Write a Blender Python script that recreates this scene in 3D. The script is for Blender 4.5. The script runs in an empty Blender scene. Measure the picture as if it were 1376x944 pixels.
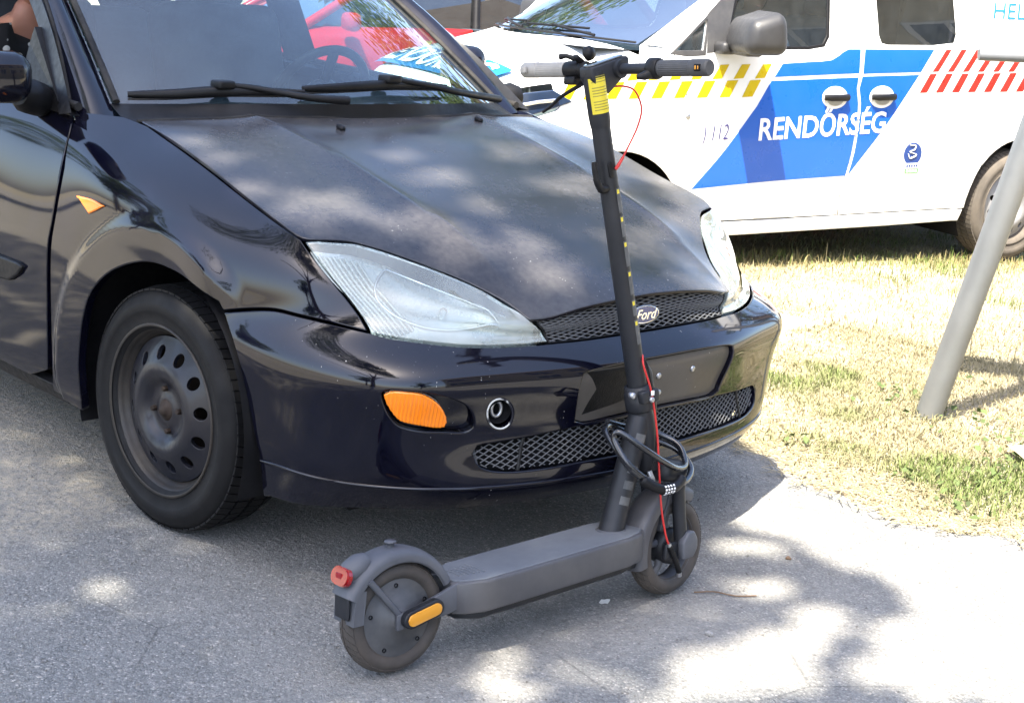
import bpy, bmesh, math, random
import numpy as np
from mathutils import Vector, Matrix
from mathutils.geometry import delaunay_2d_cdt
R = math.radians
rng = np.random.default_rng(7); random.seed(7)
SC = bpy.context.scene
COL = SC.collection
# ------------------------------------------------------------------ camera
cd = bpy.data.cameras.new('camera'); co = bpy.data.objects.new('camera', cd); COL.objects.link(co)
CAM = (2.98426, -2.66555, 1.35925); yaw, pitch, roll, fpx = 2.35231276, -.243368729, .0770904772, 1999.945
cd.sensor_width = 36; cd.lens = 36*fpx/1376; cd.clip_start = .05; cd.clip_end = 2000
f = Vector((math.cos(pitch)*math.cos(yaw), math.cos(pitch)*math.sin(yaw), math.sin(pitch)))
r0 = f.cross(Vector((0, 0, 1))).normalized(); u0 = r0.cross(f)
rv = r0*math.cos(roll)+u0*math.sin(roll); uv_ = -r0*math.sin(roll)+u0*math.cos(roll)
co.matrix_world = Matrix(((rv.x, uv_.x, -f.x, CAM[0]), (rv.y, uv_.y, -f.y, CAM[1]), (rv.z, uv_.z, -f.z, CAM[2]), (0, 0, 0, 1)))
SC.camera = co
# ------------------------------------------------------------------ light
SUN_AZ, SUN_EL = -68.0, 61.0
SUN = Vector((math.cos(R(SUN_EL))*math.cos(R(SUN_AZ)), math.cos(R(SUN_EL))*math.sin(R(SUN_AZ)), math.sin(R(SUN_EL))))
W = bpy.data.worlds.new('World'); SC.world = W; W.use_nodes = True
nt = W.node_tree; bg = nt.nodes['Background']
sky = nt.nodes.new('ShaderNodeTexSky'); sky.sky_type = 'NISHITA'; sky.sun_disc = False
sky.sun_elevation = R(SUN_EL); sky.sun_rotation = R(90-SUN_AZ); sky.air_density = .8; sky.dust_density = 2.2; sky.ozone_density = .85
nt.links.new(sky.outputs[0], bg.inputs[0]); bg.inputs[1].default_value = .15
sl = bpy.data.lights.new('sun', 'SUN'); sl.energy = 4.6; sl.angle = R(.53); sl.color = (1, .93, .80)
so = bpy.data.objects.new('sun', sl); COL.objects.link(so); so.rotation_euler = (-SUN).to_track_quat('-Z', 'Y').to_euler(); so.location = SUN*60
SC.view_settings.view_transform = 'Standard'; SC.view_settings.look = 'None'
SC.view_settings.exposure = 2.35; SC.view_settings.gamma = 1
SC.cycles.caustics_reflective = False; SC.cycles.caustics_refractive = False; SC.cycles.max_bounces = 10; SC.cycles.transparent_max_bounces = 24
# ------------------------------------------------------------------ object helpers
def link(name, me, parent=None, mat=None):
    o = bpy.data.objects.new(name, me); COL.objects.link(o)
    if parent: o.parent = parent
    if mat and me is not None and not me.materials:
        for m in (mat if isinstance(mat, (list, tuple)) else [mat]): me.materials.append(m)
    return o
def tag(o, label=None, cat=None, group=None, kind=None):
    for k, v in (('label', label), ('category', cat), ('group', group), ('kind', kind)):
        if v: o[k] = v
    return o
def empty(name, label, cat, M=None, group=None):
    o = bpy.data.objects.new(name, None); COL.objects.link(o); o.empty_display_size = .1
    if M is not None: o.matrix_world = M
    return tag(o, label, cat, group)
class MB:
    """collects shapes and links them as ONE mesh object"""
    def __init__(s): s.v = []; s.f = []; s.sm = []; s.mi = []
    def add(s, v, f, smooth=False, mi=0):
        n = len(s.v); s.v += [tuple(map(float, p)) for p in v]; s.f += [tuple(int(i)+n for i in q) for q in f]
        s.sm += [smooth]*len(f); s.mi += [mi]*len(f); return s
    def box(s, c, d, M=None, bev=0., mi=0, seg=2):
        bm = bmesh.new(); bmesh.ops.create_cube(bm, size=1)
        for v in bm.verts: v.co = Vector((v.co.x*d[0], v.co.y*d[1], v.co.z*d[2]))
        if bev > 0: bmesh.ops.bevel(bm, geom=bm.edges[:], offset=bev, segments=seg, profile=.5, affect='EDGES')
        bm.verts.index_update(); c = Vector(c)
        vs = [((M @ v.co) if M is not None else v.co)+c for v in bm.verts]
        s.add(vs, [[v.index for v in q.verts] for q in bm.faces], bev > 0, mi); bm.free(); return s
    def tube(s, pts, r, seg=10, caps=True, mi=0, close=False, flat=1.):
        P = [Vector(p) for p in pts]; n = len(P)
        rr = [r]*n if not hasattr(r, '__len__') else list(r)
        T = []
        for i in range(n):
            a = P[i-1] if (i > 0 or close) else P[i]; b = P[(i+1) % n] if (i < n-1 or close) else P[i]
            t = (b-a); T.append(t.normalized() if t.length > 1e-9 else Vector((0, 0, 1)))
        up = Vector((0, 0, 1)) if abs(T[0].z) < .9 else Vector((1, 0, 0))
        N = (up-T[0]*up.dot(T[0])).normalized(); vs = []
        for i in range(n):
            N = (N-T[i]*N.dot(T[i])); N.normalize(); B = T[i].cross(N)
            for k in range(seg):
                a = 2*math.pi*k/seg; vs.append(P[i]+N*(rr[i]*math.cos(a)*flat)+B*(rr[i]*math.sin(a)))
        fs = []
        for i in range(n if close else n-1):
            j = (i+1) % n
            for k in range(seg):
                k2 = (k+1) % seg; fs.append((i*seg+k, i*seg+k2, j*seg+k2, j*seg+k))
        s.add(vs, fs, True, mi)
        if caps and not close:
            s.add(vs[:seg], [tuple(range(seg))[::-1]], False, mi); s.add(vs[-seg:], [tuple(range(seg))], False, mi)
        return s
    def lathe(s, prof, O, A, seg=32, mi=0, a0=0., a1=2*math.pi, smooth=True, ref=None):
        """prof: list of (radius, height along A)"""
        A = Vector(A).normalized(); O = Vector(O)
        X = Vector(ref) if ref else (Vector((0, 0, 1)) if abs(A.z) < .9 else Vector((1, 0, 0)))
        X = (X-A*X.dot(A)).normalized(); Y = A.cross(X); full = abs(a1-a0-2*math.pi) < 1e-6
        m = seg if full else seg+1; vs = []
        for rad, h in prof:
            for k in range(m):
                a = a0+(a1-a0)*k/seg; vs.append(O+A*h+(X*math.cos(a)+Y*math.sin(a))*rad)
        fs = []
        for i in range(len(prof)-1):
            for k in range(seg):
                k2 = (k+1) % m; fs.append((i*m+k, i*m+k2, (i+1)*m+k2, (i+1)*m+k))
        s.add(vs, fs, smooth, mi); return s
    def grid(s, P, smooth=True, mi=0, flip=False):
        P = np.asarray(P); a, b = P.shape[:2]; fs = []
        for i in range(a-1):
            for j in range(b-1):
                q = (i*b+j, i*b+j+1, (i+1)*b+j+1, (i+1)*b+j); fs.append(q[::-1] if flip else q)
        s.add(P.reshape(-1, 3), fs, smooth, mi); return s
    def prism(s, poly, O, X, Y, h, mi=0, bev=0.):
        """extrude a 2-D polygon (in the X,Y frame at O) by h along X x Y"""
        X = Vector(X); Y = Vector(Y); Z = X.cross(Y).normalized(); O = Vector(O); n = len(poly)
        bm = bmesh.new(); vs = [bm.verts.new(O+X*p[0]+Y*p[1]) for p in poly]; fc = bm.faces.new(vs)
        e = bmesh.ops.extrude_face_region(bm, geom=[fc]); bmesh.ops.translate(bm, vec=Z*h, verts=[g for g in e['geom'] if isinstance(g, bmesh.types.BMVert)])
        bmesh.ops.recalc_face_normals(bm, faces=bm.faces)
        if bev > 0: bmesh.ops.bevel(bm, geom=bm.edges[:], offset=bev, segments=2, profile=.5, affect='EDGES', clamp_overlap=True)
        bmesh.ops.triangulate(bm, faces=[q for q in bm.faces if len(q.verts) > 4])
        bm.verts.index_update(); s.add([v.co for v in bm.verts], [[v.index for v in q.verts] for q in bm.faces], bev > 0, mi); bm.free(); return s
    def mesh(s, name):
        me = bpy.data.meshes.new(name); me.from_pydata(s.v, [], s.f)
        me.polygons.foreach_set('use_smooth', s.sm); me.polygons.foreach_set('material_index', s.mi); me.update(); return me
    def build(s, name, mat, parent=None, sharp=None, **k):
        me = s.mesh(name)
        if sharp:
            try: me.set_sharp_from_angle(angle=R(sharp))
            except Exception: pass
        return tag(link(name, me, parent, mat), **k)
def V(*a): return Vector(a)
def circ(n, r, a0=0): return [(r*math.cos(a0+2*math.pi*k/n), r*math.sin(a0+2*math.pi*k/n)) for k in range(n)]
def stadium(l, r, n=10):
    return [(l/2+r*math.cos(-math.pi/2+math.pi*k/n), r*math.sin(-math.pi/2+math.pi*k/n)) for k in range(n+1)]+[(-l/2+r*math.cos(math.pi/2+math.pi*k/n), r*math.sin(math.pi/2+math.pi*k/n)) for k in range(n+1)]
def spline(pts, k=8, close=False):
    P = [np.array(p, float) for p in pts]; n = len(P); o = []
    for i in range(n if close else n-1):
        p1, p2 = P[i], P[(i+1) % n]; p0 = P[i-1] if (i > 0 or close) else 2*p1-p2; p3 = P[(i+2) % n] if (close or i+2 < n) else 2*p2-p1
        for j in range(k):
            t = j/k; o.append(.5*(2*p1+(p2-p0)*t+(2*p0-5*p1+4*p2-p3)*t*t+(3*p1-p0-3*p2+p3)*t**3))
    if not close: o.append(P[-1])
    return np.array(o)
def text_mesh(txt, size, shear=0., extrude=.0005, bold=0., align='LEFT', sx=1.):
    c = bpy.data.curves.new('t', 'FONT'); c.body = txt; c.size = size; c.shear = shear; c.extrude = extrude; c.offset = bold; c.align_x = align; c.resolution_u = 3
    o = bpy.data.objects.new('t', c); COL.objects.link(o); dg = bpy.context.evaluated_depsgraph_get()
    me = bpy.data.meshes.new_from_object(o.evaluated_get(dg)); bpy.data.objects.remove(o); bpy.data.curves.remove(c)
    if sx != 1.:
        for v in me.vertices: v.co.x *= sx
    return me
def mesh_into(mb, me, fn, mi=0):
    mb.add([fn(v.co) for v in me.vertices], [tuple(p.vertices) for p in me.polygons], False, mi)
# ------------------------------------------------------------------ materials
class NT:
    def __init__(s, name):
        s.m = bpy.data.materials.new(name); s.m.use_nodes = True; s.t = s.m.node_tree; s.b = s.t.nodes['Principled BSDF']; s.out = s.t.nodes['Material Output']
        s.tc = None
    def n(s, ty, **k):
        q = s.t.nodes.new('ShaderNode'+ty)
        for a, b in k.items(): setattr(q, a, b)
        return q
    def L(s, a, b): s.t.links.new(a, b)
    def co(s, kind='Object'):
        if s.tc is None: s.tc = s.n('TexCoord')
        return s.tc.outputs[kind]
    def mapc(s, scale=(1, 1, 1), kind='Object', rot=(0, 0, 0)):
        m = s.n('Mapping'); m.inputs['Scale'].default_value = scale; m.inputs['Rotation'].default_value = rot; s.L(s.co(kind), m.inputs[0]); return m.outputs[0]
    def noise(s, scale, detail=4, rough=.55, vec=None, kind='Object', dist=0.):
        q = s.n('TexNoise'); q.inputs['Scale'].default_value = scale; q.inputs['Detail'].default_value = detail; q.inputs['Roughness'].default_value = rough; q.inputs['Distortion'].default_value = dist
        s.L(vec if vec is not None else s.co(kind), q.inputs['Vector']); return q.outputs['Fac']
    def vor(s, scale, vec=None, feature='F1', out='Distance', rand=1.):
        q = s.n('TexVoronoi', feature=feature); q.inputs['Scale'].default_value = scale; q.inputs['Randomness'].default_value = rand
        s.L(vec if vec is not None else s.co(), q.inputs['Vector']); return q.outputs[out]
    def ramp(s, fac, stops):
        q = s.n('ValToRGB'); e = q.color_ramp.elements
        while len(e) < len(stops): e.new(.5)
        for el, (p, c) in zip(e, stops): el.position = p; el.color = (*c, 1) if hasattr(c, '__len__') else (c, c, c, 1)
        s.L(fac, q.inputs[0]); return q.outputs[0]
    def rng(s, fac, a, b, c=0., d=1.):
        q = s.n('MapRange'); q.inputs[1].default_value = a; q.inputs[2].default_value = b; q.inputs[3].default_value = c; q.inputs[4].default_value = d; s.L(fac, q.inputs[0]); return q.outputs[0]
    def math(s, op, a, b=None):
        q = s.n('Math', operation=op)
        for i, x in enumerate((a, b)):
            if x is None: continue
            if isinstance(x, (int, float)): q.inputs[i].default_value = x
            else: s.L(x, q.inputs[i])
        return q.outputs[0]
    def mix(s, fac, a, b):
        q = s.n('Mix', data_type='RGBA')
        for i, x in ((0, fac), (6, a), (7, b)):
            if isinstance(x, (int, float)): q.inputs[i].default_value = x
            elif hasattr(x, '__len__') and not hasattr(x, 'links'): q.inputs[i].default_value = (*x, 1)
            else: s.L(x, q.inputs[i])
        return q.outputs[2]
    def bump(s, h, strength=.3, dist=.01):
        q = s.n('Bump'); q.inputs['Strength'].default_value = strength; q.inputs['Distance'].default_value = dist; s.L(h, q.inputs['Height']); s.L(q.outputs[0], s.b.inputs['Normal']); return q
    def set(s, **k):
        for a, x in k.items():
            i = s.b.inputs[a.replace('_', ' ')]
            if hasattr(x, 'links') or hasattr(x, 'is_linked'): s.L(x, i)
            elif hasattr(x, '__len__') and len(x) == 3: i.default_value = (*x, 1) if len(i.default_value) == 4 else x
            else: i.default_value = x
        return s
def plain(name, c, rough=.5, metal=0., coat=0., grime=.25, gscale=30, spec=.5, bump=0., dust=None, dustf=0.):
    n = NT(name); nz = n.noise(gscale, 5, .6)
    col = n.mix(n.rng(nz, .3, .75, 0, grime), c, tuple(x*.45 for x in c))
    if dust: col = n.mix(n.rng(n.noise(gscale*.35, 5, .65), .35, .8, 0, dustf), col, dust)
    n.set(Base_Color=col, Roughness=n.rng(n.noise(gscale*1.7, 3), .3, .7, max(.02, rough-.07), min(1, rough+.1)), Metallic=metal, Coat_Weight=coat, Coat_Roughness=.05, Specular_IOR_Level=spec)
    if bump: n.bump(n.noise(gscale*8, 3), bump, .002)
    return n.m
def car_paint(name, base, dust=(.22, .20, .17), d0=.05, d1=.35, chips=.0, coat=1.0, seed=0., grimez=True):
    n = NT(name); mp = n.mapc((1, 1, 1))
    big = n.noise(2.3, 6, .6, mp); fine = n.noise(60, 4, .6, mp)
    geo = n.n('NewGeometry'); sep = n.n('SeparateXYZ'); n.L(geo.outputs['Normal'], sep.inputs[0])
    up = n.rng(sep.outputs[2], .2, .95, .25, 1.)
    df = n.math('MULTIPLY', n.rng(n.math('ADD', n.math('MULTIPLY', big, .75), n.math('MULTIPLY', fine, .25)), .36, .64, d0, d1), up)
    if grimez:                      # road film near the sills
        pos = n.n('SeparateXYZ'); n.L(n.co(), pos.inputs[0])
        low = n.math('MULTIPLY', n.rng(pos.outputs[2], .40, .2, 0, .035), n.rng(n.noise(14, 5, .7, mp), .38, .66, .1, 1))
        df = n.math('MAXIMUM', df, low)
    col = n.mix(df, base, dust)
    if chips:
        st = n.mapc((1.3, 1.3, .6), rot=(.4, .2, .6)); c1 = n.rng(n.noise(95, 2, .9, st), .71, .74)
        c2 = n.rng(n.noise(5, 3, .6, mp), .50, .66); ch = n.math('MULTIPLY', c1, c2)
        col = n.mix(n.math('MULTIPLY', ch, chips), col, (.55, .53, .50))
        df = n.math('MAXIMUM', df, ch)
    n.set(Base_Color=col, Roughness=n.rng(df, 0, .5, .45, .75), Specular_IOR_Level=.0, Coat_Weight=n.rng(df, 0, .8, coat, coat*.25), Coat_Roughness=n.rng(df, 0, .4, .055, .32))
    n.bump(n.noise(7, 2, .4, mp), .018, .05)
    return n.m
def glass_thin(name, tint=(.75, .85, .85), haze=.06, hazec=(.5, .56, .6), rough=.0, ior=1.5, dirt=12, refl=1.7):
    n = NT(name); n.t.nodes.remove(n.b)
    tr = n.n('BsdfTransparent'); tr.inputs[0].default_value = (*tint, 1)
    gl = n.n('BsdfGlossy'); gl.inputs['Roughness'].default_value = rough; gl.inputs[0].default_value = (1, 1, 1, 1)
    df = n.n('BsdfDiffuse'); df.inputs[0].default_value = (*hazec, 1)
    fr = n.n('Fresnel'); fr.inputs[0].default_value = ior
    m1 = n.n('MixShader'); m2 = n.n('MixShader')
    n.L(n.rng(n.noise(dirt, 5, .65), .3, .75, haze*.6, haze*1.5), m1.inputs[0]); n.L(tr.outputs[0], m1.inputs[1]); n.L(df.outputs[0], m1.inputs[2])
    n.L(n.math('MINIMUM', n.math('MULTIPLY', fr.outputs[0], refl), 1.), m2.inputs[0]); n.L(m1.outputs[0], m2.inputs[1]); n.L(gl.outputs[0], m2.inputs[2])
    n.L(m2.outputs[0], n.out.inputs[0]); return n.m
NAVY = (.0013, .0015, .0060)
M = {}
M['paint'] = car_paint('navy_paint', NAVY, d0=.0, d1=.022, chips=0)
M['paint_hood'] = car_paint('navy_paint_dusty', NAVY, dust=(.20, .19, .18), d0=.10, d1=.36, chips=.7, grimez=False)
M['paint_bumper'] = car_paint('navy_paint_scuffed', NAVY, d0=.0, d1=.022, chips=.95)
M['red_paint'] = car_paint('red_paint', (.36, .006, .008), d0=0, d1=.05)
M['maroon_paint'] = car_paint('maroon_paint', (.05, .006, .02), d0=0, d1=.05)
M['white_paint'] = car_paint('white_paint', (.78, .78, .77), dust=(.45, .40, .33), d0=0, d1=.07)
M['blue_film'] = plain('blue_film', (.004, .085, .42), .3, coat=.3, grime=.08, gscale=6)
M['yellow_film'] = plain('yellow_film', (.55, .40, .005), .3, grime=.12, gscale=9)
M['red_film'] = plain('red_film', (.40, .018, .012), .3, grime=.12, gscale=9)
M['white_film'] = plain('white_film', (.8, .8, .8), .3, grime=.05)
M['ink'] = plain('ink_blue_grey', (.035, .03, .12), .4, grime=.05)
M['black_plastic'] = plain('black_plastic', (.006, .006, .007), .45, spec=.22, grime=.3, gscale=40, dust=(.07, .066, .062), dustf=.10)
M['grey_plastic'] = plain('grey_plastic', (.035, .035, .038), .5, grime=.3, gscale=25, dust=(.2, .19, .17), dustf=.2)
M['rubber'] = plain('rubber', (.010, .010, .011), .75, spec=.25, grime=.3, gscale=30, dust=(.17, .15, .12), dustf=.22)
M['tyre'] = plain('tyre_rubber', (.0035, .0035, .0043), .66, spec=.25, grime=.3, gscale=14, dust=(.022, .020, .018), dustf=.25)
M['tyre_dusty'] = plain('tyre_rubber_dusty', (.028, .026, .025), .8, grime=.4, gscale=16, dust=(.16, .125, .095), dustf=.5)
M['steel_black'] = plain('painted_steel_wheel', (.005, .0065, .012), .40, spec=.35, grime=.3, gscale=18, dust=(.10, .075, .055), dustf=.16, coat=.15)
M['rust'] = plain('rusty_steel', (.030, .019, .013), .7, .4, grime=.6, gscale=40)
M['rim_worn'] = plain('worn_rim_flange', (.022, .020, .019), .5, .3, grime=.5, gscale=16, dust=(.11, .085, .06), dustf=.4)
M['chrome'] = plain('chrome', (.75, .76, .78), .12, 1., grime=.15)
M['silver'] = plain('silver_metal', (.42, .43, .45), .35, .9, grime=.25)
M['dark'] = plain('dark_void', (.006, .006, .007), .85, grime=.3, spec=.2)
M['interior'] = plain('interior_grey', (.022, .026, .032), .7, spec=.3, grime=.2, gscale=20)
M['seat'] = plain('seat_fabric', (.03, .036, .045), .9, grime=.25, gscale=60)
M['scooter'] = plain('scooter_grey_paint', (.012, .013, .016), .45, spec=.3, grime=.25, gscale=22, dust=(.13, .13, .135), dustf=.10)
M['scooter_dusty'] = plain('scooter_dusty_plastic', (.060, .064, .075), .55, grime=.3, gscale=16, dust=(.20, .20, .21), dustf=.30)
M['deck_mat'] = plain('deck_rubber_mat', (.095, .105, .120), .8, grime=.3, gscale=12, dust=(.20, .21, .22), dustf=.4, bump=.25)
M['grip'] = plain('grip_rubber', (.045, .045, .047), .7, grime=.3, gscale=30, dust=(.2, .19, .17), dustf=.25)
M['grip_sunlit'] = plain('grip_rubber_sunlit', (.30, .285, .26), .8, grime=.3, gscale=30)  # pale colour paints in the sunlight on the left grip
M['sticker_yellow'] = plain('yellow_sticker', (.62, .50, .03), .4, grime=.15, gscale=20)
M['red_cable'] = plain('red_cable', (.50, .02, .018), .4, grime=.15)
M['galv'] = plain('galvanised_steel', (.19, .20, .205), .45, .5, grime=.3, gscale=9, dust=(.24, .23, .21), dustf=.4)
M['amber'] = NT('amber_plastic').set(Base_Color=(.95, .24, .006), Roughness=.18, Transmission_Weight=.0, Coat_Weight=.6, IOR=1.49).m
M['amber_refl'] = NT('amber_reflector').set(Base_Color=(.62, .26, .015), Roughness=.3, Coat_Weight=.4).m
M['red_lens'] = NT('red_lens').set(Base_Color=(.26, .004, .006), Roughness=.15, Coat_Weight=.8).m
M['paper'] = plain('paper', (.75, .74, .70), .8, grime=.1)
M['windscreen'] = glass_thin('windscreen_glass', (.62, .78, .82), .045, (.34, .49, .56))
M['side_glass'] = glass_thin('side_glass', (.70, .80, .78), .03)
M['van_glass'] = glass_thin('van_glass', (.45, .60, .62), .03)
M['privacy'] = glass_thin('privacy_glass', (.06, .07, .075), .02, ior=1.7)
# hazy headlight polycarbonate
def lens():
    n = NT('hazy_headlight_lens'); nz = n.noise(9, 5, .6)
    n.set(Base_Color=n.mix(n.rng(nz, .35, .7), (.66, .74, .76), (.50, .56, .57)), Roughness=n.rng(nz, .3, .7, .16, .34), Transmission_Weight=.62, IOR=1.3, Coat_Weight=.7, Coat_Roughness=.06, Alpha=1.)
    return n.m
M['lens'] = glass_thin('hazy_headlight_lens', (.74, .83, .82), .28, (.62, .66, .60), ior=1.45, dirt=2.5)
M['clear_lens'] = glass_thin('clear_lens', (.85, .9, .92), .05)
M['reflector'] = plain('lamp_reflector', (.46, .49, .49), .25, .5, grime=.1)

M['grille_grey'] = plain('grille_grey', (.075, .078, .085), .6, grime=.3, gscale=40, dust=(.17, .165, .155), dustf=.25)
M['plate_bare'] = car_paint('scratched_plate_recess_reflection', (.075, .067, .058), dust=(.17, .155, .135), d0=.15, d1=.7, chips=.6, coat=.3, grimez=False)  # beige tone paints in the sunlit ground's reflection, under real scratches
M['residue'] = plain('adhesive_residue', (.003, .003, .0035), .5, spec=.15, grime=.2, gscale=30, dust=(.05, .048, .045), dustf=.25, bump=.5)
M['badge_blue'] = plain('badge_blue', (.012, .03, .13), .25, coat=.6, grime=.1)
M['skin'] = NT('skin').set(Base_Color=(.28, .13, .085), Roughness=.55, Subsurface_Weight=.15, Subsurface_Radius=(.02, .008, .004)).m
M['hair'] = plain('dark_hair', (.015, .010, .008), .6, grime=.4, gscale=80)

M['motor'] = plain('motor_cover', (.045, .048, .055), .5, .2, grime=.55, gscale=17, dust=(.19, .185, .18), dustf=.6)
M['scooter_dusty2'] = plain('scooter_deck_side', (.050, .050, .056), .5, grime=.3, gscale=16, dust=(.15, .145, .14), dustf=.3)
M['worn_sticker'] = plain('worn_sticker', (.050, .053, .055), .6, grime=.6, gscale=70, dust=(.16, .16, .16), dustf=.6)
M['sticker_ink'] = plain('sticker_ink', (.22, .19, .03), .5, grime=.2, gscale=400)
M['screen'] = plain('display_glass', (.05, .055, .06), .08, coat=1., grime=.2, gscale=30, dust=(.3, .3, .28), dustf=.3)
M['silver_dark'] = plain('dark_metal', (.10, .10, .105), .25, .8, grime=.3)
M['lock_cable'] = plain('lock_sheath', (.010, .011, .014), .22, coat=.6, grime=.2, gscale=20)

M['light_blue_film'] = plain('light_blue_film', (.008, .14, .36), .3, coat=.4, grime=.08)
M['crest_blue'] = plain('crest_blue', (.012, .04, .17), .35, grime=.05)
M['green_film'] = plain('green_film', (.12, .42, .12), .35, grime=.05)
M['mirror_grey'] = plain('mirror_grey_plastic', (.022, .022, .024), .5, grime=.25, gscale=30, dust=(.06, .058, .055), dustf=.25)
M['tyre_brown'] = plain('dusty_brown_tyre', (.070, .060, .050), .9, grime=.35, gscale=14, dust=(.20, .165, .125), dustf=.5)
M['wheel_silver'] = plain('dusty_silver_wheel', (.24, .24, .25), .5, .35, grime=.3, gscale=10)
M['lamp_dark'] = plain('dark_clear_lamp', (.015, .028, .06), .10, coat=.35, grime=.4, gscale=12)
M['clear_lamp'] = plain('clear_lamp', (.4, .4, .42), .08, .4, coat=1., grime=.4, gscale=12)
M['van_screen'] = glass_thin('van_windscreen', (.30, .40, .44), .03, (.2, .26, .32), ior=1.4, refl=.45)

M['straw_leaf'] = plain('dry_leaf', (.42, .38, .22), .7, grime=.2)
M['sign_rail'] = plain('sign_rail_grey', (.16, .165, .17), .4, .3, grime=.15)

M['frame_black'] = plain('window_frame_black', (.006, .007, .011), .5, grime=.2)

def chipped():
    n = NT('chipped_edge'); nz = n.noise(22, 3, .6); n.set(Base_Color=n.mix(n.rng(nz, .46, .52), (.010, .011, .02), (.55, .55, .52)), Roughness=.5); return n.m
M['chipped_edge'] = chipped()
import numpy as np
# ---- body side/nose shell: control grid [row v][column u] = (x, w, z), w = distance from centre plane
SHELL=np.array([
 # grille/hood edge -> shutline -> belt
 [(.775,0,.672),(.745,.345,.641),(.598,.431,.707),(.452,.577,.767),(.382,.713,.779),(.20,.716,.829),(.05,.712,.869),(-.10,.706,.905),(-.25,.70,.936),(-.45,.735,.965),(-.9,.765,.985),(-1.6,.765,1.01),(-2.5,.73,1.04),(-3.0,.66,1.03)],
 [(.785,0,.635),(.757,.327,.613),(.666,.486,.652),(.522,.635,.690),(.43,.742,.703),(.25,.800,.745),(.08,.823,.790),(-.10,.828,.830),(-.25,.825,.860),(-.45,.815,.895),(-.9,.825,.91),(-1.6,.825,.93),(-2.5,.79,.95),(-3.05,.70,.94)],
 [(.80,0,.588),(.768,.316,.587),(.69,.50,.595),(.575,.665,.602),(.45,.762,.602),(.25,.834,.605),(.08,.850,.650),(-.10,.858,.670),(-.25,.862,.685),(-.45,.866,.70),(-.9,.872,.71),(-1.6,.872,.72),(-2.5,.84,.73),(-3.15,.74,.74)],
 [(.858,0,.535),(.826,.316,.535),(.757,.53,.535),(.662,.70,.535),(.505,.785,.535),(.30,.838,.535),(.08,.853,.540),(-.10,.862,.550),(-.25,.866,.560),(-.45,.870,.57),(-.9,.876,.58),(-1.6,.876,.59),(-2.5,.85,.60),(-3.2,.75,.60)],
 [(.850,0,.450),(.818,.316,.450),(.752,.53,.447),(.664,.70,.443),(.525,.782,.440),(.355,.828,.435),(.08,.850,.430),(-.10,.860,.430),(-.25,.864,.430),(-.45,.868,.43),(-.9,.874,.44),(-1.6,.874,.45),(-2.5,.85,.46),(-3.2,.75,.46)],
 [(.838,0,.360),(.806,.316,.360),(.745,.53,.357),(.655,.695,.352),(.535,.778,.348),(.385,.822,.345),(.08,.845,.340),(-.10,.855,.335),(-.25,.860,.330),(-.45,.864,.33),(-.9,.870,.34),(-1.6,.870,.35),(-2.5,.845,.37),(-3.18,.75,.37)],
 [(.850,0,.275),(.818,.316,.275),(.752,.53,.275),(.645,.685,.275),(.54,.772,.280),(.395,.812,.283),(.08,.835,.255),(-.10,.845,.255),(-.25,.852,.255),(-.45,.856,.255),(-.9,.862,.26),(-1.6,.862,.27),(-2.5,.84,.29),(-3.15,.74,.29)],
 [(.805,0,.212),(.773,.316,.212),(.708,.53,.210),(.60,.67,.205),(.515,.755,.198),(.395,.795,.193),(.08,.80,.19),(-.10,.81,.19),(-.25,.815,.19),(-.45,.82,.19),(-.9,.825,.195),(-1.6,.825,.21),(-2.5,.80,.24),(-3.1,.70,.24)],
],float)
HX=np.array([-.7,-.4,-.2,0,.2,.4,.6,.75,.9]);HW=np.array([0,.2,.4,.6,.78])
HZ=np.array([
 [1.010,1.008,1.002,.992,.975],
 [.980,.979,.975,.967,.950],
 [.955,.954,.950,.942,.927],
 [.917,.916,.912,.903,.885],
 [.867,.866,.861,.849,.826],
 [.815,.813,.806,.792,.762],
 [.745,.740,.714,.665,.60],
 [.690,.678,.620,.54,.46],
 [.615,.598,.53,.44,.36]])
def card(knots,t):
    """cardinal natural-cubic-spline weights: (n,K)"""
    K=len(knots);h=np.diff(knots);A=np.zeros((K,K));B=np.zeros((K,K))
    A[0,0]=A[-1,-1]=1
    for i in range(1,K-1):
        A[i,i-1]=h[i-1];A[i,i]=2*(h[i-1]+h[i]);A[i,i+1]=h[i]
        B[i,i-1]=6/h[i-1];B[i,i]=-6/h[i-1]-6/h[i];B[i,i+1]=6/h[i]
    M=np.linalg.solve(A,B);t=np.clip(np.asarray(t,float),knots[0]-.3,knots[-1]+.3)
    k=np.clip(np.searchsorted(knots,t)-1,0,K-2);hh=h[k];a=(knots[k+1]-t)/hh;b=1-a;n=len(t)
    Wt=((a**3-a)*hh*hh/6)[:,None]*M[k]+((b**3-b)*hh*hh/6)[:,None]*M[k+1]
    Wt[np.arange(n),k]+=a;Wt[np.arange(n),k+1]+=b
    return Wt
def knots_of(G,ax):
    d=np.linalg.norm(np.diff(G,axis=ax),axis=2).mean(axis=1-ax)
    return np.concatenate([[0],np.cumsum(d)])
KV=knots_of(SHELL,0);KU=knots_of(SHELL,1)
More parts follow.
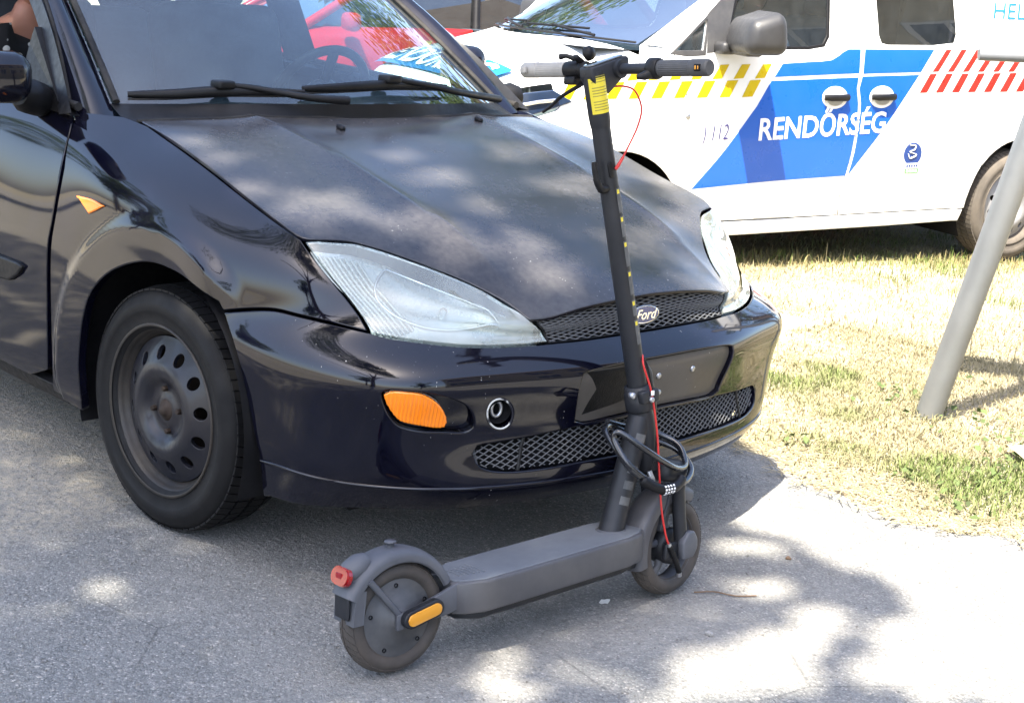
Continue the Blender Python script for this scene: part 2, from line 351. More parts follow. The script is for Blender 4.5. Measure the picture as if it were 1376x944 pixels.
# mirror the first columns so the nose is smooth across the centre plane
GE=np.concatenate([SHELL[:,2:0:-1]*np.array([1,-1,1]),SHELL],1);KUE=np.concatenate([-KU[2:0:-1],KU])
FL=(-.005,.31)
def ss(a,b,x):
    t=np.clip((x-a)/(b-a),0,1);return t*t*(3-2*t)
def shell(uv):
    uv=np.asarray(uv,float)
    q=np.einsum('ni,nj,jik->nk',card(KUE,uv[:,0]),card(KV,uv[:,1]),GE)
    # flared wheel arch: a flat band round the front wheel
    r=np.hypot(q[:,0]-FL[0],q[:,2]-FL[1]);m=(1-ss(.424,.470,r))*ss(.20,.32,q[:,0]*0+np.abs(q[:,1]))*(1-ss(.20,.31,q[:,0]))
    tgt=np.maximum(q[:,1],.852-.25*np.clip(q[:,2]-.62,0,1)**1.0*0)
    q[:,1]+=m*.55*(tgt-q[:,1])+m*.010
    # side rubbing line on the door
    return q
def shell_n(uv):
    uv=np.asarray(uv,float);e=2e-3
    a=shell(uv+[e,0])-shell(uv-[e,0]);b=shell(uv+[0,e])-shell(uv-[0,e])
    n=np.cross(b,a);return n/np.linalg.norm(n,axis=1)[:,None]
CREASE=np.array([(-.42,.40),(-.2,.385),(.0,.375),(.2,.365),(.4,.355),(.6,.345),(.74,.335)])
def hoodz(x,w):
    x=np.asarray(x,float);w=np.abs(np.asarray(w,float))
    z=np.einsum('ni,nj,ij->n',card(HX,x),card(HW,w),HZ)
    cw=np.interp(x,CREASE[:,0],CREASE[:,1])
    d=w-cw
    z=z+.007*np.exp(-np.abs(d)/.035)*np.clip((.74-x)/.2,0,1)-.004*ss(0,.12,d)
    return z
def hood(xw):
    xw=np.asarray(xw,float);return np.stack([xw[:,0],xw[:,1],hoodz(xw[:,0],xw[:,1])],1)
def hood_n(xw):
    xw=np.asarray(xw,float);e=3e-3
    a=hood(xw+[e,0])-hood(xw-[e,0]);b=hood(xw+[0,e])-hood(xw-[0,e])
    n=np.cross(a,b);return n/np.linalg.norm(n,axis=1)[:,None]
BAKE = {
'headlight': [(0.8785,0.0093),(0.8622,0.004),(0.8467,0.0001),(0.8316,-0.0),(0.8154,-0.0),(0.7993,-0.0),(0.7827,-0.0),(0.7666,0.0005),(0.7497,0.0039),(0.7325,0.0072),(0.7156,0.0098),(0.7022,0.0115),(0.6889,0.013),(0.6756,0.0142),(0.6623,0.0152),(0.6489,0.0158),(0.6354,0.0161),(0.6218,0.016),(0.608,0.0157),(0.594,0.0151),(0.5798,0.0143),(0.5651,0.0132),(0.5499,0.0116),(0.5341,0.0096),(0.5177,0.0072),(0.5004,0.0045),(0.4817,0.0012),(0.4617,-0.0),(0.4411,-0.0),(0.4207,-0.0),(0.4019,-0.0),(0.3846,-0.0),(0.3701,0.0056),(0.3585,0.0208),(0.3495,0.0398),(0.3394,0.0759),(0.3315,0.1367),(0.3277,0.2471),(0.346,0.251),(0.364,0.2551),(0.3816,0.2585),(0.3985,0.2608),(0.415,0.2626),(0.4326,0.2641),(0.4514,0.2657),(0.4714,0.2673),(0.4916,0.2685),(0.5109,0.2691),(0.5294,0.2691),(0.5475,0.2686),(0.5653,0.2677),(0.5827,0.2666),(0.6001,0.2651),(0.6173,0.2633),(0.634,0.2614),(0.6501,0.2596),(0.6641,0.258),(0.6778,0.2564),(0.6909,0.2548),(0.7028,0.2532),(0.7181,0.2505),(0.7324,0.2478),(0.7383,0.2251),(0.7463,0.2017),(0.7542,0.1842),(0.7634,0.1671),(0.7734,0.1506),(0.784,0.1348),(0.795,0.1199),(0.8061,0.1051),(0.8182,0.0895),(0.8302,0.0739),(0.842,0.0584),(0.851,0.046),(0.86,0.0335),(0.8691,0.0212)],
'hood_edge': [(-0.3626,0.6905),(-0.3292,0.6943),(-0.2977,0.6973),(-0.2674,0.6998),(-0.2377,0.702),(-0.2083,0.7043),(-0.1786,0.7067),(-0.1508,0.7091),(-0.1232,0.7115),(-0.0961,0.7136),(-0.0697,0.7154),(-0.0442,0.7168),(-0.0196,0.7178),(0.0039,0.7183),(0.0272,0.7185),(0.0502,0.7188),(0.073,0.719),(0.0956,0.7192),(0.1179,0.7195),(0.1399,0.7198),(0.1617,0.7201),(0.1857,0.7208),(0.2104,0.722),(0.2353,0.7236),(0.2595,0.7252),(0.2821,0.7262),(0.3026,0.7263),(0.326,0.7261),(0.3471,0.7253),(0.3648,0.7222),(0.3783,0.7158),(0.388,0.7033),(0.3939,0.6878),(0.3997,0.672),(0.4061,0.6565),(0.4124,0.6407),(0.4203,0.6249),(0.4277,0.6135),(0.4362,0.6019),(0.4454,0.5903),(0.4549,0.5788),(0.4643,0.5676),(0.4738,0.5565),(0.4836,0.5456),(0.4936,0.535),(0.5037,0.5244),(0.5138,0.5138),(0.524,0.5032),(0.5343,0.4927),(0.5448,0.4822),(0.5553,0.4719),(0.5661,0.4619),(0.5773,0.4519),(0.5887,0.4422),(0.6003,0.4328),(0.6123,0.4237),(0.6246,0.415),(0.6354,0.4078),(0.6467,0.4007),(0.6582,0.3939),(0.6697,0.3874),(0.6811,0.3816),(0.6921,0.3765),(0.7071,0.3713),(0.7227,0.3672),(0.7361,0.3635),(0.7443,0.3594),(0.7466,0.3531)],
'hood_lip': [(0.7466,0.3531),(0.7499,0.3466),(0.7568,0.3313),(0.7634,0.3139),(0.767,0.2994),(0.7701,0.2828),(0.7728,0.2647),(0.7752,0.2459),(0.7778,0.2271),(0.7807,0.2076),(0.7832,0.1871),(0.7854,0.1659),(0.787,0.1439),(0.788,0.1215),(0.7886,0.0968),(0.7887,0.0681),(0.7883,0.0405),(0.7878,0.0196),(0.7876,0.0114)],
'grille': [(0.326,0.0343),(0.3085,0.0227),(0.2774,0.0062),(0.2537,-0.0),(0.2281,-0.0),(0.2028,-0.0),(0.1793,-0.0),(0.1609,-0.0),(0.1424,-0.0),(0.1239,-0.0),(0.1053,0.0048),(0.0868,0.0095),(0.0616,0.0143),(0.0334,0.0172),(0.0103,0.0168),(0.0007,0.0158),(-0.0055,0.2453),(0.0096,0.2452),(0.0432,0.2447),(0.0788,0.244),(0.1017,0.2437),(0.1266,0.2436),(0.1523,0.2437),(0.178,0.2442),(0.2026,0.2449),(0.2252,0.2457),(0.2554,0.2467),(0.2868,0.2484),(0.3115,0.2505),(0.3214,0.2515)],
'bumper_top': [(1.0438,0.2587),(1.0216,0.2493),(1.0004,0.2405),(0.9793,0.2326),(0.9632,0.2274),(0.9483,0.2235),(0.9335,0.2211),(0.9187,0.2211),(0.9039,0.2229),(0.8883,0.2251),(0.8689,0.2275),(0.8482,0.2304),(0.8259,0.234),(0.8086,0.2371),(0.7904,0.2405),(0.7718,0.2441),(0.7533,0.2478),(0.7353,0.2516),(0.7203,0.2566),(0.7044,0.2611),(0.6883,0.2638),(0.6704,0.2658),(0.6518,0.2677),(0.6357,0.2696),(0.619,0.2717),(0.6017,0.2736),(0.5844,0.2752),(0.5669,0.2765),(0.5492,0.2776),(0.5312,0.2784),(0.5128,0.2787),(0.4936,0.2784),(0.4737,0.2776),(0.454,0.2765),(0.4355,0.2753),(0.4103,0.2735),(0.3856,0.271),(0.3592,0.2674),(0.3298,0.2634),(0.3076,0.2613),(0.2833,0.2599),(0.2574,0.2589),(0.2302,0.258),(0.2026,0.2569),(0.1725,0.2559),(0.1415,0.2552),(0.1112,0.2549),(0.0834,0.2551),(0.0477,0.2555),(0.014,0.256),(-0.0011,0.2561)],
'bumper_arch': [(1.0743,0.7306),(1.0734,0.7157),(1.0716,0.689),(1.0688,0.6677),(1.0664,0.6423),(1.0661,0.615),(1.0669,0.5851),(1.0682,0.5556),(1.0688,0.5387),(1.0691,0.5209),(1.069,0.5024),(1.0683,0.4832),(1.0667,0.4634),(1.0643,0.4432),(1.0615,0.423),(1.0585,0.4032),(1.0543,0.3728),(1.048,0.334),(1.043,0.2948),(1.0428,0.268),(1.0438,0.2587)],
'lower_grille': [(0.0301,0.5363),(0.0452,0.5364),(0.0789,0.5369),(0.114,0.5378),(0.1358,0.5385),(0.1586,0.5395),(0.182,0.5406),(0.2055,0.5418),(0.2288,0.5432),(0.2515,0.5446),(0.271,0.5459),(0.291,0.5474),(0.3111,0.5489),(0.3308,0.5505),(0.3498,0.5521),(0.3679,0.5537),(0.3848,0.555),(0.4003,0.5562),(0.421,0.5576),(0.4404,0.5586),(0.4579,0.5595),(0.4733,0.5607),(0.4909,0.5614),(0.5042,0.5643),(0.5145,0.5777),(0.507,0.5981),(0.4971,0.6059),(0.4841,0.6119),(0.4715,0.6156),(0.4572,0.6181),(0.4416,0.62),(0.4258,0.6212),(0.4087,0.6218),(0.3904,0.622),(0.3709,0.622),(0.3538,0.6219),(0.3356,0.6215),(0.3162,0.621),(0.2959,0.6204),(0.2747,0.6198),(0.2528,0.6193),(0.2311,0.6189),(0.2074,0.6185),(0.1825,0.6182),(0.1571,0.618),(0.1322,0.6178),(0.1086,0.6176),(0.0876,0.6174),(0.058,0.6166),(0.0316,0.6156),(0.0201,0.6152)],
'lower_grille_bar': [(0.3932,0.5553),(0.4103,0.6213)],
'fog_hole': [(0.4342,0.4906),(0.4376,0.4794),(0.4428,0.4683),(0.4493,0.4585),(0.4567,0.4506),(0.4644,0.4453),(0.4721,0.443),(0.4793,0.4438),(0.4855,0.4478),(0.4902,0.4544),(0.4932,0.4633),(0.4942,0.4736),(0.493,0.4846),(0.49,0.4955),(0.4852,0.5056),(0.479,0.5143),(0.4718,0.521),(0.4641,0.5255),(0.4562,0.5276),(0.4487,0.5271),(0.4421,0.5241),(0.437,0.5186),(0.4338,0.5109),(0.4329,0.5014)],
'indicator': [(0.7327,0.42),(0.7219,0.4114),(0.7141,0.4095),(0.7053,0.409),(0.6978,0.409),(0.6897,0.4096),(0.6813,0.4105),(0.6719,0.4115),(0.6622,0.413),(0.6527,0.4158),(0.6435,0.4204),(0.6344,0.4262),(0.6257,0.4328),(0.6145,0.4432),(0.6043,0.455),(0.5957,0.4685),(0.5888,0.4819),(0.5828,0.4997),(0.5878,0.5109),(0.5977,0.5121),(0.6104,0.5106),(0.6204,0.5088),(0.6309,0.5062),(0.6413,0.5037),(0.6517,0.5014),(0.6619,0.4992),(0.6715,0.4968),(0.6826,0.4937),(0.6926,0.4892),(0.7018,0.4811),(0.7101,0.471),(0.7182,0.4592),(0.7249,0.4464),(0.7308,0.4323)],
'indicator_recess': [(0.7374,0.416),(0.7313,0.41),(0.722,0.4068),(0.7132,0.4054),(0.7027,0.4052),(0.6917,0.4059),(0.6814,0.4068),(0.6718,0.4078),(0.6626,0.4093),(0.653,0.4111),(0.6411,0.4135),(0.6286,0.4163),(0.616,0.42),(0.603,0.4245),(0.5899,0.4299),(0.5772,0.4364),(0.5654,0.4434),(0.554,0.4513),(0.5438,0.4606),(0.5319,0.4764),(0.5234,0.4927),(0.5195,0.5068),(0.5204,0.5183),(0.5282,0.5242),(0.5401,0.5267),(0.55,0.527),(0.5614,0.5258),(0.5736,0.524),(0.5861,0.5223),(0.598,0.5211),(0.6104,0.5198),(0.6231,0.5185),(0.6355,0.5168),(0.6472,0.5147),(0.6595,0.5121),(0.6715,0.5091),(0.6827,0.5055),(0.6926,0.5008),(0.7017,0.4938),(0.7095,0.4855),(0.7164,0.4765),(0.725,0.4624),(0.7315,0.447),(0.7367,0.4304)],
'plate': [(0.0807,0.359),(0.092,0.3594),(0.119,0.3606),(0.1511,0.3624),(0.1787,0.3645),(0.2008,0.3664),(0.2227,0.3686),(0.2422,0.3711),(0.2575,0.3742),(0.2766,0.3819),(0.2815,0.403),(0.2831,0.4258),(0.2817,0.4444),(0.2784,0.4649),(0.2745,0.4845),(0.2714,0.5007),(0.2689,0.5163),(0.2673,0.5296),(0.2421,0.5383),(0.2265,0.5393),(0.2071,0.5387),(0.1851,0.5373),(0.1621,0.5356),(0.1398,0.5343),(0.1156,0.5333),(0.0876,0.5321),(0.0606,0.531),(0.0401,0.5303),(0.032,0.5301)],
'fender': [(1.8856,0.0575),(1.8791,0.0363),(1.8652,0.0283),(1.8448,0.0217),(1.8223,0.0161),(1.8015,0.0112),(1.7835,0.0062),(1.7659,0.0017),(1.747,-0.0),(1.725,-0.0),(1.6991,-0.0),(1.6694,0.0006),(1.637,0.0031),(1.603,0.0048),(1.5689,0.0053),(1.5384,0.0052),(1.5074,0.0049),(1.4761,0.0045),(1.4448,0.0043),(1.4131,0.0042),(1.3807,0.0043),(1.3458,0.0048),(1.3077,0.0057),(1.2643,0.0072),(1.2165,0.009),(1.1689,0.0105),(1.126,0.011),(1.0908,0.0106),(1.0602,0.0094),(1.0333,0.0075),(1.0092,0.0052),(0.9872,0.0032),(0.9672,0.0017),(0.9411,0.0008),(0.9159,0.0025),(0.8977,0.0061),(0.8908,0.0081),(0.8474,0.0634),(0.8408,0.0718),(0.8261,0.0907),(0.8113,0.1101),(0.8001,0.125),(0.789,0.1402),(0.7784,0.1561),(0.7683,0.1729),(0.7591,0.1903),(0.7515,0.2074),(0.7439,0.2317),(0.7406,0.2454),(0.8257,0.2268),(0.8329,0.2256),(0.8502,0.2229),(0.8709,0.2201),(0.8886,0.2181),(0.9043,0.2161),(0.9192,0.2145),(0.934,0.2147),(0.9488,0.2172),(0.9637,0.2212),(0.9797,0.2264),(0.9983,0.2334),(1.0186,0.2415),(1.0355,0.2486),(1.0431,0.2519),(1.0548,0.2311),(1.0634,0.2288),(1.0861,0.2252),(1.1187,0.2246),(1.151,0.2256),(1.1884,0.2274),(1.2292,0.2307),(1.2693,0.2352),(1.3078,0.2397),(1.3425,0.2433),(1.3745,0.2473),(1.4049,0.2533),(1.431,0.2608),(1.4585,0.2704),(1.4869,0.2818),(1.515,0.2945),(1.5409,0.3077),(1.5669,0.3235),(1.5906,0.3405),(1.6117,0.358),(1.6297,0.375),(1.6469,0.3956),(1.6591,0.416),(1.6692,0.4363),(1.6763,0.4521),(1.6818,0.4682),(1.6865,0.4845),(1.6908,0.501),(1.6951,0.5182),(1.6988,0.5359),(1.7014,0.5537),(1.7023,0.5715),(1.7004,0.5941),(1.6978,0.6173),(1.6992,0.6411),(1.7085,0.6768),(1.714,0.6981),(1.8875,0.6858),(1.8785,0.6739),(1.8638,0.6474),(1.857,0.6172),(1.8562,0.5869),(1.8561,0.5585),(1.8555,0.5422),(1.8548,0.5245),(1.8541,0.5058),(1.8535,0.4868),(1.8532,0.468),(1.8532,0.4495),(1.8533,0.4314),(1.8534,0.4135),(1.8534,0.396),(1.8531,0.3788),(1.8526,0.3622),(1.8517,0.3463),(1.8505,0.3318),(1.8491,0.3191),(1.8453,0.297),(1.8408,0.2798),(1.8361,0.2615),(1.8331,0.2464),(1.8301,0.2287),(1.8278,0.2105),(1.827,0.1934),(1.8276,0.1789),(1.8288,0.1688),(1.8294,0.1651)],
'side_indicator': [(1.7332,0.1978),(1.7141,0.1955),(1.6949,0.193),(1.6761,0.1906),(1.6581,0.1889),(1.6422,0.188),(1.627,0.1878),(1.6123,0.1879),(1.5977,0.1878),(1.6101,0.1937),(1.6229,0.1996),(1.6354,0.2051),(1.6515,0.2115),(1.6672,0.2175),(1.6777,0.2141),(1.6884,0.2107),(1.6993,0.2074),(1.7104,0.2041),(1.7217,0.201)],
'door_gap': [(1.8878,0.6155),(1.8859,0.5988),(1.8839,0.5652),(1.8828,0.5492),(1.8815,0.5297),(1.8802,0.5079),(1.879,0.4851),(1.8783,0.4624),(1.8779,0.44),(1.8777,0.418),(1.8773,0.3966),(1.8766,0.3759),(1.8754,0.3562),(1.8737,0.3384),(1.8716,0.3234),(1.8671,0.3035),(1.8619,0.2881),(1.8567,0.271),(1.8534,0.2546),(1.8509,0.2372),(1.8494,0.2196),(1.8489,0.2021),(1.8495,0.185),(1.8511,0.1687),(1.8537,0.1516),(1.859,0.1312),(1.8682,0.1093),(1.881,0.0873),(1.8933,0.0692),(1.8988,0.0616)],
'moulding': [(2.3891,0.3828),(2.3418,0.3837),(2.2943,0.3846),(2.2476,0.3855),(2.2029,0.3864),(2.1609,0.3872),(2.1226,0.388),(2.0628,0.387),(2.0087,0.3859),(1.9829,0.3906),(2.009,0.4115),(2.0578,0.4321),(2.125,0.4372),(2.1661,0.4381),(2.217,0.4383),(2.2742,0.438),(2.3342,0.4375),(2.3928,0.4372),(2.3914,0.4191),(2.3902,0.401)],
'sill': [(2.419,0.632),(2.1437,0.6218),(1.8965,0.62),(1.9395,0.695),(2.1975,0.7012),(2.5181,0.7306)],
'bowl': [(0.5736,0.0913),(0.7182,0.085),(0.3737,0.0259)],
'hl_corner': [(0.8772,0.0075),(0.7329,0.2468)],
'moulding_fender': [(1.8244,0.2941),(1.722,0.2469),(1.5639,0.1944),(1.4206,0.1492),(1.2769,0.1304)],
}
# ------------------------------------------------------------------ curved panels cut from a smooth body surface
def shellS(uv):
    uv = np.asarray(uv, float); s = np.where(uv[:, 0] < 0, -1., 1.); q = shell(np.stack([np.abs(uv[:, 0]), uv[:, 1]], 1)); q[:, 1] *= s
    return q*np.array([1, -1, 1])
def num_n(fn, uv, e=2e-3, flip=1):
    a = fn(uv+np.array([e, 0]))-fn(uv-np.array([e, 0])); b = fn(uv+np.array([0, e]))-fn(uv-np.array([0, e]))
    n = np.cross(a, b)*flip; return n/np.maximum(np.linalg.norm(n, axis=1), 1e-12)[:, None]
def hoodS(xy): 
    xy = np.asarray(xy, float); return np.stack([xy[:, 0], xy[:, 1], hoodz(xy[:, 0], np.abs(xy[:, 1]))], 1)
SH_FLIP = 1
def in_poly(p, poly):
    x, y = p[:, 0], p[:, 1]; r = np.zeros(len(p), bool); n = len(poly); j = n-1
    for i in range(n):
        xi, yi = poly[i]; xj, yj = poly[j]
        c = ((yi > y) != (yj > y)) & (x < (xj-xi)*(y-yi)/(yj-yi+1e-15)+xi); r ^= c; j = i
    return r
def area2(p): 
    p = np.asarray(p); q = np.roll(p, -1, 0); return float((p[:, 0]*q[:, 1]-q[:, 0]*p[:, 1]).sum()/2)
def inset(p, d):
    """move a CCW loop inwards by d"""
    p = np.asarray(p, float); a = p-np.roll(p, 1, 0); b = np.roll(p, -1, 0)-p
    na = np.stack([-a[:, 1], a[:, 0]], 1)/np.maximum(np.linalg.norm(a, axis=1), 1e-9)[:, None]; nb = np.stack([-b[:, 1], b[:, 0]], 1)/np.maximum(np.linalg.norm(b, axis=1), 1e-9)[:, None]
    m = na+nb; l2 = (m**2).sum(1); return p+m*np.minimum(2/np.maximum(l2, .15), 3)[:, None]*d*.999
def redo(p, step):
    p = np.asarray(p, float); o = []
    for i in range(len(p)):
        a, b = p[i], p[(i+1) % len(p)]; L = np.hypot(*(b-a))
        if L < step*.2: continue
        k = max(1, int(round(L/step)))
        for j in range(k): o.append(a+(b-a)*j/k)
    return np.array(o)
def dist_poly(p, poly):
    a = np.asarray(poly); b = np.roll(a, -1, 0); d = np.full(len(p), 1e9)
    for s, e in zip(a, b):
        v = e-s; t = np.clip(((p-s)@v)/max(v@v, 1e-12), 0, 1); d = np.minimum(d, np.linalg.norm(p-s-t[:, None]*v, axis=1))
    return d
def patch(mb, fn, outline, holes=(), step=.014, off=0., thick=.012, bev=.0025, flip=1, mi=0, hole_thick=None, offfn=None, gap=0.):
    """panel on the surface fn(uv) inside the outline: bevelled rim, returned flange, smooth normals kept per vertex in mb.n"""
    if not hasattr(mb, 'n'): mb.n = {}
    loops = []
    for k, lp in enumerate([outline]+list(holes)):
        lp = redo(lp, step); 
        if (area2(lp) < 0) != (k > 0): lp = lp[::-1]
        loops.append(inset(lp, gap) if gap else lp)
    ins = [inset(lp, max(bev, 1e-4)) for lp in loops]
    lo, hi = ins[0].min(0), ins[0].max(0)
    gx, gy = np.meshgrid(np.arange(lo[0]+step*.5, hi[0], step), np.arange(lo[1]+step*.5, hi[1], step)); g = np.stack([gx.ravel(), gy.ravel()], 1)
    ok = in_poly(g, ins[0])
    for h in ins[1:]: ok &= ~in_poly(g, h)
    g = g[ok]
    for lp in ins: g = g[dist_poly(g, lp) > step*.45]
    pts = list(map(tuple, np.concatenate(ins+[g]))); edges = []; n0 = 0
    for lp in ins: edges += [(n0+i, n0+(i+1) % len(lp)) for i in range(len(lp))]; n0 += len(lp)
    ov, oe, of, a_, b_, c_ = delaunay_2d_cdt([Vector(p) for p in pts], edges, [], 0, 1e-7)
    uv = np.array([tuple(v) for v in ov]); tri = np.array([tuple(t) for t in of]); c = uv[tri].mean(1)
    ok = in_poly(c, ins[0])
    for h in ins[1:]: ok &= ~in_poly(c, h)
    tri = tri[ok]
    def ev(q, d=0.):
        N = num_n(fn, q, flip=flip); P = fn(q); o = off+(offfn(q) if offfn is not None else 0.)
        return P+N*(np.asarray(o+d)[..., None] if np.ndim(o+d) else (o+d)), N
    P, N = ev(uv)
    if offfn is not None:            # normals of the displaced surface
        e = 2e-3; du = ev(uv+np.array([e, 0]))[0]-ev(uv-np.array([e, 0]))[0]; dv = ev(uv+np.array([0, e]))[0]-ev(uv-np.array([0, e]))[0]
        N = np.cross(du, dv)*flip; N /= np.maximum(np.linalg.norm(N, axis=1), 1e-12)[:, None]
    # orientation of the triangles in space
    ar_ = np.linalg.norm(np.cross(P[tri[:, 1]]-P[tri[:, 0]], P[tri[:, 2]]-P[tri[:, 0]]), axis=1); t0 = tri[int(np.argmax(ar_))]; gn = np.cross(P[t0[1]]-P[t0[0]], P[t0[2]]-P[t0[0]]); rev = gn@N[t0[0]] < 0
    base = len(mb.v); mb.add(P, tri[:, ::-1] if rev else tri, True, mi)
    for i in range(len(P)): mb.n[base+i] = N[i]
    for k, (lp, il) in enumerate(zip(loops, ins)):
        n = len(lp); PI_, NI = ev(il); PO, NO = ev(lp, -bev*.7)
        T = PO-PI_; T -= NO*(T*NO).sum(1)[:, None]; T /= np.maximum(np.linalg.norm(T, axis=1), 1e-9)[:, None]
        NB = NO+T*1.2; NB /= np.linalg.norm(NB, axis=1)[:, None]
        th = thick if k == 0 or hole_thick is None else hole_thick
        PF, _ = ev(lp, -th)
        b = len(mb.v); q = [(i, (i+1) % n, n+(i+1) % n, n+i) for i in range(n)]
        q2 = [(n*2+i, n*2+(i+1) % n, n*3+(i+1) % n, n*3+i) for i in range(n)]
        allv = np.concatenate([PI_, PO, PO, PF]); fs = q+q2
        g0 = np.cross(allv[q[0][1]]-allv[q[0][0]], allv[q[0][3]]-allv[q[0][0]])
        if g0@NB[0] < 0: fs = [t[::-1] for t in fs]
        mb.add(allv, fs, True, mi)
        for i in range(n): mb.n[b+i] = NI[i]; mb.n[b+n+i] = NB[i]; mb.n[b+2*n+i] = T[i]; mb.n[b+3*n+i] = T[i]
    return mb
def pbuild(mb, name, mat, parent=None, **k):
    me = mb.mesh(name); me.validate(verbose=False) if False else None
    me.polygons.foreach_set('use_smooth', [True]*len(me.polygons))
    if getattr(mb, 'n', None) and len(mb.n) == len(mb.v): me.normals_split_custom_set_from_vertices([tuple(map(float, mb.n[i])) for i in range(len(mb.v))])
    return tag(link(name, me, parent, mat), **k)
def bead(mb, fn, line, r, off=0., seg=6, flip=1, close=False, step=.012, flat=1.):
    l = redo(line, step) if close else np.concatenate([redo(np.array(line), step)[:-1] if False else np.array(line)])
    N = num_n(fn, l, flip=flip); mb.tube(fn(l)+N*off, r, seg, close=close, flat=flat); return mb
def lattice(mb, fn, poly, pitch, slope, r, off, flip=1, seg=4, ds=.008):
    """diamond mesh of thin bars clipped to the polygon"""
    poly = np.asarray(poly); lo, hi = poly.min(0), poly.max(0); w, h = hi-lo
    for sg in (1, -1):
        for c in np.arange(-h/slope-pitch, w+h/slope+pitch, pitch):
            t = np.arange(0, h*1.02, ds*slope/math.hypot(1, slope)); x = lo[0]+c+sg*t/slope; p = np.stack([x, lo[1]+t], 1)
            ok = in_poly(p, poly); i = 0
            while i < len(p):
                if ok[i]:
                    j = i
                    while j+1 < len(p) and ok[j+1]: j += 1
                    if j > i: 
                        q = p[i:j+1]; mb.tube(fn(q)+num_n(fn, q, flip=flip)*(off+sg*.0006), r, seg, caps=False)
                    i = j+1
                else: i += 1
    return mb
def mirror_uv(p): return np.asarray(p)*np.array([-1, 1])
# ------------------------------------------------------------------ GROUND
def np_mesh(name, verts, loops, starts, mat, cols=None, smooth=False):
    me = bpy.data.meshes.new(name); me.vertices.add(len(verts)); me.vertices.foreach_set('co', np.asarray(verts, np.float32).ravel())
    me.loops.add(len(loops)); me.loops.foreach_set('vertex_index', np.asarray(loops, np.int32)); n = len(starts)
    me.polygons.add(n); me.polygons.foreach_set('loop_start', np.asarray(starts, np.int32))
    if cols is not None:
        a = me.attributes.new('tint', 'FLOAT_COLOR', 'POINT'); a.data.foreach_set('color', np.concatenate([cols, np.ones((len(cols), 1))], 1).astype(np.float32).ravel())
    me.update(calc_edges=True); me.validate(); me.materials.append(mat); return me
def asphalt():
    n = NT('asphalt'); mp = n.mapc((1, 1, 1))
    v1 = n.vor(195, mp, out='Color'); vd = n.vor(195, mp); sepc = n.n('SeparateColor'); n.L(v1, sepc.inputs[0])
    v2 = n.vor(48, mp, out='Color'); sep2 = n.n('SeparateColor'); n.L(v2, sep2.inputs[0]); vd2 = n.vor(48, mp)
    big = n.noise(1.3, 5, .6, mp); mid = n.noise(9, 4, .6, mp); fine = n.noise(240, 2, .6, mp)
    base = n.ramp(sepc.outputs[0], [(0, (.066, .070, .069)), (.35, (.148, .156, .152)), (.75, (.226, .232, .222)), (.93, (.30, .29, .275)), (1, (.50, .47, .43))])
    base = n.mix(n.math('MULTIPLY', n.rng(sep2.outputs[0], .86, .93), n.rng(vd2, .32, .18)), base, (.46, .43, .38))
    base = n.mix(n.rng(vd, .28, .55, 0, .55), base, (.085, .085, .085))
    base = n.mix(n.rng(big, .36, .66, .10, .46), base, (.33, .31, .275))      # dust worked into the surface
    base = n.mix(n.rng(mid, .52, .72, 0, .30), base, (.115, .115, .113))
    sp_ = n.n('SeparateXYZ'); n.L(mp, sp_.inputs[0]); old = n.math('ADD', n.math('ADD', sp_.outputs[0], n.math('MULTIPLY', sp_.outputs[1], .35)), n.math('MULTIPLY', n.noise(5, 4, .6, mp), .5))
    oldm = n.rng(old, -.12, -.30); base = n.mix(n.math('MULTIPLY', oldm, n.rng(n.noise(38, 4, .65, mp), .40, .62, .25, .92)), base, (.33, .295, .23))     # older, worn-out strip beside the parked car
    crk = n.rng(n.vor(1.1, n.mapc((1, 1, 1)), feature='DISTANCE_TO_EDGE'), .0, .004, .5, 0); base = n.mix(n.math('MULTIPLY', crk, n.rng(n.noise(2.2, 3, .5, mp), .5, .6)), base, (.03, .03, .03))
    n.set(Base_Color=base, Roughness=n.rng(fine, .3, .7, .78, .95), Specular_IOR_Level=.35)
    h = n.math('ADD', n.math('MULTIPLY', n.rng(vd, 0, .5, 1, 0), .6), n.math('MULTIPLY', n.rng(vd2, 0, .45, 1, 0), .7)); n.bump(n.math('ADD', h, n.math('MULTIPLY', fine, .35)), .75, .006)
    return n.m
def soil():
    n = NT('dry_soil'); mp = n.mapc((1, 1, 1)); a = n.noise(3, 6, .65, mp); b = n.noise(60, 5, .7, mp); c = n.noise(.8, 3, .5, mp)
    col = n.ramp(n.math('ADD', n.math('MULTIPLY', a, .5), n.math('MULTIPLY', b, .5)), [(.3, (.20, .165, .115)), (.5, (.31, .27, .20)), (.72, (.42, .38, .30))])
    col = n.mix(n.rng(c, .45, .65, 0, .35), col, (.19, .20, .08))
    n.set(Base_Color=col, Roughness=.95, Specular_IOR_Level=.1); n.bump(b, .8, .012); return n.m
M['asphalt'] = asphalt(); M['soil'] = soil()
gx = np.concatenate([np.linspace(-400, -12, 8), np.linspace(-8, 8, 65), np.linspace(12, 400, 8)]); gy = gx
PG = np.array([[(x, y, -.012+(.006*math.sin(x*3.1+y*1.3)+.004*math.sin(y*5.3-x*2.2))*(1 if y > 1.2 else 0) - (.010 if y > 1.2 else 0.)*0) for x in gx] for y in gy])
PG[..., 2] -= .006
mb = MB(); mb.grid(PG, flip=False); g_ = mb.build('ground', M['soil'], kind='structure')
EDGE = [(-30, 1.25), (-12, 1.15), (-5, 1.05), (-1.5, 1.08), (-.4, 1.10), (.05, 1.10), (.30, 1.06), (.56, .985), (.78, .915), (.985, .900), (1.17, .950), (1.30, 1.06), (1.75, 1.42), (2.6, 2.0), (5, 3.2), (12, 6), (30, 12)]
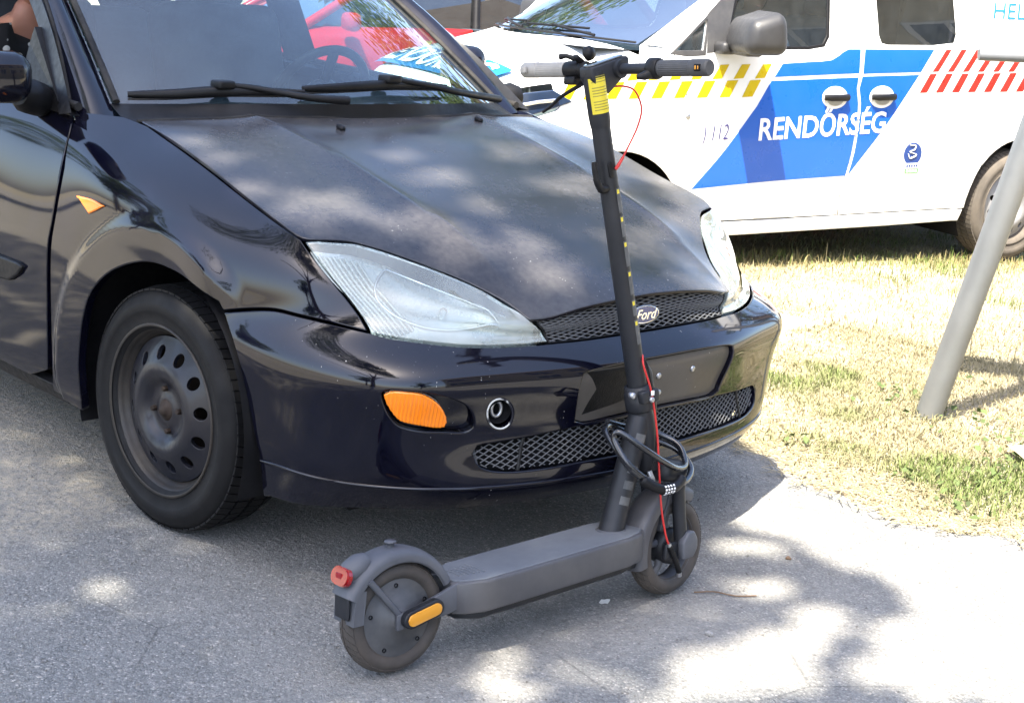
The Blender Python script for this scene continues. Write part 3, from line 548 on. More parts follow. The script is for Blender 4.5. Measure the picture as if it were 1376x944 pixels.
ed = spline(EDGE, 14); ed[:, 1] += .020*np.sin(ed[:, 0]*17)+.014*np.sin(ed[:, 0]*41+1)+rng.normal(0, .006, len(ed))
rows = [ed]; 
for d in (.25, 1, 2.2, 4, 8, 16, 40): rows.append(np.stack([ed[:, 0], ed[:, 1]-d], 1))
P3 = np.array([[(x, y, (-.010 if k == 0 else 0.)) for x, y in r] for k, r in enumerate(rows)])
mb = MB(); mb.grid(P3, flip=True); mb.build('asphalt_road', M['asphalt'], kind='structure')
def edge_y(x): return np.interp(x, ed[:, 0], ed[:, 1])
# grass: short dry blades with green tufts, thicker away from the trodden edge
def vnoise(x, y, s, seed):
    r = np.random.default_rng(seed); T = r.random((64, 64)); u = x*s+100; v = y*s+100; i = np.floor(u).astype(int); j = np.floor(v).astype(int); a = u-i; b = v-j; a = a*a*(3-2*a); b = b*b*(3-2*b)
    g = lambda p, q: T[p % 64, q % 64]; return g(i, j)*(1-a)*(1-b)+g(i+1, j)*a*(1-b)+g(i, j+1)*(1-a)*b+g(i+1, j+1)*a*b
M['grass'] = NT('grass_blades'); 
def grass_mat():
    n = M['grass']; at = n.n('Attribute', attribute_name='tint'); tl = n.n('BsdfTranslucent'); n.L(at.outputs['Color'], tl.inputs[0]); n.L(at.outputs['Color'], n.b.inputs['Base Color']); n.b.inputs['Roughness'].default_value = .7; n.b.inputs['Specular IOR Level'].default_value = .2
    m = n.n('MixShader'); m.inputs[0].default_value = .3; n.L(n.b.outputs[0], m.inputs[1]); n.L(tl.outputs[0], m.inputs[2]); n.L(m.outputs[0], n.out.inputs[0]); return n.m
M['grass'] = grass_mat()
def blades(n, x, y, hgt, lean, width, col, z0=-.015):
    ph = rng.random(n)*2*math.pi; dirx, diry = np.cos(ph), np.sin(ph); pw = ph+math.pi/2+rng.normal(0, .4, n); wx, wy = np.cos(pw)*width/2, np.sin(pw)*width/2
    l = hgt*lean; up = hgt*np.sqrt(np.clip(1-lean**2, .02, 1)); B0 = np.stack([x, y, np.full(n, z0)], 1); Wv = np.stack([wx, wy, 0*wx], 1)
    mid = B0+np.stack([dirx*l*.35, diry*l*.35, up*.6], 1); tip = B0+np.stack([dirx*l, diry*l, up*(1-.25*lean)], 1)
    v = np.stack([B0-Wv, B0+Wv, mid-Wv*.7, mid+Wv*.7, tip], 1).reshape(-1, 3)
    b = (np.arange(n)*5)[:, None]; lp = np.concatenate([b+np.array([0, 1, 3, 2]), b+np.array([2, 3, 4])], 1).ravel(); stt = (np.arange(n)*7)[:, None]+np.array([0, 4])
    return v, lp, stt.ravel(), np.repeat(col, 5, 0)
def grass_field(name, n, x0, x1, y0, y1, dens, label=None):
    x = rng.uniform(x0, x1, n); y = y0+(y1-y0)*rng.random(n)**1.35
    e = y-edge_y(x)-.06; keep = dens(x, y, e) > rng.random(n); x, y, e = x[keep], y[keep], e[keep]; n = len(x)
    gr = vnoise(x, y, 1.7, 3)*.6+vnoise(x, y, 6, 4)*.4; post = np.exp(-(((x-.78)/.42)**2+((y-1.75)/.45)**2)); gr = gr+post*.30+np.where((x > .9) & (e > .25), .16, 0)
    green = np.clip((gr-.55)/.22, 0, 1)[:, None]*rng.random((n, 1))**.35
    straw = np.array([.30, .262, .155])*(.7+.5*rng.random((n, 1))); gcol = np.array([.11, .15, .040])*(.6+.8*rng.random((n, 1))); col = straw*(1-green)+gcol*green
    hgt = (.016+.024*rng.random(n))*(1+.5*green[:, 0])*(1+.35*(y > 3)); lean = np.clip(rng.normal(.80, .16, n)-.25*green[:, 0], .15, .985)
    tall = (rng.random(n) < .0012) & (y > 2.2); hgt = np.where(tall, .10+.08*rng.random(n), hgt); lean = np.where(tall, .3*rng.random(n), lean)
    v, lp, s_, c = blades(n, x, y, hgt, lean, .0035+.002*rng.random(n), col); me = np_mesh(name, v, lp, s_, M['grass'], c); return tag(link(name, me), kind='stuff')
dens1 = lambda x, y, e: np.clip(e*2.2, 0, 1)*np.clip(.35+.9*vnoise(x, y, 4, 9), 0, 1)
grass_field('grass', 90000, -.6, 2.0, .95, 3.0, dens1)
grass_field('grass', 80000, -3.4, 1.6, 2.9, 8.2, lambda x, y, e: np.clip(.3+.9*vnoise(x, y, 3, 9), 0, 1))
# taller fringe in front of the van
n = 2600; t = rng.random(n); x = -2.05+t*1.0+rng.normal(0, .10, n); y = 3.55+t*2.05+rng.normal(0, .10, n); x += .18; 
hg = (.022+.075*rng.random(n)**3)*(.5+vnoise(x, y, 3, 12)); col = np.array([.34, .29, .14])*(.6+.6*rng.random((n, 1))); gsel = rng.random((n, 1)) < .25; col = np.where(gsel, np.array([.15, .21, .05])*(.6+.7*rng.random((n, 1))), col)
v, lp, s_, c = blades(n, x, y, hg, np.clip(rng.normal(.35, .2, n), .05, .9), .004+.003*rng.random(n), col); tag(link('tall_grass', np_mesh('tall_grass', v, lp, s_, M['grass'], c)), kind='stuff')
# straw and clippings strewn over the trodden edge and the asphalt border
n = 3000; x = rng.uniform(-.1, 2.0, n); e = .02+np.abs(rng.normal(.0, .16, n))-.09*(rng.random(n) < .25); y = edge_y(x)+e; ln = .012+.03*rng.random(n); a = rng.random(n)*math.pi*2; dx, dy = np.cos(a)*ln, np.sin(a)*ln; w = .0012+.0008*rng.random(n)
z = np.where(e < .02, .0045, -.008)
v = np.stack([np.stack([x-dx-dy/ln*w, y-dy+dx/ln*w, z], 1), np.stack([x-dx+dy/ln*w, y-dy-dx/ln*w, z], 1), np.stack([x+dx+dy/ln*w, y+dy-dx/ln*w, z+.004], 1), np.stack([x+dx-dy/ln*w, y+dy+dx/ln*w, z+.004], 1)], 1).reshape(-1, 3)
col = np.repeat(np.array([.44, .37, .23])*(.5+.7*rng.random((n, 1))), 4, 0); tag(link('straw', np_mesh('straw', v, np.arange(n*4), np.arange(n)*4, M['grass'], col)), kind='stuff')
# broad-leaved weeds
def leaf_cloud(name, C, size, colf, flatn=.75, mat='grass'):
    n = len(C); nrm = rng.normal(0, 1, (n, 3)); nrm[:, 2] = np.abs(nrm[:, 2])+flatn; nrm /= np.linalg.norm(nrm, axis=1)[:, None]; t = rng.normal(0, 1, (n, 3)); t -= nrm*(t*nrm).sum(1)[:, None]; t /= np.linalg.norm(t, axis=1)[:, None]; b = np.cross(nrm, t)
    L = (size*(.6+.8*rng.random(n)))[:, None]; Wd = L*.36
    v = np.stack([C-t*L*.5, C-b*Wd+nrm*L*.06, C+t*L*.5-nrm*L*.10, C+b*Wd+nrm*L*.06], 1).reshape(-1, 3); i = (np.arange(n)*4)[:, None]
    lp = (i+np.array([0, 1, 2, 0, 2, 3])).ravel(); me = np_mesh(name, v, lp, np.arange(2*n)*3, M[mat], np.repeat(colf(n), 4, 0)); return me
nk = 90; n = 750; k = rng.integers(0, nk, n); k = np.minimum(k, rng.integers(0, nk, n)); cx = np.concatenate([rng.uniform(.85, 1.7, 45), rng.uniform(.2, 1.5, 45)]); cy = edge_y(cx)+np.concatenate([rng.uniform(.22, 1.0, 45), rng.uniform(.15, 1.5, 45)]); C = np.stack([cx[k]+rng.normal(0, .055, n), cy[k]+rng.normal(0, .055, n), .002+.022*rng.random(n)], 1)
tag(link('weeds', leaf_cloud('weeds', C, .026, lambda n: np.array([.10, .135, .048])*(.5+.9*rng.random((n, 1))), 1.2)), kind='stuff')
# loose grit on the asphalt
def grit(name, n, x0, x1, y0, y1, r0, r1, c0):
    x = rng.uniform(x0, x1, n); y = rng.uniform(y0, y1, n); ok = y < edge_y(x)-.02; x, y = x[ok], y[ok]; n = len(x); r = r0+(r1-r0)*rng.random(n)**3
    tv = np.array([(1, 0, -.3), (-.5, .87, -.3), (-.5, -.87, -.3), (.1, .05, .8)]); v = tv[None]*r[:, None, None]*(.7+.6*rng.random((n, 4, 1))); a = rng.random(n)*6.28; ca, sa = np.cos(a)[:, None], np.sin(a)[:, None]
    v = np.stack([v[..., 0]*ca-v[..., 1]*sa, v[..., 0]*sa+v[..., 1]*ca, v[..., 2]*.8], 2)+np.stack([x, y, r*.3], 1)[:, None]
    i = (np.arange(n)*4)[:, None]; lp = (i+np.array([0, 1, 3, 1, 2, 3, 2, 0, 3])).ravel(); me = np_mesh(name, v.reshape(-1, 3), lp, np.arange(3*n)*3, M['grass'], np.repeat(np.array(c0)*(.5+.8*rng.random((n, 1))), 4, 0)); return tag(link(name, me), kind='stuff')
grit('grit', 26000, -1.6, 2.2, -1.9, 1.0, .0014, .0042, (.24, .23, .21))
def pebble(loc, r, label, col='paper', name='pebble'):
    bm = bmesh.new(); bmesh.ops.create_icosphere(bm, subdivisions=2, radius=1)
    for v in bm.verts: k = 1+.18*math.sin(v.co.x*5+loc[0]*9)+.12*math.sin(v.co.y*7+loc[1]*5); v.co = Vector((v.co.x*r*k, v.co.y*r*.8*k, v.co.z*r*.6*k))
    me = bpy.data.meshes.new(name); bm.to_mesh(me); bm.free(); o = link(name, me, None, M[col]); o.location = (loc[0], loc[1], r*.45); return tag(o, label, 'stone')
M['stone_brown'] = plain('brown_stone', (.16, .10, .06), .8, grime=.5); M['stone_grey'] = plain('grey_stone', (.30, .29, .27), .8, grime=.4)
pebble((1.188, -.174), .009, 'small pale stone on shaded asphalt right of the scooter front wheel', 'stone_grey')
pebble((1.019, .358), .008, 'small brown stone lying at the edge of the tree shade', 'stone_brown')
pebble((.26, -1.45), .009, 'small pale stone on the shaded asphalt at far left below the car wheel', 'stone_grey')
mb = MB(); mb.grid(np.array([[(x*.011, y*.007, .004+.003*math.sin(x*2)+.002*y) for x in (-1, -.3, .3, 1)] for y in (-1, 0, 1)])); mb.grid(np.array([[(x*.011, y*.007, .002+.003*math.sin(x*2)+.002*y) for x in (-1, -.3, .3, 1)] for y in (-1, 0, 1)]), flip=True)
o = mb.build('paper_scrap', M['paper']); o.location = (.936, -.24, .002); o.rotation_euler = (0, 0, R(20)); tag(o, 'scrap of white paper on the asphalt beside the scooter front tyre', 'litter')
mb = MB(); mb.tube(spline([(1.02, -.02, .004), (1.05, .02, .006), (1.09, .045, .004), (1.12, .09, .004)], 5), .0018, 5); tag(mb.build('twig', M['stone_brown']), 'thin brown twig lying in the dappled shade right of the scooter', 'twig')
mb = MB(); L_ = spline([(.86, 1.78, .01), (.90, 1.76, .03), (.97, 1.72, .02), (1.03, 1.66, .0)], 5); mb.grid(np.array([[tuple(p+np.array([.02*q*math.sin(math.pi*i/15), .025*q*math.sin(math.pi*i/15), .004*abs(q)])) for q in (-1, 0, 1)] for i, p in enumerate(L_)])); lf = mb.build('dry_leaf', M['straw_leaf']); tag(lf, 'long pale dry leaf lying in the grass right of the leaning post', 'leaf')
# ------------------------------------------------------------------ LEANING SIGNPOST
pa = V(.463, 1.965, -.05); pb = V(.668, 1.995, .975); pd = (pb-pa).normalized(); top = pa+pd*1.72
sp = empty('signpost', 'leaning grey galvanised post with a white sign, standing in the grass', 'signpost', Matrix.Translation((.463, 1.965, 0)))
o0 = V(.463, 1.965, 0)
mb = MB(); mb.tube([pa-o0, pa+pd*.5-o0, pa+pd*1.1-o0, top-o0], .0455, 28); mb.build('post', M['galv'], sp)
mb = MB(); mb.lathe([(.0, .035), (.03, .03), (.046, .012), (.047, 0)], top-o0, pd, 24); mb.build('post_cap', M['black_plastic'], sp)
ex = V(.72, .69, .03).normalized(); nz = V(.69, -.72, .05).normalized(); ez = nz.cross(ex)*-1; ez = ex.cross(nz)*-1 if ez.z < 0 else ez
c0 = V(.425, 2.035, 1.238)-o0
mb = MB(); mb.prism([(0, 0), (.56, 0), (.56, .40), (0, .40)], c0+nz*.0-ez*0, ex, ez, -.03, bev=.004); pl_ = mb.build('sign_plate', M['white_film'], sp)
mb = MB(); mb.tube([c0+ex*-.006+nz*.014+ez*-.004, c0+ex*.28+nz*.014+ez*-.004, c0+ex*.566+nz*.014+ez*-.004], .019, 14); mb.build('sign_rail', M['sign_rail'], pl_)
tm = text_mesh('HELY', 1., extrude=0); k = .052/.69; mb = MB(); side = 1 if nz.dot(V(*CAM)-o0-c0) > 0 else -1
fz = nz*(.0035*side)
fro = max((abs((Vector(v)-c0).dot(nz)), (Vector(v)-c0).dot(nz)) for v in [tuple(q) for q in [pl_.data.vertices[i].co for i in range(len(pl_.data.vertices))]])
dmax = max((v.co-c0).dot(nz) for v in pl_.data.vertices)
mesh_into(mb, tm, lambda c: c0+ex*(.028+c.x*k*.86)+ez*(.118+c.y*k)+nz*(dmax+.002)); mb.build('lettering', M['light_blue_film'], pl_)
for h in (.10, .30):
    q = (c0+ex*.26+ez*h); mb = MB(); a_ = pa+pd*((q.z)/pd.z)-o0; mb.tube([a_, (a_+q)/2+nz*0, q], .012, 8); mb.build('sign_bracket', M['galv'], sp)
# ------------------------------------------------------------------ TREES
def leaf_mat(name, c):
    n = NT(name); at = n.n('Attribute', attribute_name='tint'); tl = n.n('BsdfTranslucent'); n.L(at.outputs['Color'], tl.inputs[0]); n.L(at.outputs['Color'], n.b.inputs['Base Color']); n.b.inputs['Roughness'].default_value = .5
    m = n.n('MixShader'); m.inputs[0].default_value = .42; n.L(n.b.outputs[0], m.inputs[1]); n.L(tl.outputs[0], m.inputs[2]); n.L(m.outputs[0], n.out.inputs[0]); return n.m
M['leaf'] = leaf_mat('leaves', 0); M['bark'] = plain('bark', (.13, .10, .075), .9, grime=.5, gscale=12, bump=.6)
lcol = lambda n: np.array([.070, .120, .030])*(.55+.8*rng.random((n, 1)))+np.array([.02, .01, 0])*rng.random((n, 1))
def limbs(mb, base, r, targets):
    for t in targets:
        b = Vector(base); t = Vector(t); m = b.lerp(t, .5)+V(rng.normal(0, .3), rng.normal(0, .3), .5)
        mb.tube(spline([b, b.lerp(m, .5)+V(0, 0, .15), m, t], 4), np.linspace(r*.55, r*.12, 13), 8)
SHADE = [(-6, .6), (-3, 1.0), (-.6, 1.05), (.05, 1.0), (.35, .90), (.52, .70), (.692, .43), (.80, .46), (.90, .49), (1.0, .46), (1.08, .40), (1.20, .47), (1.29, .43), (1.42, .31), (1.35, .23), (1.40, .12), (1.5, .07), (1.62, .09), (1.78, .02), (2.1, -.2), (2.9, -.7), (4.2, -1.2), (4.6, -2.2), (3.6, -3.3), (1, -3.4), (-2, -3.0), (-4, -2.2), (-6, -1.2)]
LITS = [(0.907, 0.324, 0.05, 0.075, 0.029, -0.038), (1.112, 0.155, 0.037, 0.054, 0.036, -0.048), (1.269, 0.114, 0.036, 0.052, 0.043, -0.063), (1.315, -0.052, 0.059, 0.084, 0.031, -0.045), (1.27, -0.254, 0.042, 0.059, 0.027, -0.034), (1.328, -0.4, 0.026, 0.035, 0.029, -0.037), (1.4, -0.198, 0.042, 0.06, 0.045, -0.062), (1.362, -0.314, 0.023, 0.032, 0.025, -0.032), (1.067, -0.72, 0.023, 0.032, 0.03, -0.029), (1.013, -0.623, 0.012, 0.017, 0.02, -0.019), (0.237, -1.111, 0.018, 0.026, 0.032, -0.018), (1.524, -0.024, 0.039, 0.054, 0.039, -0.061), (1.639, -0.008, 0.028, 0.04, 0.025, -0.043), (1.187, -0.497, 0.018, 0.026, 0.013, -0.015), (1.148, -0.716, 0.022, 0.03, 0.018, -0.017), (1.345, -0.496, 0.027, 0.037, 0.02, -0.024), (0.101, -0.156, 0.029, 0.096, 0.074, -0.063), (0.246, -0.007, 0.041, 0.102, 0.053, -0.051), (0.36, 0.021, 0.023, 0.071, 0.032, -0.034), (0.004, 0.293, 0.01, 0.092, 0.055, -0.051), (-0.125, 0.717, 0.008, 0.123, 0.064, -0.066), (0.117, 0.662, 0.008, 0.107, 0.065, -0.071), (0.192, 0.237, 0.01, 0.065, 0.037, -0.037), (0.446, 0.515, 0.005, 0.092, 0.048, -0.057), (0.336, 0.808, -0.014, 0.109, 0.062, -0.076), (0.493, 0.688, -0.02, 0.1, 0.042, -0.053), (-0.196, -0.208, 0.013, 0.044, 0.031, -0.024), (-0.036, -0.269, 0.019, 0.049, 0.027, -0.021), (-0.338, -0.211, 0.012, 0.035, 0.03, -0.021), (0.39, 0.158, 0.017, 0.081, 0.038, -0.04), (0.533, 0.177, 0.02, 0.066, 0.024, -0.027), (-0.003, 1.009, -0.017, 0.116, 0.062, -0.072), (-0.125, 0.288, 0.006, 0.07, 0.038, -0.035), (0.005, -0.488, 0.072, 0.007, 0.013, -0.026), (0.238, -0.518, 0.065, 0.007, 0.008, -0.015), (-0.24, -0.479, 0.079, 0.007, 0.005, -0.011), (0.444, -0.458, 0.019, 0.002, 0.003, -0.006), (-0.553, -0.496, 0.072, 0.006, 0.012, -0.029), (-0.778, -0.526, 0.098, 0.009, 0.012, -0.031)]
def shade_leaves(n):
    sh = np.array(SHADE); g = np.stack([rng.uniform(-9, 8, n*3), rng.uniform(-9, 1.2, n*3)], 1); ok = in_poly(g, sh); g = g[ok]
    near = (g[:, 0] > -1.6) & (g[:, 0] < 2.4) & (g[:, 1] > -2.2); ok = near | (rng.random(len(g)) < .42); g = g[ok]
    dd = dist_poly(g, sh); ok = rng.random(len(g)) < np.clip(.45+dd/.12, 0, 1); g = g[ok]
    for (cx, cy, ax, ay, bx, by) in LITS:
        D = ax*by-ay*bx; u = ((g[:, 0]-cx)*by-(g[:, 1]-cy)*bx)/D; v = ((g[:, 1]-cy)*ax-(g[:, 0]-cx)*ay)/D
        la = math.hypot(ax, ay); lb = math.hypot(bx, by); k1 = (la+.026)/la; k2 = (lb+.026)/lb
        g = g[(u/k1)**2+(v/k2)**2 > 1]
    h = 6.2+4.2*rng.random(len(g))+.8*vnoise(g[:, 0], g[:, 1], .8, 21)
    return np.stack([g[:, 0]+SUN.x/SUN.z*h, g[:, 1]+SUN.y/SUN.z*h, h], 1)
Cn = shade_leaves(84000)
tr_ = empty('shade_tree', 'big leafy tree outside the picture whose crown shades the car and scooter', 'tree', Matrix.Translation((3.6, -8.3, 0)))
TO = np.array([3.6, -8.3, 0]); link('crown', leaf_cloud('crown', Cn-TO, .105, lcol, .6, 'leaf'), tr_)
mb = MB(); mb.tube(spline([(0, 0, -.1), (.05, .05, 1.2), (-.05, .1, 3), (.0, .2, 4.6)], 5), np.linspace(.34, .22, 16), 14)
mb.build('trunk', M['bark'], tr_)
mb = MB(); limbs(mb, (0, .15, 4.2), .3, [(-3.2, 1.6, 7.6), (-1.4, 3.1, 8.4), (1.6, 2.2, 8.2), (2.6, -.6, 7.6), (-.6, -2.2, 8.0), (-5.2, -.4, 7.8)]); mb.build('limbs', M['bark'], tr_)
def tree(loc, H, cr, label, n=5200, group=None, k0=9, leaf=.24):
    t = empty('tree', label, 'tree', Matrix.Translation(loc), group)
    cen = np.array([(rng.normal(0, cr*.42), rng.normal(0, cr*.42), H*.62+rng.normal(0, H*.16)) for _ in range(k0*3)]); rad = cr*(.28+.25*rng.random(len(cen)))
    k = rng.integers(0, len(cen), n); d = rng.normal(0, 1, (n, 3)); d /= np.linalg.norm(d, axis=1)[:, None]; C = cen[k]+d*(rad[k]*(.55+.45*rng.random(n)))[:, None]*np.array([1, 1, .8]); C = C[C[:, 2] > H*.18]
    link('crown', leaf_cloud('crown', C, leaf, lcol, .5, 'leaf'), t)
    mb = MB(); mb.tube([(0, 0, -.1), (.05, 0, H*.2), (0, .08, H*.45), (.05, .05, H*.62)], [H*.03, H*.024, H*.018, H*.008], 10); limbs(mb, (0, 0, H*.32), H*.03, [tuple(c) for c in cen[:5]]); mb.build('trunk', M['bark'], t); return t
# ------------------------------------------------------------------ old house across the road (mirrored in the van windows)
M['plaster'] = plain('old_plaster', (.42, .37, .27), .9, grime=.35, gscale=2.5, bump=.2); M['roof_tile'] = plain('weathered_roof_tiles', (.15, .12, .10), .85, grime=.5, gscale=5)
M['window_dark'] = plain('dark_window_glass', (.02, .024, .03), .06, coat=1.); M['frame_white'] = plain('painted_window_frame', (.5, .48, .44), .6)
hs = empty('house', 'old beige plastered house with a weathered tiled roof across the road', 'house', Matrix.Translation((10.2, 8.0, 0)) @ Matrix.Rotation(R(10), 4, 'Z'))
mb = MB(); mb.box((3.5, 0, 3.75), (7, 18, 7.5)); hw = mb.build('wall', M['plaster'], hs)
mb = MB(); mb.prism([(-.5, 7.35), (3.5, 10.9), (7.5, 7.35), (7.5, 7.55), (3.5, 11.15), (-.5, 7.55)], (0, 9.4, 0), (1, 0, 0), (0, 0, 1), 18.8); rf_ = mb.build('roof', M['roof_tile'], hs)
for k in range(46):
    pass
for zc in (2.2, 5.5):
    for y in (-8.0, -5.8, -3.6, -1.4, .8, 3.0, 5.2, 7.4):
        mb = MB(); mb.box((-.02, y, zc), (.10, 1.25, 1.75), bev=.02); fr_ = mb.build('window', M['frame_white'], hs)
        for dy in (-.29, .29): mb = MB(); mb.box((-.075, y+dy, zc), (.03, .48, 1.5)); mb.build('pane', M['window_dark'], fr_)
        mb = MB(); mb.box((-.10, y, zc-.93), (.2, 1.45, .08), bev=.01); mb.build('sill', M['plaster'], fr_)
mb = MB(); mb.box((4.5, 3, 11.0), (.7, .7, 1.6), bev=.02); mb.build('chimney', M['plaster'], rf_)
for x, y, H, c, lb in ((-9, -15, 8, 2.8, 'broad leafy tree behind the photographer, left of the road'), (-12, -9, 8, 2.8, 'round leafy tree far left of the parked hatchback'), (6, -19, 10, 3.2, 'tall leafy tree directly behind the photographer'), (17, -6, 8, 2.6, 'smaller leafy tree beside the old house'),
        (-13.5, 9.5, 12, 3.4, 'unseen leafy tree added beyond the maroon car to darken reflections'), (-8.5, 13.5, 13, 3.6, 'unseen tall leafy tree added behind the parked police van to darken reflections'), (-2, 16.5, 12, 3.4, 'unseen leafy tree added behind the rear of the police van to darken reflections'), (-17, 3, 11, 3.4, 'leafy tree far behind the navy hatchback')):  # trees behind the van are added out of view to cut sky glare on the bonnet
    tree((x, y, 0), H, c, lb)
# ------------------------------------------------------------------ BLACK HATCHBACK
KB = float(KV[-1])
B = {k: np.array(v, float) for k, v in BAKE.items()}
car = empty('parked_car', 'dark navy hatchback with hazy headlights, black steel wheels and no number plate', 'car')
def half_full(h, fn_m): return np.concatenate([h, fn_m(h[::-1])])
# bonnet
he = B['hood_edge']*[1, -1]; hl_ = B['hood_lip']*[1, -1]
rear = [(-.272-.092*(w/.69)**2, w) for w in np.linspace(.67, -.67, 46)]
front = np.concatenate([he, hl_]); hood_out = np.concatenate([front, (front*[1, -1])[::-1], np.array(rear)])
mb = MB(); patch(mb, hoodS, hood_out, step=.018, thick=.009, bev=.003, gap=-.0004); hood_o = pbuild(mb, 'bonnet', M['paint_hood'], car)
for xw in ((-.146, -.214), (-.206, .338)):
    mb = MB(); z = float(hoodz([xw[0]], [abs(xw[1])])[0]); mb.box((0, 0, 0), (.028, .017, .014), bev=.006)
    o = mb.build('washer_nozzle', M['black_plastic'], car); o.location = (xw[0], xw[1], z+.005); o.rotation_euler = (0, R(12), 0)
# wings, doors, lamps on both sides
DG = B['door_gap']
def loop_side(p, s): return p if s > 0 else mirror_uv(p)
for s in (1, -1):
    mb = MB(); patch(mb, shellS, loop_side(B['fender'], s), step=.010, thick=.022, bev=.003, gap=.001); wing = pbuild(mb, 'front_wing', M['paint'], car)
    mb = MB(); patch(mb, shellS, loop_side(B['side_indicator'], s), step=.006, off=.006, thick=.008, bev=.003); pbuild(mb, 'side_indicator', M['amber'], wing)
    # front door
    g = DG; dend = 2.74
    door = np.concatenate([g, [(2.0, .018), (2.35, .012), (dend, .012), (dend+.02, .3), (dend, .655), (2.3, .662), (2.0, .662)]])
    mb = MB(); patch(mb, shellS, loop_side(door, s), step=.02, thick=.02, bev=.003, gap=-.0055); dr = pbuild(mb, 'front_door', M['paint'], car)
    mb = MB(); patch(mb, shellS, loop_side(B['moulding'], s), step=.012, off=.012, thick=.014, bev=.005); pbuild(mb, 'side_moulding', M['black_plastic'], dr)
    mb = MB(); patch(mb, shellS, loop_side(np.array([(2.52, .10), (2.66, .10), (2.66, .135), (2.52, .135)]), s), step=.01, off=.022, thick=.02, bev=.006); pbuild(mb, 'handle', M['black_plastic'], dr)
    ca = [(3.985+.36*math.cos(a), .60+.36*math.sin(a)) for a in np.linspace(math.pi, 2*math.pi, 22)]
    qp = np.array([(dend+.012, .012), (3.4, .012), (4.45, .02), (4.49, .35), (4.47, .70), (4.36, .71)]+ca[::-1]+[(3.60, .70), (3.2, .662), (dend+.012, .655), (dend+.032, .3)])
    mb = MB(); patch(mb, shellS, loop_side(qp, s), step=.03, thick=.02, bev=.003); pbuild(mb, 'rear_quarter', M['paint'], car)
    sl_ = np.array([(1.845, .668), (2.3, .667), (3.0, .667), (3.58, .70), (3.58, .73), (2.3, .731), (1.845, .728)])
    mb = MB(); patch(mb, shellS, loop_side(sl_, s), step=.02, off=-.004, thick=.03, bev=.004); pbuild(mb, 'sill', M['black_plastic'], car)
    # headlamp: hazy lens over a bowl and a ribbed corner
    hlp = loop_side(B['headlight'], s)
    lamp_o = MB(); patch(lamp_o, shellS, hlp, step=.012, off=.001, thick=.012, bev=.004, gap=.0002); lamp = pbuild(lamp_o, 'headlight', M['lens'], car)
    bc = B['bowl'][0]*[s, 1]; bl = abs(B['bowl'][1][0]-B['bowl'][0][0])
    def hoff(uv, s=s, bc=bc, bl=bl):
        du = (uv[:, 0]-bc[0])*s; dv = uv[:, 1]-bc[1]; r = np.hypot(du, dv*1.25)
        return -.034-.024*np.clip(1-(r/bl)**2, 0, 1)
    mb = MB(); patch(mb, shellS, inset(redo(hlp if area2(hlp) > 0 else hlp[::-1], .012), .006), step=.009, off=0, thick=.004, bev=.001, offfn=hoff); pbuild(mb, 'reflector', M['reflector'], lamp)
    hin = inset(redo(hlp if area2(hlp) > 0 else hlp[::-1], .012), .017); e0, e1 = B['hl_corner'][0]*[s, 1], B['hl_corner'][1]*[s, 1]; ed_ = (e1-e0)/np.linalg.norm(e1-e0); en = np.array([-ed_[1], ed_[0]]); en = en if (bc-e0)@en > 0 else -en
    for k in range(9):
        q = np.array([e0+ed_*t+en*(.014+.0105*k) for t in np.linspace(-.12, .30, 90)]); rr_ = np.hypot((q[:, 0]-bc[0]), (q[:, 1]-bc[1])*1.25); q = q[in_poly(q, hin) & (rr_ > bl*1.04)]
        if len(q) > 3: mb = MB(); mb.tube(shellS(q)-num_n(shellS, q)*.0325, .0046, 6, flat=.8); mb.build('flute', M['reflector'], lamp)
    q = np.array([bc+bl*np.array([math.cos(a), math.sin(a)/1.25]) for a in np.linspace(0, 2*math.pi, 90)]); q = q[in_poly(q, hin)]; q = q[np.argsort(np.unwrap(np.arctan2(q[:, 1]-bc[1], (q[:, 0]-bc[0])*-s)))]
    mb = MB(); mb.tube(shellS(q)-num_n(shellS, q)*.031, .0035, 6); mb.build('bowl_rim', M['chrome'], lamp)
    mb = MB(); c3 = shellS(np.array([bc]))[0]; n3 = num_n(shellS, np.array([bc]))[0]
    mb.lathe([(.0, .022), (.008, .02), (.011, .008), (.011, -.02)], c3-n3*.052, n3, 16); mb.build('bulb', M['clear_lens'], lamp)
    # bumper indicator: only the one by the right-hand wheel is fitted
    if s < 0: continue
    ip = loop_side(B['indicator'], s)
    ribs = lambda uv, s=s: .0016*np.sin(uv[:, 0]*2*math.pi/.0085)
    mb = MB(); patch(mb, shellS, ip, step=.003, off=.001, thick=.012, bev=.004, offfn=ribs); ind = pbuild(mb, 'indicator', M['amber'], car)
    mb = MB(); patch(mb, shellS, ip, step=.01, off=-.014, thick=.004, bev=.001); pbuild(mb, 'indicator_reflector', M['reflector'], ind)
# bumper skin
bt, ba = B['bumper_top'], B['bumper_arch']
bot_v = KB-.006; ub = ba[0][0]
half = np.concatenate([ba, bt[1:]])                      # arch bottom -> seam -> centre
half = half[half[:, 0] > .004]
bottom = np.array([(u, bot_v) for u in np.linspace(-ub, ub, 90)])[1:-1]
bump_out = np.concatenate([half, mirror_uv(half)[::-1], bottom])
lg = B['lower_grille']; lgh = lg[np.argsort(0*lg[:, 0], kind='stable')]; lg_full = np.concatenate([lg, mirror_uv(lg)[::-1]])
plh = B['plate']; pl_full = np.concatenate([plh, mirror_uv(plh)[::-1]])
rec = B['indicator_recess']; fog = B['fog_hole']
mb = MB(); patch(mb, shellS, bump_out, holes=[lg_full, pl_full, rec, fog], step=.014, thick=.02, bev=.004, hole_thick=.03, gap=.001)
bumper = pbuild(mb, 'front_bumper', M['paint_bumper'], car)
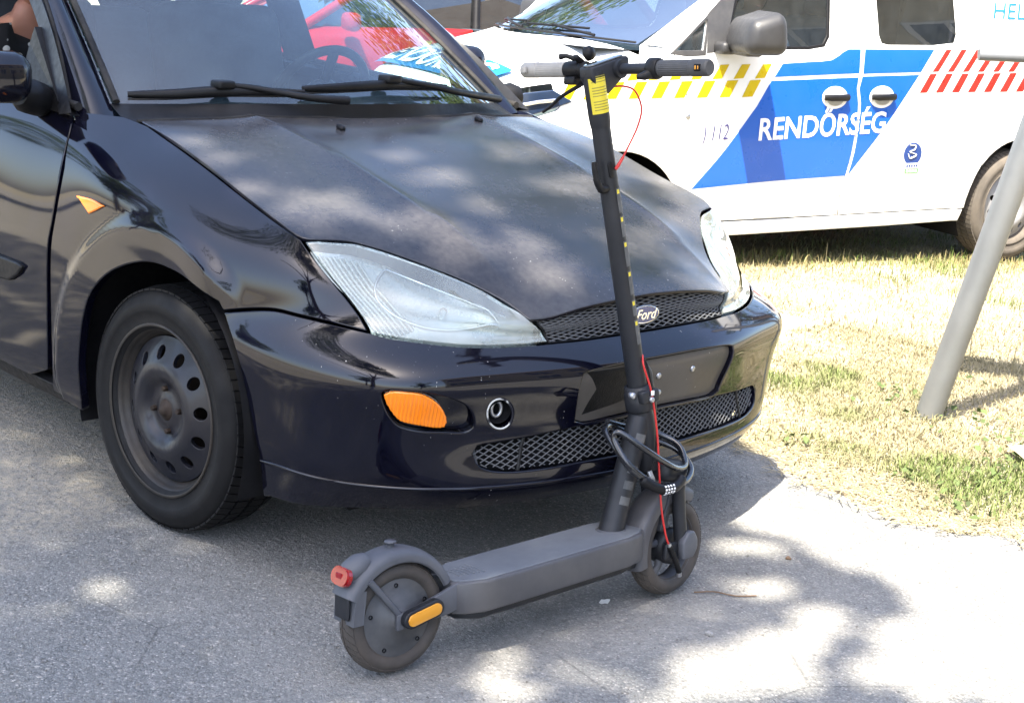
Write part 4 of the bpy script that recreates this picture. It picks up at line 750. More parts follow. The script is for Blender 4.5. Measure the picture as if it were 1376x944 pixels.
mb = MB(); patch(mb, shellS, rec, step=.012, off=-.020, thick=.004, bev=.001); pbuild(mb, 'indicator_recess', M['paint_bumper'], bumper)
mb = MB(); patch(mb, shellS, np.array([(-.70, .418), (-.735, .42), (-.735, .438), (-.70, .44)]), step=.01, off=.001, thick=.006, bev=.002); pbuild(mb, 'lamp_stub', M['silver'], bumper)
mb = MB(); l = np.array([(u, KV[6]+.003*math.cos(u*3)) for u in np.linspace(-ub+.012, ub-.012, 120)]); bead(mb, shellS, l, .0055, off=-.001, flat=1.); mb.build('bumper_lip', M['paint_bumper'], bumper)
# seam of the bumper's upper bulge
mb = MB(); patch(mb, shellS, pl_full, step=.014, off=-.013, thick=.012, bev=.001); plate = pbuild(mb, 'plate_recess', M['plate_bare'], bumper)
resid = np.array([(-.262, .378), (-.10, .374), (-.06, .40), (-.09, .43), (-.05, .455), (-.085, .49), (-.15, .505), (-.245, .522), (-.225, .45)])*[-1, 1]
mb = MB(); patch(mb, shellS, resid[::-1], step=.01, off=-.0125, thick=.002, bev=.001); pbuild(mb, 'adhesive_residue', M['residue'], plate)
for u, v in ((-.115, .437), (.02, .437), (.115, .455)):
    mb = MB(); p = shellS(np.array([(u, v)]))[0]; n = num_n(shellS, np.array([(u, v)]))[0]; mb.lathe([(0, .003), (.006, .003), (.008, 0), (.008, -.006)], p-n*.012, n, 14); mb.build('screw', M['silver'], plate)
for u, v in ((ub-.025, .31),): pass
# towing-eye hole with its chromed eye
fc = fog.mean(0); p = shellS(fc[None])[0]; n = num_n(shellS, fc[None])[0]
mb = MB(); bead(mb, shellS, fog, .0022, off=-.001, close=True, step=.004); mb.build('tow_hole_rim', M['chipped_edge'], bumper)
mb = MB(); mb.lathe([(.0, -.035), (.026, -.035), (.028, 0.)], p-n*.004, n, 24); mb.build('tow_hole_back', M['dark'], bumper)
mb = MB(); tp = [p-n*.022+Vector(n).cross(V(0, 0, 1)).normalized()*float(.012*math.cos(a)) + V(0, 0, 1)*float(.017*math.sin(a)) for a in np.linspace(0, 2*math.pi, 25)[:-1]]; mb.tube(tp, .0045, 8, close=True); mb.build('towing_eye', M['silver'], bumper)
# lower grille
mb = MB(); lattice(mb, shellS, inset(lg_full if area2(lg_full) > 0 else lg_full[::-1], .002), .025, .50, .0017, -.010); lgm = mb.build('lower_grille', M['grille_grey'], car)
lb = B['lower_grille_bar']
for s in (1, -1):
    mb = MB(); q = loop_side(np.linspace(lb[0], lb[1], 6), s); mb.tube(shellS(q)-num_n(shellS, q)*.010, .005, 6); mb.build('divider', M['black_plastic'], lgm)
    sec = lg[lg[:, 0] > lb.mean()]; 
    sp = loop_side(np.concatenate([sec, lb[::-1]]) if False else sec, s)
    mb = MB(); patch(mb, shellS, sp, step=.012, off=-.018, thick=.002, bev=.0005); pbuild(mb, 'closed_section', M['grille_grey'], lgm)
mb = MB(); patch(mb, shellS, inset(lg_full if area2(lg_full) > 0 else lg_full[::-1], -.012), step=.02, off=-.05, thick=.002, bev=.0005); pbuild(mb, 'grille_back', M['dark'], lgm)
# radiator grille + badge
gr = B['grille']; gr = gr[gr[:, 0] > .003]; kT = int(np.argmin(np.abs(gr[:, 0])))+1; kT = kT if gr[kT-1, 1] < .1 else kT-1; gT, gB = gr[:kT], gr[kT:]; gr_full = np.concatenate([gT, mirror_uv(gT)[::-1], mirror_uv(gB)[::-1], gB])
gcc = gr_full if area2(gr_full) > 0 else gr_full[::-1]
mb = MB(); lattice(mb, shellS, inset(redo(gcc, .012), .003), .036, .72, .0020, -.008); grl = mb.build('radiator_grille', M['grille_grey'], car)
mb = MB(); patch(mb, shellS, redo(gcc, .012), holes=[inset(redo(gcc, .012), .005)], step=.006, off=-.004, thick=.03, bev=.002); pbuild(mb, 'grille_frame', M['black_plastic'], grl)
mb = MB(); patch(mb, shellS, inset(redo(gcc, .012), -.004), step=.02, off=-.055, thick=.002, bev=.0005); pbuild(mb, 'grille_back', M['dark'], grl)
bp = np.array([(0.012, .150)]); p = Vector(shellS(bp)[0]); n = Vector(num_n(shellS, bp)[0]); n = (n+V(.25, 0, .12)).normalized()
ex = V(0, 1, 0); ex = (ex-n*ex.dot(n)).normalized(); ey = n.cross(ex)
el = lambda a, b, k=40: [(a*math.cos(2*math.pi*i/k), b*math.sin(2*math.pi*i/k)) for i in range(k)]
mb = MB(); mb.prism(el(.052, .0225), p-n*.012, ex, ey, .010, bev=.002); badge = mb.build('badge', M['chrome'], car)
mb = MB(); mb.prism(el(.047, .0185), p-n*.0022, ex, ey, .0016); mb.build('badge_field', M['badge_blue'], badge)
tm = text_mesh('Ford', .034, shear=.35, extrude=.0004, bold=.0004, align='CENTER', sx=1.05)
mb = MB(); mesh_into(mb, tm, lambda c: p+n*(.0002+c.z)+ex*c.x+ey*(c.y-.0105)); mb.build('badge_script', M['chrome'], badge)
# inner shells that close the gaps between the panels
mb = MB(); fu = np.linspace(-1.0, 1.0, 60); P = np.array([[shellS(np.array([(u, v)]))[0]*[1, .97, 1]-num_n(shellS, np.array([(u, v)]))[0]*.075 for v in np.linspace(.02, KB-.02, 12)] for u in fu]); mb.grid(P); mb.build('inner_panel', M['dark'], car)
for s in (1, -1):
    for cx in (-.005, -2.615):
        mb = MB(); a = np.linspace(R(-20), R(200), 30); P = [[(cx+(.372)*math.cos(t), s*y, .31+.372*math.sin(t)) for y in (-.845, -.80, -.52)] for t in a]; mb.grid(P)
        mb.add([(cx+.372*math.cos(t), s*-.52, .31+.372*math.sin(t)) for t in a], [tuple(range(len(a)))])
        mb.build('wheel_arch_liner', M['black_plastic'], car)
mb = MB(); mb.box((-1.2, 0, .36), (3.6, 1.0, .25)); mb.box((-1.30, 0, .33), (1.75, 1.62, .2)); mb.box((-.1, 0, .62), (.8, 1.0, .3)); mb.box((-1.3, 0, .22), (3.5, .7, .04)); mb.box((.58, .0, .30), (.30, .9, .12)); mb.build('underbody', M['dark'], car)  # includes a dark inner box added under the bonnet to block light
mb = MB(); mb.prism([(-.06, 0), (.06, 0), (.035, -.035), (-.03, -.035)], (.46, -.60, .195), (0, 1, 0), (0, 0, 1), .02); mb.build('air_deflector', M['black_plastic'], car)
# wheels
def tyre_mb(RO, WD, rf, tread_mb=None):
    m = MB(); w = WD/2
    m.lathe([(rf, -w*.86), (rf+.012, -w*.95), (rf+(RO-rf)*.45, -w*1.04), (RO-.022, -w*.97), (RO-.010, -w*.84), (RO-.006, -w*.6), (RO-.006, w*.6), (RO-.010, w*.84), (RO-.022, w*.97), (rf+(RO-rf)*.62, w*1.035), (rf+(RO-rf)*.60, w*1.046), (rf+(RO-rf)*.42, w*1.046), (rf+(RO-rf)*.40, w*1.035), (rf+.014, w*.955), (rf+.010, w*.97), (rf+.003, w*.93), (rf-.004, w*.85)], (0, 0, 0), (0, -1, 0), 96)
    return m
def tread_mb(RO, WD, n=72, rows=((-.86, -.52), (-.44, -.06), (.06, .44), (.52, .98)), sk=.35):
    m = MB(); w = WD/2
    for ri, (a, b) in enumerate(rows):
        for k in range(n):
            t0 = 2*math.pi*(k+.04)/n; t1 = 2*math.pi*(k+.90)/n; vs = []
            for (y, top) in ((a, 1), (b, 1), (b, 0), (a, 0)):
                ro = RO-(.006 if abs(y) > .82 else 0) if top else RO-.011
                if abs(y) > .95: ro -= .010
                for t in (t0, t1):
                    tt = t+sk*abs(y)*2*math.pi/n*(1 if ri < 2 else -1)*2; vs.append((ro*math.cos(tt), y*w, ro*math.sin(tt)))
            m.add(vs, [(0, 1, 3, 2), (2, 3, 5, 4), (6, 7, 1, 0), (0, 2, 4, 6), (1, 7, 5, 3)])
    return m
def flat_fn(prof):
    pr = np.array(prof)
    def fn(q):
        q = np.asarray(q, float); r = np.hypot(q[:, 0], q[:, 1]); return np.stack([q[:, 0], -np.interp(r, pr[:, 0], pr[:, 1]), q[:, 1]], 1)
    return fn
WPROF = [(0, -.020), (.030, -.020), (.045, -.026), (.062, -.026), (.078, -.010), (.098, -.002), (.116, -.006), (.130, -.014), (.150, -.024), (.172, -.034), (.19, -.040)]
WPROF = [(r, float(np.interp(r, *np.array(WPROF).T))) for r in np.linspace(0, .19, 60)]
sm = np.array(WPROF); sm[1:-1, 1] = (sm[:-2, 1]+sm[1:-1, 1]+sm[2:, 1])/3; WPROF = sm.tolist()
def car_wheel(name, loc, rz, side, par=None, sc=1., mt='tyre', md='steel_black', mr='rim_worn', mh='rust', spin=20):
    par = par or car; t = bpy.data.objects.new(name, None); COL.objects.link(t); t.parent = par; t.location = loc; t.rotation_euler = (0, R(spin), rz if side > 0 else rz+math.pi); t.scale = (sc,)*3
    ty = tyre_mb(.299, .19, .201).build('tyre', M[mt], t)
    tread_mb(.3005, .19).build('tread', M[mt], t, kind='stuff')
    m = MB(); m.lathe([(.205, -.093), (.211, -.096), (.213, -.091), (.209, -.086), (.202, -.083), (.196, -.078), (.192, -.070), (.189, -.062), (.180, -.054), (.175, .06)], (0, 0, 0), (0, 1, 0), 72)
    m.build('rim', M[mr], t)
    holes = []
    for k in range(12):
        a = 2*math.pi*k/12; c, s_ = math.cos(a), math.sin(a)
        holes.append(np.array([(.141*c+(x*c-y*s_), .141*s_+(x*s_+y*c)) for x, y in [(.0165*math.cos(b), .0155*math.sin(b)) for b in np.linspace(0, 2*math.pi, 15)[:-1]]]))
    m = MB(); patch(m, flat_fn([(r, h+.094) for r, h in WPROF]), np.array(circ(60, .179)), holes=holes, step=.009, thick=.004, bev=.0015, hole_thick=.012, flip=1)
    pbuild(m, 'wheel_disc', M[md], t)
    m = MB(); m.lathe([(.0, -.005), (.10, -.005), (.17, -.012)], (0, 0, 0), (0, -1, 0), 40); m.build('brake_disc', M['rust'], t)
    m = MB(); m.lathe([(0, .088), (.010, .088), (.013, .083), (.015, .080), (.019, .076), (.026, .074), (.027, .050)], (0, 0, 0), (0, -1, 0), 24); m.build('hub', M[mh], t)
    for k in range(4):
        a = math.pi/2*k+.5; m = MB(); m.lathe([(0, .080), (.006, .080), (.0075, .077), (.0075, .060)], (.052*math.cos(a), 0, .052*math.sin(a)), (0, -1, 0), 6, smooth=False); m.build('lug_nut', M[mh], t)
    return t
car_wheel('wheel', (-.014, -.737, .2985), R(3), 1)
car_wheel('wheel', (-.005, .735, .2985), R(0), -1)
car_wheel('wheel', (-2.615, -.735, .2985), 0, 1)
car_wheel('wheel', (-2.615, .735, .2985), 0, -1)
# ---- glasshouse
def ws(a, b):
    a = np.asarray(a, float); b = np.asarray(b, float)
    x = -.25-.25*a*a+b*(-.72+.10*a*a); w = a*(.69-.12*b); z = 1.0-.025*a*a+b*.41-.01*a*a*b+.04*b*(1-b)
    return np.stack([x, -w, z], -1)
AA, BB = np.meshgrid(np.linspace(-1, 1, 33), np.linspace(0, 1, 17), indexing='ij')
mb = MB(); mb.grid(ws(AA, BB)); mb.build('windscreen', M['windscreen'], car)
mb = MB()
for e in (-.985, .985): mb.tube(ws(np.full(20, e), np.linspace(0, 1, 20))+[.006, 0, .006], .010, 8, flat=.7)
mb.tube(ws(np.linspace(-.985, .985, 40), np.full(40, .985)), .010, 6); mb.build('windscreen_seal', M['rubber'], car)
# scuttle panel
A1 = np.linspace(-1, 1, 41); gb_ = ws(A1, np.full(41, .0)); hr = np.array([(-.272-.092*(a*.70/.69)**2+.03, -a*.70, float(hoodz([-.272-.092*(a*.7/.69)**2], [abs(a*.70)])[0])-.016) for a in A1])
mb = MB(); G = np.array([[hr[i]*(1-t)+gb_[i]*t-np.array([0, 0, .012*math.sin(math.pi*t)]) for t in np.linspace(0, 1, 7)] for i in range(41)]); mb.grid(G, flip=True); cowl = mb.build('scuttle_panel', M['black_plastic'], car)
mb = MB(); mb.tube(hr+[-.012, 0, .012], .006, 6); mb.build('bonnet_seal', M['rubber'], car)
def wiper(blade, arm):
    bo = MB(); P = ws([q[0] for q in blade], [q[1] for q in blade])+[.012, 0, .022]; P = spline(P, 5); n = len(P)
    bo.tube(P, [.004+.006*math.sin(math.pi*min(1, (i+1.5)/n*1.0)) for i in range(n)], 6, flat=1.5)
    w = bo.build('wiper_blade', M['black_plastic'], car)
    bo = MB(); P2 = ws([q[0] for q in arm], [q[1] for q in arm])+[.022, 0, .03]; bo.tube(spline(P2, 5), np.linspace(.006, .012, (len(P2)-1)*5+1), 6); bo.box(P2[0], (.05, .05, .022), bev=.006); bo.build('wiper_arm', M['black_plastic'], w)
    bo = MB(); P3 = P-np.array([0, 0, .012]); bo.tube(P3, .003, 5); bo.build('rubber_strip', M['rubber'], w)
wiper([(.954, .005), (.812, .008), (.653, .022), (.502, .022), (.343, .022)], [(.644, .044), (.553, .029), (.353, -.02), (.2, -.035)])
wiper([(.343, .038), (.151, .046), (-.07, .060), (-.274, .060), (-.463, .056)], [(-.091, .08), (-.265, .052), (-.489, .01), (-.858, -.03)])
# pillars, roof, rear
def strip(mb, a, b, k=10, bulge=(0, 0, 0)):
    a = np.array(a, float); b = np.array(b, float); mb.grid(np.array([[a[i]*(1-t)+b[i]*t+np.array(bulge)*math.sin(math.pi*t) for t in np.linspace(0, 1, 5)] for i in range(len(a))]))
belt = lambda x, s: np.array([x, -s*float(np.interp(-x, [.45, .9, 1.6, 2.5, 3.0], [.79, .795, .79, .755, .68])), float(np.interp(-x, [.45, .9, 1.6, 2.5, 3.0], [.965, .985, 1.01, 1.04, 1.05]))])
rail = lambda x, s: np.array([x, -s*float(np.interp(-x, [1.0, 1.6, 2.4, 2.9], [.605, .61, .59, .55])), float(np.interp(-x, [1.0, 1.6, 2.4, 2.9], [1.365, 1.395, 1.375, 1.30]))])
for s in (1, -1):
    t = np.linspace(-.075, 1, 14)
    inner = ws(np.full(14, float(s)), t); outer = np.array([np.array([-.548, -s*.770, .968])*(1-q)+np.array([-1.155, -s*.615, 1.37])*q+np.array([.03, 0, .035])*math.sin(math.pi*q) for q in t])
    mb = MB(); strip(mb, inner, outer, bulge=(.02, -s*.012, .012)); mb.build('a_pillar', M['paint'], car)
    mb = MB(); mb.tube(outer[1:]+[-.004, -s*.003, -.002], .006, 6); mb.build('pillar_seal', M['rubber'], car)
    # door window frame
    t = np.linspace(0, 1, 14); outer = np.array([np.array([-.548, -s*.770, .968])*(1-q)+np.array([-1.155, -s*.615, 1.37])*q+np.array([.03, 0, .035])*math.sin(math.pi*q) for q in t]); o2 = np.array([np.array([-.475, -s*.812, .955])*(1-q)+np.array([-1.16, -s*.622, 1.345])*q+np.array([.03, 0, .03])*math.sin(math.pi*q) for q in t]); o3 = o2+np.array([-.075, s*.006, -.012]); 
    mb = MB(); strip(mb, outer+[-.010, -s*.005, -.003], o2); strip(mb, o2, o3); mb.build('door_frame', M['frame_black'], car)
    tri = np.array([(-.50, -s*.80, .945), (-.575, -s*.797, .975), (-.80, -s*.745, 1.145), (-.815, -s*.752, 1.10), (-.80, -s*.795, .97), (-.78, -s*.80, .95)])
    mb = MB(); c = tri.mean(0); mb.add(list(tri)+list(tri+[0, s*.025, 0]), [(0, 1, 2, 3, 4, 5), (6, 11, 10, 9, 8, 7)]+[(i, (i+1) % 6, 6+(i+1) % 6, 6+i) for i in range(6)]); mb.build('mirror_triangle', M['black_plastic'], car)
    xs = np.linspace(-1.62, -1.72, 4); mb = MB(); mb.grid(np.array([[belt(x, s)*(1-q)+rail(x, s)*q for q in np.linspace(0, 1, 6)] for x in np.linspace(-1.58, -1.70, 3)])); mb.grid(np.array([[belt(x, s)*(1-q)+rail(x, s)*q+[0, s*.05, 0] for q in np.linspace(0, 1, 6)] for x in np.linspace(-1.56, -1.72, 3)])); mb.build('b_pillar', M['black_plastic'], car)
    mb = MB(); mb.grid(np.array([[belt(x, s)*(1-q)+rail(x, s)*q for q in np.linspace(0, 1, 6)] for x in np.linspace(-2.45, -2.95, 4)])); mb.build('c_pillar', M['paint'], car)
    mb = MB(); mb.tube([rail(x, s) for x in np.linspace(-1.02, -2.92, 12)], .028, 8); mb.build('roof_rail', M['paint'], car)
    mb = MB(); mb.tube([belt(x, s)+[0, s*.012, .0] for x in np.linspace(-.50, -2.9, 14)], .012, 6); mb.build('window_seal', M['rubber'], car)
    if s < 0:
        mb = MB(); mb.grid(np.array([[belt(x, s)*(1-q)+(rail(x, s) if x < -1.05 else outer[int(np.clip((x+.50)/-.62*13, 0, 13))])*q for q in np.linspace(0, 1, 6)] for x in np.linspace(-.62, -1.58, 10)])); mb.build('door_glass', M['side_glass'], car)
    mb = MB(); mb.grid(np.array([[belt(x, s)*(1-q)+rail(x, s)*q for q in np.linspace(0, 1, 6)] for x in np.linspace(-1.70, -2.45, 6)])); mb.build('rear_side_glass', M['side_glass'], car)
mb = MB(); xs = np.linspace(-.955, -2.92, 20)
mb.grid(np.array([[(x-.05*a*a*(1 if x > -1.2 else 0), -a*abs(rail(min(x, -1.0), 1)[1]), rail(min(x, -1.0), 1)[2]+.045*(1-a*a)*min(1, .8)) for a in np.linspace(-1, 1, 17)] for x in xs]), flip=True); mb.build('roof', M['paint'], car)
mb = MB(); top = np.array([(-2.92, -a*.55, 1.30+.036*(1-a*a)) for a in np.linspace(-1, 1, 13)]); low = np.array([(-3.20+.12*a*a, -a*.66, 1.03) for a in np.linspace(-1, 1, 13)]); strip(mb, top, low, bulge=(-.03, 0, .02)); mb.build('rear_glass', M['privacy'], car)
mb = MB(); mid = np.array([(-3.34+.14*a*a, -a*.74, .62) for a in np.linspace(-1, 1, 13)]); bot = np.array([(-3.28+.14*a*a, -a*.72, .28) for a in np.linspace(-1, 1, 13)]); strip(mb, low, mid, bulge=(-.02, 0, 0)); strip(mb, mid, bot, bulge=(-.05, 0, 0)); mb.build('tailgate', M['paint'], car)
for s in (1, -1):
    mb = MB(); mb.box((-3.12, -s*.665, .90), (.14, .10, .26), bev=.03); mb.build('tail_light', M['red_lens'], car)
    # door mirror
    mb = MB(); mb.tube([(-.66, -s*.795, .965), (-.63, -s*.83, .975), (-.61, -s*.865, .985), (-.60, -s*.89, .99)], [.042, .045, .046, .03], 12); arm = mb.build('mirror_arm', M['black_plastic'], car)
    mb = MB(); bmv = MB(); bmv.box((0, 0, 0), (.10, .20, .135), bev=.045, seg=4); mb.add([(x*1.0+(.016 if x > 0 else 0)*0-.02*abs(y)/.1, y, z*(1-.18*(abs(y)/.1)**2)) for x, y, z in bmv.v], bmv.f, True); mo = mb.build('mirror', M['paint'], car); mo.location = (-.545, -s*.985, 1.035) if s > 0 else (-.85, .868, 1.07); mo.rotation_euler = (0, 0, R(-8*s) if s > 0 else R(78))
    mb = MB(); mb.box((-.053, 0, 0), (.004, .16, .10), bev=.0015); mb.build('mirror_glass', M['chrome'], mo)
# cabin
mb = MB(); mb.grid(np.array([[(x, y, float(np.interp(x, [-1.0, -.95, -.70, -.30], [.80, .885, .925, .955]))-.02*(y/.6)**2+(.085*math.exp(-((y-.37)/.21)**4)*math.exp(-((x+.80)/.13)**4))) for y in np.linspace(-.68, .68, 41)] for x in np.linspace(-1.0, -.28, 33)])); mb.grid(np.array([[(-1.0+.04*math.sin(z*9), y, z) for y in np.linspace(-.68, .68, 5)] for z in np.linspace(.80, .45, 6)]), flip=False); mb.build('dashboard', M['interior'], car)
swc = V(-1.02, .37, .93); sa = V(-.90, 0, .42).normalized(); sx = V(0, 1, 0); sy = sa.cross(sx).normalized()
mb = MB(); mb.tube([swc+(sx*math.cos(a)+sy*math.sin(a))*.185 for a in np.linspace(0, 2*math.pi, 49)[:-1]], .016, 10, close=True)
for a in (.2, math.pi-.2, -math.pi/2): mb.tube([swc+(sx*math.cos(a)+sy*math.sin(a))*.18, swc-sa*.0], .017, 8)
mb.lathe([(0, .03), (.06, .025), (.08, 0), (.07, -.05)], swc, sa, 20); mb.build('steering_wheel', M['black_plastic'], car)
for y in (-.37, .37):
    mb = MB(); rot = Matrix.Rotation(R(-16), 3, 'Y'); mb.box((-1.58, y, .90), (.16, .50, .62), rot, bev=.06, seg=3); mb.box((-1.30, y, .60), (.52, .50, .16), bev=.05, seg=3); mb.tube([(-1.66, y-.06, 1.12), (-1.69, y-.06, 1.25)], .007, 6); mb.tube([(-1.66, y+.06, 1.12), (-1.69, y+.06, 1.25)], .007, 6); st = mb.build('front_seat', M['seat'], car)
    mb = MB(); mb.box((-1.70, y, 1.27), (.10, .27, .18), rot, bev=.045, seg=3); mb.build('headrest', M['seat'], st)
mb = MB(); mb.box((-2.45, 0, .85), (.16, 1.25, .6), Matrix.Rotation(R(-20), 3, 'Y'), bev=.06, seg=3); mb.box((-2.15, 0, .58), (.5, 1.25, .16), bev=.05, seg=3); mb.build('rear_seat', M['seat'], car)
mb = MB(); mb.box((-.78, 0, 1.30), (.02, .22, .065), bev=.012); mb.tube([(-.78, 0, 1.33), (-.80, 0, 1.385)], .008, 6); mb.build('rear_view_mirror', M['black_plastic'], car)
# ------------------------------------------------------------------ ELECTRIC SCOOTER (local frame: x forward, y left, z up; origin at the rear contact)
FX = Vector((.07984, .99681, 0)).normalized(); LX = Vector((-FX.y, FX.x, 0)); LEAN = R(6)
UX = V(0, 0, 1)*math.cos(LEAN)+LX*math.sin(LEAN); NX = UX.cross(FX)
SM = Matrix(((FX.x, NX.x, UX.x, .9172), (FX.y, NX.y, UX.y, -.8626), (FX.z, NX.z, UX.z, .004), (0, 0, 0, 1)))
sco = empty('electric_scooter', 'dark grey electric scooter standing in front of the navy hatchback', 'scooter', SM)
RW = .115
AX = V(.2145, 0, -.9767).normalized(); A0 = V(.553, 0, 1.087); STEER = R(7)
def stem(h): return A0+AX*((A0.z-h)/.9767)
SR = Matrix.Translation(A0) @ Matrix.Rotation(-STEER, 4, AX) @ Matrix.Translation(-A0)       # turned about the head axis
def st(p): return SR @ Vector(p)
AXL = V(.786, 0, RW)                                        # front axle
def swheel(name, c, yax, motor):
    t = bpy.data.objects.new(name, None); COL.objects.link(t); t.parent = sco
    X = V(1, 0, 0) if yax is None else yax
    Y = V(0, 0, 1).cross(X).normalized(); Zz = X.cross(Y); t.matrix_local = Matrix(((X.x, Y.x, Zz.x, c[0]), (X.y, Y.y, Zz.y, c[1]), (X.z, Y.z, Zz.z, c[2]), (0, 0, 0, 1)))
    m = MB(); pf = []
    for a in np.linspace(R(-58), R(238), 30): pf.append((RW-.021+.0205*math.sin(a)*1.0, -.0285*math.cos(a)))
    m.lathe(pf, (0, 0, 0), (0, 1, 0), 96); m.build('tyre', M['tyre_dusty'], t)
    m = MB()                                             # tread: chevron grooves left between raised blocks
    n = 40
    for sgn in (1, -1):
        for k in range(n):
            vs = []
            for (q, w) in ((.10, 0), (.10, 1), (.62, 0), (.62, 1), (1.02, 0), (1.02, 1)):
                ph = 2*math.pi*(k+w*.86+q*1.1)/n; a = math.pi/2-sgn*q*R(52); rr = RW-.021+.0222*math.sin(a); vs.append((rr*math.cos(ph), -.0305*math.cos(a)*1.0, rr*math.sin(ph)))
            vi = [(x*.965, y*.9, z*.965) for x, y, z in vs]
            m.add(vs+vi, [(0, 2, 3, 1), (2, 4, 5, 3), (0, 6, 8, 2), (2, 8, 10, 4), (1, 3, 9, 7), (3, 5, 11, 9), (4, 10, 11, 5), (0, 1, 7, 6)], False)
    m.build('tread', M['tyre_dusty'], t, kind='stuff')
    if motor:
        m = MB()
        for s in (1, -1): m.lathe([(.0, s*.033), (.020, s*.033), (.022, s*.027), (.054, s*.0275), (.0565, s*.0235), (.074, s*.0235), (.080, s*.020), (.090, s*.020), (.093, s*.012)], (0, 0, 0), (0, 1, 0), 64)
        m.build('hub_motor', M['motor'], t)
        for s in (-1,):
            for k in range(5):
                a = 2*math.pi*k/5+.4; mb = MB(); mb.lathe([(0, .0225), (.002, .0225), (.0035, .0262), (.0045, .0262), (.0045, .02)], (.069*math.cos(a), 0, .069*math.sin(a)), (0, -1, 0), 12); mb.build('motor_bolt', M['dark'], t)
    else:
        m = MB(); m.lathe([(.089, -.014), (.087, -.020), (.080, -.021), (.077, -.012), (.074, .0), (.077, .012), (.080, .021), (.087, .020), (.089, .014)], (0, 0, 0), (0, 1, 0), 64); m.build('rim', M['scooter_dusty'], t)
        m = MB(); m.lathe([(0, -.024), (.030, -.024), (.042, -.020), (.044, .018), (.030, .024), (0, .024)], (0, 0, 0), (0, 1, 0), 32); m.build('drum_hub', M['scooter'], t)
        for k in range(5):
            a = 2*math.pi*k/5+.3; m = MB(); c_, s_ = math.cos(a), math.sin(a)
            m.tube([(.035*c_, 0, .035*s_), (.055*math.cos(a+.12), 0, .055*math.sin(a+.12)), (.079*c_, 0, .079*s_)], [.011, .008, .010], 8); m.build('spoke', M['scooter_dusty'], t)
    return t
swheel('rear_wheel', (.008, 0, RW), None, True)
fx = (SR.to_3x3() @ V(1, 0, 0)).normalized(); fx = V(fx.x, fx.y, 0).normalized()
FC = st(AXL); FC.z = RW
swheel('front_wheel', FC, fx, False)
# rear mudguard
HC = V(.008, 0, RW)
def fender(c, r, w, a0, a1, n=40, e0=0., e1=0., lip=.014, X=V(1, 0, 0), Y=V(0, 1, 0), th=.003):
    mb = MB(); Z = V(0, 0, 1); secs = [(-1, -lip), (-1, -lip*.45), (-.96, -.002), (-.85, .004), (-.5, .0085), (0, .010), (.5, .0085), (.85, .004), (.96, -.002), (1, -lip*.45), (1, -lip)]
    for d in (0, -th):
        P = []
        for i in range(n+1):
            t = i/n; a = a0+(a1-a0)*t; rr = r+e0*max(0, 1-t*4)**2+e1*max(0, t*4-3)**2; w2 = w/2*(1+.0*t)
            u = X*math.cos(a)+Z*math.sin(a); P.append([c+u*(rr+h+d)+Y*(q*(w2+d*.9)) for q, h in secs])
        mb.grid(np.array([[tuple(p) for p in row] for row in P]), flip=(d == 0))
        if d == 0: P0 = P
        else:
            for row in (0, n): mb.grid(np.array([[tuple(p) for p in P0[row]], [tuple(p) for p in P[row]]]))
    return mb
rf = fender(HC, .132, .072, R(24), R(152)).build('rear_mudguard', M['scooter_dusty'], sco)
# flap behind the wheel, lamp housing, lamp, lid
mb = MB(); fl = [(-.098, .190), (-.101, .165), (-.104, .143), (-.106, .123)]
mb.grid(np.array([[(x+.0*q, q*.035, z) for q in (-1, -.9, 0, .9, 1)] for x, z in fl])); mb.grid(np.array([[(x+.006+(.018 if abs(q) == 1 else 0), q*.035, z) for q in (-1, -.9, 0, .9, 1)] for x, z in fl]), flip=True)
for q in (-1, 1): mb.grid(np.array([[(x+d, q*.035, z) for d in (0, .02)] for x, z in fl]), flip=(q > 0))
mb.build('mud_flap', M['scooter_dusty'], rf)
mb = MB(); mb.prism([(x, y) for x, y in [(-.022, -.025), (.022, -.025), (.024, -.02), (.024, .028), (.02, .032), (-.02, .032), (-.024, .028), (-.024, -.02)]], (-.1065, 0, .158), (0, -1, 0), (.03, 0, 1), .004, bev=.0015); mb.build('flap_plate', M['scooter'], rf)
mb = MB(); mb.tube([(-.052, 0, .238), (-.070, 0, .232), (-.092, 0, .223), (-.102, 0, .217)], [.020, .026, .024, .0175], 16, flat=.95); mb.build('lamp_housing', M['scooter_dusty'], rf)
mb = MB(); mb.prism(stadium(.022, .0165, 8), (-.1175, 0, .2065), (0, 1, 0), V(-.28, 0, 1).normalized(), .0001, bev=0); mb.v = []; mb.f = []; mb.sm = []; mb.mi = []
yv = V(0, -1, 0); zv = V(.33, 0, 1).normalized(); xo = yv.cross(zv); mb.prism(stadium(.022, .0185, 8), V(-.104, 0, .2165), yv, zv, .009); mb.prism(stadium(.021, .0168, 8), V(-.104, 0, .2165)+xo*.009, yv, zv, .003); mb.box(V(-.104, 0, .2165)+xo*.0125, (.002, .018, .012))
mb.build('tail_light', M['red_lens'], rf)
mb = MB(); mb.lathe([(0, .016), (.012, .016), (.0125, .012), (.007, .010), (.007, 0), (.011, -.002)], (.006, 0, RW+.138), (0, 0, 1), 18); mb.build('fender_catch', M['scooter_dusty'], rf)
